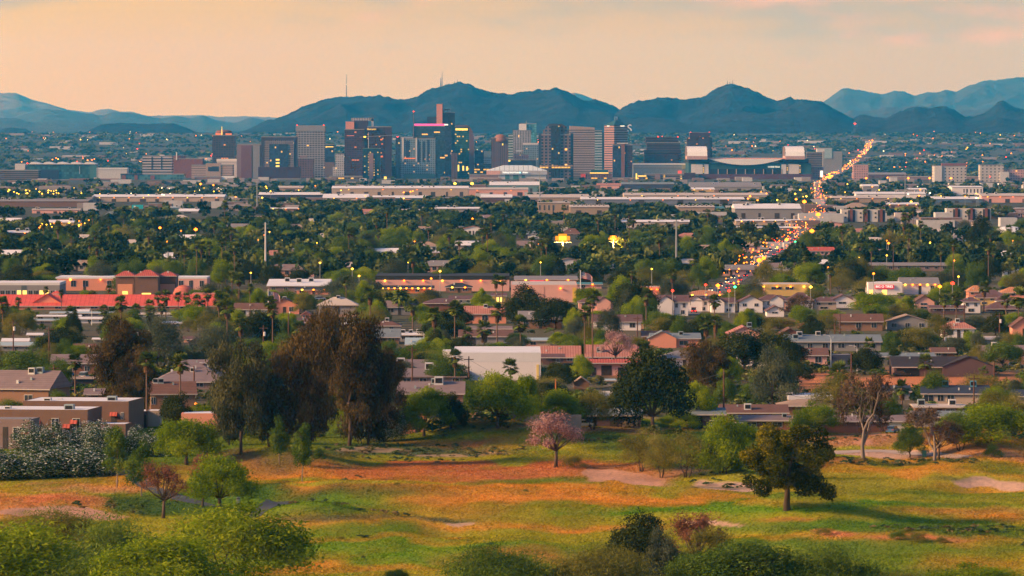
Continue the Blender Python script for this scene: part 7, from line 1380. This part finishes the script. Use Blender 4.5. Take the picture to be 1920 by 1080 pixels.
for px, yt, yb, lab in ((994, 445, 478, 'unlit floodlight mast in the trees'), (1000, 443, 470, 'second unlit floodlight mast in the trees'), (1202, 452, 470, 'thin lit mast right of the smaller floodlight')):
    p = G(px, yb); r = empty('floodlight_mast', p); h = at(px, yt, p.y).z - p.z; MB().tube([(0, 0, 0), (0, 0, h)], [.25, .18], 6).build('pole', WHITEP, r, world=False); MB().box(-1.2, 1.2, -.3, .3, h - .5, h + .6).build('lamp_bank', PALE, r, world=False); tag(r, lab, 'floodlight')
# tall steel monopoles
for px, yt, yb, lab in ((498, 417, 522, 'tall pale monopole left of the retail store'), (1268, 412, 512, 'tall steel monopole right of the floodlights'), (315, 472, 515, 'grey monopole behind the school pavilion'), (482, 340, 395, 'slender monopole before the dark white roofed shed'), (1012, 322, 384, 'slender monopole beside the arena'), (1697, 325, 385, 'slender monopole among the right hand warehouses')):
    p = G(px, yb); r = empty('monopole', p); h = at(px, yt, p.y).z - p.z; MB().tube([(0, 0, 0), (0, 0, h)], [.55, .3], 8).build('pole', PALE if px == 498 else STEEL, r, world=False)
    mb = MB(); 
    for k in range(3): mb.box(-1.3, 1.3, -.15, .15, h * (.97 - .07 * k) - .12, h * (.97 - .07 * k) + .12)
    mb.build('crossarms', STEEL, r, world=False); tag(r, lab, 'pole')
# flags
def flag_mat():
    m, t = newmat('striped_flag'); uv = nd(t, 'ShaderNodeUVMap').outputs[0]; s = nd(t, 'ShaderNodeSeparateXYZ', {0: uv})
    st_ = mth(t, 'LESS_THAN', mth(t, 'FRACT', mth(t, 'MULTIPLY', s.outputs[1], 6.5)), .5); c = mixc(t, st_, (.7, .66, .62), (.55, .03, .04))
    inn = mth(t, 'MULTIPLY', mth(t, 'LESS_THAN', s.outputs[0], .4), mth(t, 'GREATER_THAN', s.outputs[1], .46))
    star = nd(t, 'ShaderNodeTexVoronoi', {0: nd(t, 'ShaderNodeCombineXYZ', {0: mth(t, 'MULTIPLY', s.outputs[0], 15.0), 1: mth(t, 'MULTIPLY', s.outputs[1], 9.2)}).outputs[0], 'Randomness': 0.0}).outputs[0]
    blue = mixc(t, mth(t, 'LESS_THAN', star, .27), (.03, .05, .16), (.7, .7, .7)); c = mixc(t, inn, c, blue)
    d = nd(t, 'ShaderNodeBsdfDiffuse', {0: c}).outputs[0]; tr = nd(t, 'ShaderNodeBsdfTranslucent', {0: c}).outputs[0]
    finish(t, nd(t, 'ShaderNodeMixShader', {0: .4, 1: d, 2: tr}).outputs[0]); return m
FLAG = flag_mat()
for px, yt, yb, L, H, lab in ((503, 545, 590, 22, 13, 'large striped flag drooping from a white pole by the black green thicket'), (1088.5, 509, 572, 22, 12, 'large striped flag streaming from the pole at the box store')):
    p = G(px, yb); s = mpp(p.y); r = empty('flag_pole', p); h = at(px, yt, p.y).z - p.z
    MB().tube([(0, 0, 0), (0, 0, h)], [.22, .12], 8).build('pole', WHITEP, r, world=False); MB().lathe([(.05, h), (.25, h + .2), (.05, h + .45)], 0, 0, 8).build('finial', WHITEP, r, world=False)
    nu, nv = 24, 10; V = np.zeros((nv, nu, 3)); uvs = []
    for j in range(nv):
        for i in range(nu):
            u, v = i / (nu - 1), j / (nv - 1); V[j, i] = (u * L * s, .5 * math.sin(u * 9 + v) * u, h - 1 * s - H * s * (1 - v) - u * u * L * s * (.35 + .1 * math.sin(u * 7)))
    me = grid_mesh('flag', V, [FLAG]); ul = me.uv_layers.new(name='UVMap').data; ids = np.zeros(len(me.loops), np.int32); me.loops.foreach_get('vertex_index', ids)
    ul.foreach_set('uv', np.c_[(ids % nu) / (nu - 1), (ids // nu) / (nv - 1)].astype(np.float32).ravel()); o = bpy.data.objects.new('flag', me); C.objects.link(o); o.parent = r; tag(r, lab, 'flag')
# utility poles and their wires
POLEM = plain('pole_wood', (.13, .06, .04), .9, .3, 2)
def upole(px, yt, yb, lab, mat=None, arm=True, can=False):
    p = G(px, yb); r = empty('utility_pole', p); h = at(px, yt, p.y).z - p.z
    MB().tube([(0, 0, -.3), (0, 0, h)], [.22, .15], 7).build('pole', mat or POLEM, r, world=False)
    if arm: MB().box(-1.2, 1.2, -.08, .08, h - .9, h - .7).build('crossarm', POLEM, r, world=False)
    if can: MB().lathe([(.05, h - 3), (.35, h - 3), (.35, h - 1.9), (.05, h - 1.8)], .35, -.2, 10).build('transformer', UNITW, r, world=False)
    tag(r, lab, 'utility pole'); return Vector((p.x, p.y, p.z + h - .7))
UPP = [upole(*a) for a in [(101, 684, 757, 'brown utility pole before the dense green tree'), (25, 600, 660, 'utility pole at the mobile homes', None, True, True), (92, 612, 690, 'utility pole in the dark trunked tree', None, True), (773, 650, 730, 'utility pole beside the flat mauve roof'), (879, 668, 722, 'utility pole before the long white warehouse'), (1357, 692, 800, 'thick brown utility pole before the brown brick house', None, False), (1042, 710, 760, 'orange lit stub pole among the mesquites', plain('lit_wood', (.5, .17, .06)), False), (364, 686, 765, 'leaning pole at the two storey brown house', None, False), (412, 650, 705, 'utility pole with a double arm at the eucalyptus', None, True), (494, 610, 660, 'utility pole in the black green thicket', None, True, True), (541, 587, 650, 'dark pole by the dark plum roof', None, False), (1100, 600, 640, 'thin pole by the grey green tree', None, True), (1195, 592, 645, 'pole at the end of the pink gravel', None, True), (1565, 605, 650, 'pole above the long blue grey house', None, True), (1575, 588, 632, 'second pole above the long blue grey house', None, False), (1770, 620, 665, 'pole carrying two pale boxes', None, True, True), (1826, 703, 770, 'dark utility pole before the navy roofed house', None, True), (1864, 680, 725, 'dark pole on the orange dirt lot', None, False), (1596, 660, 710, 'short dark pole at the street corner', None, False), (1874, 587, 630, 'red brown pole by the frame edge', None, True, True), (1675, 460, 520, 'thin red brown pole left of the grey grove roof', None, False), (1808, 570, 625, 'pole between the palms of the right hand row', None, False)]]  # orange light on the stub pole is put into its wood colour
WIRE = plain('wire', (.05, .05, .055), .6)
def wire(a, b, sag, lab):
    pts = [a.lerp(b, i / 14) - Vector((0, 0, sag * 4 * (i / 14) * (1 - i / 14))) for i in range(15)]
    o = MB().tube(pts, .035, 3).build('power_line', WIRE, None, loc=tuple(a)); tag(o, lab, 'power line')
for i, j, sag, lab in ((0, 2, 1.5, 'sagging wire between the poles of the dense green tree'), (1, 2, 1.5, 'wire between the mobile home poles'), (0, 7, 2, 'wire from the brown pole to the leaning pole'), (7, 8, 1.5, 'wire from the leaning pole to the double armed pole'), (3, 4, 1.5, 'wire across the flat mauve roof'), (4, 6, 2, 'wire before the long white warehouse'), (6, 5, 3, 'long wire past the massive fig'), (5, 16, 6, 'long wire over the orange dirt lot'), (9, 8, 1.5, 'wire into the dark grove'), (11, 12, 1.5, 'wire before the tract houses'), (13, 15, 2.5, 'wire over the blue grey shingles'), (15, 19, 2, 'wire to the red brown pole')): wire(UPP[i], UPP[j], sag, lab)
for k, (py, x0, x1) in enumerate(((498, 120, 940), (503, 100, 980), (508, 90, 1000), (497, 960, 1420), (504, 960, 1440))):
    Y = G(700, py + 14).y; a, b = at(x0, py, Y), at(x1, py, Y); wire(a, b, 3, ['topmost far power line before the wooded belt', 'middle far power line before the wooded belt', 'lowest far power line before the wooded belt', 'upper power line before the floodlight trees', 'lower power line before the floodlight trees'][k])
# slender street lights, unlit
for px, yt, yb, lab in ((390, 680, 725, 'white lamp post on the mauve roofs'), (1607, 648, 700, 'white lamp post at the garden sheds'), (1558, 628, 690, 'pale lamp post by the bright pink house'), (1162, 765, 800, 'pale lamp post before the carport house'), (795, 622, 650, 'arched lamp post by the pale blue roofs'), (1062, 694, 716, 'curved lamp post in the mesquites'), (371, 600, 620, 'curved lamp post among the school palms'), (172, 578, 610, 'lamp post before the long red roof'), (1343, 600, 625, 'small lamp post by the tract house hedge')):
    p = G(px, yb); r = empty('lamp_post', p); h = at(px, yt, p.y).z - p.z
    MB().tube([(0, 0, 0), (0, 0, h * .85), (-.3, 0, h * .97), (-1.4, 0, h)], [.12, .09, .08, .06], 6).build('pole', WHITEP, r, world=False); MB().box(-2.1, -1.3, -.2, .2, h - .08, h + .1).build('lamp_head', PALE, r, world=False); tag(r, lab, 'lamp post')
# billboard, bins, plaza sign
p = G(258, 399); r = empty('billboard', p); z = at(258, 397, p.y).z; rect(r, 'panel', plain('teal_board', (.03, .42, .46), .6, .05), 247.5, 268.5, 384, 391.5, p.y, .6); rect(r, 'picture', plain('board_white', (.75, .78, .78), .6), 251, 254.5, 386, 391, p.y - .1, .15); rect(r, 'post', STEEL, 257, 259, 391.5, 399, p.y + .1, .5); tag(r, 'teal billboard with a small white figure', 'billboard')
p = G(447, 944); r = empty('waste_bin', p); MB().lathe([(.28, 0), (.32, .1), (.32, .95), (.2, 1.05), (.05, 1.1)], 0, 0, 12).build('bin', plain('bin_grey', (.42, .42, .38)), r, world=False); MB().lathe([(.33, .78), (.35, .8), (.35, .86), (.33, .88)], 0, 0, 12).build('rim', BLACK, r, world=False); tag(r, 'grey litter bin beside the cart path hump', 'litter bin')
p = G(1733, 858); r = empty('utility_cabinet', p); MB().box(-.4, .4, 0, .6, 0, 1.3).build('case', plain('cabinet_green', (.03, .12, .11), .5), r, world=False); MB().box(-.44, .44, -.04, .64, 1.3, 1.38).build('lid', MATS['cabinet_green'], r, world=False); tag(r, 'green utility cabinet beside the rust brown bare tree', 'cabinet')
p = G(543, 600); r = empty('pointed_shrine', p); h = at(543, 584, p.y).z - p.z; MB().lathe([(1.4, 0), (1.3, h * .3), (.02, h)], 0, 0, 4).build('spire', WHITEP, r, world=False); MB().box(-1.6, 1.6, -1.6, 1.6, -.2, .35).build('base', PALE, r, world=False); tag(r, 'small white pyramid spire beside the dark plum roof', 'spire')
# cars: body, cabin glass, wheels, lamps
CARM = {k: plain('car_' + k, c_, .25, .05, 1, spec=.6) for k, c_ in dict(white=(.7, .7, .7), silver=(.4, .42, .44), blue=(.06, .14, .25), orange=(.55, .14, .04), dark=(.03, .03, .04), red=(.35, .03, .03)).items()}
TYRE = plain('tyre', (.02, .02, .02), .9); CG = plain('car_glass', (.02, .025, .03), .08, .05, 1, spec=1)
def car(px, py, col, rz, label, kind='sedan', lit=None, group=None):
    p = G(px, py); r = empty('parked_car' if not lit else 'moving_car', p, R(rz)); h = 1.0 if kind != 'van' else 1.1
    prof = [(-2.2, .35), (2.2, .35), (2.25, .75), (1.5, .92), (-2.2, .98)]
    MB().front(prof, -.88, .88).build('body', CARM[col], r, world=False)
    cab = [(-1.9, .97), (1.1, .93), (.4, 1.48), (-1.5, 1.5)] if kind == 'sedan' else [(-2.15, .97), (1.35, .93), (.7, 1.85), (-2.05, 1.9)]
    MB().front(cab, -.78, .78).build('cabin_glass', CG, r, world=False); zt = cab[2][1]
    MB().box(cab[3][0] - .02, cab[2][0] + .02, -.8, .8, zt, zt + .05).build('roof', CARM[col], r, world=False)
    for x in (-1.4, 1.4):
        for y in (-.86, .86): MB().lathe([(.02, -.1), (.33, -.1), (.33, .1), (.02, .1)], 0, 0, 14).xf(Matrix.Translation((x, y, .33)) @ Matrix.Rotation(math.pi / 2, 4, 'X')).build('wheel', TYRE, r, world=False)
    for y in (-.62, .62):
        MB().box(2.2, 2.3, y - .2, y + .2, .6, .78).build('headlight', L_WH if lit == 'head' else PALE, r, world=False); MB().box(-2.26, -2.19, y - .2, y + .2, .7, .88).build('tail_light', L_RED if lit == 'tail' else CARM['red'], r, world=False)
    tag(r, label, 'car', group); return r
for a in [(110, 738, 'silver', 35, 'silver car parked first in the lot by the palm'), (120, 741, 'blue', 35, 'pale blue car parked second in the lot'), (133, 745, 'orange', 10, 'orange pickup parked by the fan palm', 'van'), (158, 711, 'white', 80, 'white van parked under the carport', 'van'), (128, 706, 'blue', 60, 'dark blue car in the shade beside the white van'), (1093, 801, 'silver', 5, 'silver car in the dark open carport'), (1386, 806, 'white', 100, 'white car nose half hidden by the green mesquite'), (1674, 812, 'blue', 70, 'blue car before the cream garage door'), (1690, 706, 'dark', 0, 'dark car in the carport of the ranch house'), (600, 563, 'white', 20, 'white car before the neon row'), (712, 578, 'dark', 10, 'dark car on the pale drive'), (1805, 775, 'white', 80, 'white pickup beside the flat tan house', 'van'), (1905, 690, 'silver', 15, 'silver car at the frame edge house'), (1350, 805, 'white', 15, 'white pickup in front of the mauve low roof', 'van'), (955, 655, 'white', 15, 'white van behind the long white warehouse', 'van'), (905, 562, 'dark', 4, 'dark car in the plaza lot')]:
    car(*a)
GT = 'cars on the avenue at dusk'
for i in range(46):
    u = (i + .5) / 46 * 4.9; k = int(u); q = ROAD[k].lerp(ROAD[k + 1], u - k); d = (ROAD[k + 1] - ROAD[k]).xy.normalized(); n = Vector((d.y, -d.x)); toward = i % 2
    off = n * (prng.choice((1.4, 2.7)) * (1 if not toward else -1)); x, y = q.x + off.x, q.y + off.y
    zz = float(tz(x, y)) + .08; px_, py_ = proj(x, y, zz)
    c_ = car(float(px_), float(py_), prng.choice(['white', 'silver', 'dark', 'blue', 'red']), math.degrees(math.atan2(d.y, d.x)) + (180 if toward else 0), 'car coming down the avenue with its headlights on' if toward else 'car driving up the avenue toward the towers, tail lights red', prng.choice(['sedan', 'van']), 'head' if toward else 'tail', GT + (' coming' if toward else ' going'))
    c_.location = (x, y, zz)
# lamps: the ones that stand out
for px, py, m_, sz, lab in [(367, 757, L_OR, .55, 'orange globe lamp at the red tiled corner'), (768, 788, L_OR, .4, 'orange door lamp of the salmon porch'), (1226, 665, L_YE, .45, 'small yellow lamp in the top of the massive fig'), (819, 416, L_YE, 1.9, 'bright pale yellow lamp in the wooded belt'), (886, 410, L_OR, 1.3, 'orange lamp right of the bright pale one'), (1346, 535, L_OR, 1.3, 'big orange lamp at the lit junction'), (1323, 534, L_RED, .9, 'red signal lamp left of the lit junction'), (1261, 545, L_RED, .9, 'red signal lamp by the fuel station'), (1378, 538, L_GR, 1.0, 'green lit treetop lamp at the lit junction'), (1367, 545, L_RED, 1.0, 'red lamp under the green one'), (1424, 488, L_OR, 2.2, 'orange lamp cluster head where the avenue meets the trees'), (1432, 484, L_OR, 1.8, 'second orange lamp where the avenue meets the trees'), (1762, 537, L_OR, 1.3, 'orange lamp in the pine right of the dining hall'), (1786, 531, L_RED, 1.3, 'red lamp right of the orange pine lamp'), (1666, 456, L_OR, 1.2, 'lone orange lamp on the thin pole'), (1744, 455, L_YE, 1.0, 'lone yellow lamp in the dark right grove'), (1520, 538, L_YE, 1.0, 'yellow lamp on the corner of the lit store'), (1534, 402, L_OR, 3.2, 'large orange lamp at the bend of the avenue'), (1508, 378, L_OR, 3.4, 'large orange lamp beside the far trees of the avenue'), (1522, 433, L_OR, 2.6, 'large orange lamp before the bright lit shop row'), (1475, 449, L_OR, 1.8, 'orange lamp over the middle of the avenue'), (1491, 453, L_GR, 1.0, 'green signal over the middle of the avenue'), (1555, 332, L_OR, 6, 'huge orange lamp where the avenue passes the stadium'), (1624, 334, L_OR, 3.2, 'first orange lamp on the freeway wall'), (1664, 333, L_OR, 2.6, 'second orange lamp on the freeway wall'), (1703, 334, L_OR, 3.4, 'third orange lamp on the freeway wall'), (1743, 334, L_OR, 3.4, 'fourth orange lamp on the freeway wall'), (1783, 334, L_OR, 3.4, 'last orange lamp on the freeway wall'), (1856, 331, L_RED, 2.4, 'red lamp beyond the freeway wall'), (1603, 232, L_RED, 7, 'red beacon on the dark hill by the avenue'), (1521, 292, L_OR, 3.2, 'orange lamp right of the stadium roof box'), (300, 427, L_OR, 1.6, 'orange lamp amid the left grove roofs'), (367, 430, L_OR, 2.0, 'orange lamp at the end of the red light row'), (853, 344, L_YE, 3.6, 'yellow globe lamp left of the brown low hall'), (885, 344, L_YE, 4.0, 'larger yellow globe lamp below the arena'), (376, 345, L_OR, 3.0, 'orange lamp under the low mauve box'), (400, 347, L_OR, 2.2, 'fainter orange lamp under the low mauve box')]:
    lamp(px, py, m_, sz, 1.9 if py > 740 else 9 if py > 400 else 11, lab)
# far rows of lamps: alike and tiny, one group each
lrng = random.Random(8)
def lamps_in(n, x0, x1, y0, y1, mats, sz, lab, grp):
    for _ in range(n):
        lamp(lrng.uniform(x0, x1), lrng.uniform(y0, y1), lrng.choice(mats), sz * lrng.uniform(.6, 1.3), 9, lab, grp)
lamps_in(22, 12, 115, 354, 364, [L_YE], 1.5, 'tiny yellow lamp of the lit car lot below the brown banded garage', 'yellow lamps of the car lot')
lamps_in(22, 120, 420, 352, 366, [L_YE, L_WH], 1.1, 'tiny yellow lamp in the trees above the lamp lit cream warehouse', 'lamps above the cream warehouse')
lamps_in(18, 70, 170, 412, 428, [L_OR, L_YE], .8, 'tiny lamp round the orange lit store', 'lamps round the orange store')
lamps_in(14, 420, 780, 345, 372, [L_YE, L_OR], 1.6, 'tiny lamp among the sheds below the towers', 'lamps among the central sheds')
lamps_in(14, 1400, 1560, 355, 376, [L_YE, L_OR], 1.6, 'tiny lamp near the stadium end of the avenue', 'lamps near the stadium end')
lamps_in(16, 1580, 1900, 345, 380, [L_YE, L_OR, L_WH], 1.5, 'tiny lamp among the right hand warehouses', 'lamps among the right warehouses')
lamps_in(18, 200, 900, 430, 525, [L_OR, L_YE], .7, 'tiny lamp glinting in the wooded belt', 'lamps in the wooded belt')
lamps_in(16, 1000, 1900, 425, 520, [L_OR, L_YE], .7, 'tiny lamp glinting among the grove beyond the floodlights', 'lamps in the floodlight grove')
for k in range(5, len(ROAD) - 1):
    for u in np.arange(0, 1, .11):
        q = ROAD[k].lerp(ROAD[k + 1], float(u)); x, y = proj(q.x + lrng.uniform(-9, 9), q.y, q.z + 5)
        r = lamp(float(x), float(y), lrng.choice([L_OR, L_YE, L_OR, L_RED if k < 9 else L_OR]), (.5 if k < 8 else 1.1) * lrng.uniform(.6, 1.5), 6, 'small lamp in the string of lights along the far avenue', 'lamps of the far avenue', Y=q.y)
# the rest of the city's lights: beyond counting
g = np.random.default_rng(3)
def light_field(n, y0, y1, sz, mat, seed, lab, x0=-20, x1=1940):
    g = np.random.default_rng(seed); py = g.uniform(y0, y1, n); px = g.uniform(x0, x1, n); V = []
    tab = np.linspace(y0, y1, 30); TY = np.array([G(960, q).y for q in tab]); Y = np.interp(py, tab, TY)
    X = (px - 960) / F * Y; ok = fbm(X / 500, Y / 600, 2, seed) > .47; X, Y = X[ok], Y[ok]; Z = tz(X, Y) + 9 + g.uniform(0, 5, len(X)); s = sz * g.uniform(.5, 1.3, len(X))
    octa = np.array([(1, 0, 0), (0, 1, 0), (-1, 0, 0), (0, -1, 0), (0, 0, 1), (0, 0, -1)], float); fc = [(0, 1, 4), (1, 2, 4), (2, 3, 4), (3, 0, 4), (1, 0, 5), (2, 1, 5), (3, 2, 5), (0, 3, 5)]
    T = octa[np.array(fc)].reshape(-1, 3); P_ = np.c_[X, Y, Z][:, None, :] + T[None] * s[:, None, None]
    o = bpy.data.objects.new('city_lights', fast_mesh('city_lights', P_.reshape(-1, 3), 3, [mat])); C.objects.link(o); tag(o, lab, 'city lights', kind='stuff')
light_field(230, 252, 330, 1.5, L_OR, 21, 'countless orange lights scattered over the far plain'); light_field(120, 252, 330, 1.3, L_WH, 22, 'countless white lights scattered over the far plain'); light_field(50, 258, 330, 1.5, L_YE, 23, 'countless yellow lights scattered over the far plain'); light_field(60, 256, 330, 1.5, L_RED, 24, 'countless red lights scattered over the far plain')
def trail(n, k0, k1, sz, mat, seed, lab, wid):
    g = np.random.default_rng(seed); u = k0 + (k1 - k0) * g.random(n); V = []
    octa = np.array([(1, 0, 0), (0, 1, 0), (-1, 0, 0), (0, -1, 0), (0, 0, 1), (0, 0, -1)], float); T = octa[np.array([(0, 1, 4), (1, 2, 4), (2, 3, 4), (3, 0, 4), (1, 0, 5), (2, 1, 5), (3, 2, 5), (0, 3, 5)])].reshape(-1, 3)
    for q in u:
        k = min(int(q), len(ROAD) - 2); p = ROAD[k].lerp(ROAD[k + 1], q - k); x = p.x + g.uniform(-wid, wid); V.append(T * sz * g.uniform(.5, 1.3) + np.array([x, p.y, float(tz(x, p.y)) + g.uniform(1, 7)]))
    o = bpy.data.objects.new('car_lights', fast_mesh('car_lights', np.concatenate(V), 3, [mat])); C.objects.link(o); tag(o, lab, 'car lights', kind='stuff')
trail(150, 10, 14.9, 1.15, L_OR, 41, 'unbroken amber string of car lights on the far avenue', 9); trail(45, 10, 14.9, 1.0, L_YE, 42, 'yellow glints along the far avenue', 10); trail(230, 1, 10, .38, L_OR, 43, 'amber car lights where the avenue leaves the trees', 8); trail(80, 2, 11, .32, L_RED, 44, 'red tail lights up the avenue', 6)
# far roofs and walls past counting
def far_roofs(n, y0, y1, seed, lab, hm=(4, 8), wm_=(15, 60)):
    g = np.random.default_rng(seed); py = g.uniform(y0, y1, n); px = g.uniform(-20, 1940, n); tab = np.linspace(y0, y1, 30); TY = np.array([G(960, q).y for q in tab]); Y = np.interp(py, tab, TY); X = (px - 960) / F * Y
    ok = fbm(X / 500, Y / 600, 2, seed) > (.45 if n < 500 else .34); mb = MB(); mi = [plain('far_wall_a', (.30, .25, .23)), plain('far_wall_b', (.20, .13, .11)), plain('far_wall_c', (.50, .48, .47))] if 'far_wall_a' not in MATS else [MATS['far_wall_a'], MATS['far_wall_b'], MATS['far_wall_c']]
    for x, y in zip(X[ok], Y[ok]):
        if any(k[0] - 4 < 960 + x / y * F < k[1] + 4 and y < k[4] + 10 and y > k[4] - 500 for k in KEEP): continue
        w, h, z = g.uniform(*wm_), g.uniform(*hm), float(tz(x, y)); i = int(g.integers(0, 3)); mb.box(x - w / 2, x + w / 2, y, y + 20, z - 1, z + h, i, 2 if g.random() < .6 else 0)
    o = mb.build('far_buildings', mi, None); tag(o, lab, 'far buildings', kind='stuff')
far_roofs(420, 252, 325, 31, 'countless pale roofs specking the far plain', (4, 9), (20, 70)); far_roofs(560, 338, 432, 32, 'countless small roofs among the valley trees', (4.5, 7.5), (10, 34)); far_roofs(150, 432, 520, 33, 'countless small roofs sunk in the wooded belt', (2.6, 4.5), (8, 18))
# ---------------------------------------------------------------- words for the plants not named one by one
PHR = dict(gum='grey green gum', mesquite='bright green mesquite', mesquite_bush='feathery mesquite', olive='thin olive tree', dark='dense dark tree', green='rounded green tree', grey='grey green tree', bush='low green shrub', dry_bush='dry shrub', palm='fan palm', date='feathery date palm', eucalyptus='brown eucalyptus', slim_pine='slim pine', rust='rust tree', pink='pink tree', bare='bare tree', hedge='oleander', pine='pine')
LM = [l for l in LAND if 2 <= len(l[3].split()) <= 5]
ZONES = [(-60, 330, 'behind the red roofed school'), (330, 700, 'between the school and the plaza'), (700, 1010, 'behind the long plaza'), (1010, 1300, 'round the yellow floodlights'), (1300, 1530, 'along the wooded stretch of the avenue'), (1530, 2000, 'in the grove beyond the tyre shop')]
byset = {}
for rec in PL:
    r, kind, px, py, top, w, Y, lab = rec
    if lab: continue
    if py < 516:
        z = next(q[2] for q in ZONES if q[0] <= px < q[1] or q[1] == 2000)
        near = 'nearer trees' if py > 482 else 'farther trees'
        r['label'] = f"small {PHR[kind]} among the {near} {z}"; r['group'] = f"{PHR[kind]}s, {near} {z}"; continue
    def gap(l): return abs(l[0] - px) + 2.6 * abs(l[1] - py)
    L = [l for l in LM if l[0] <= px]; R_ = [l for l in LM if l[0] > px]
    L = min(L, key=gap, default=None); R_ = min(R_, key=gap, default=None)
    byset.setdefault((kind, L and L[3], R_ and R_[3]), []).append((py - top, px, r, rec))
ORD = ['tallest', 'second tallest', 'third tallest', 'fourth tallest', 'fifth tallest', 'sixth tallest', 'seventh tallest', 'eighth tallest', 'ninth tallest', 'tenth tallest']
for (kind, a, b), it in byset.items():
    it.sort(key=lambda q: -q[0])
    for i, (h, px, r, rec) in enumerate(it):
        pre = '' if len(it) == 1 else (('taller ', 'shorter ')[i] if len(it) == 2 else ('shortest ' if i == len(it) - 1 else ORD[min(i, 9)] + ' '))
        t_ = pre + PHR[kind] + (f" between {a} and {b}" if a and b else f" out beyond {a or b}")
        if len(t_.split()) > 16: t_ = pre + PHR[kind] + f" near {a if len(a.split()) < len(b.split()) else b}"
        r['label'] = t_; r['group'] = r.get('group') or 'garden ' + PHR[kind] + 's of the plain'
seen_ = {}
for o in list(C.objects):
    l = o.get('label')
    if l and o.parent is None: seen_.setdefault(l, []).append(o)
for l, os_ in seen_.items():
    if len(os_) > 1 and len({o.get('group') for o in os_}) > 1:
        for o in os_: o['group'] = 'alike: ' + PHR.get('x', l)[:90]
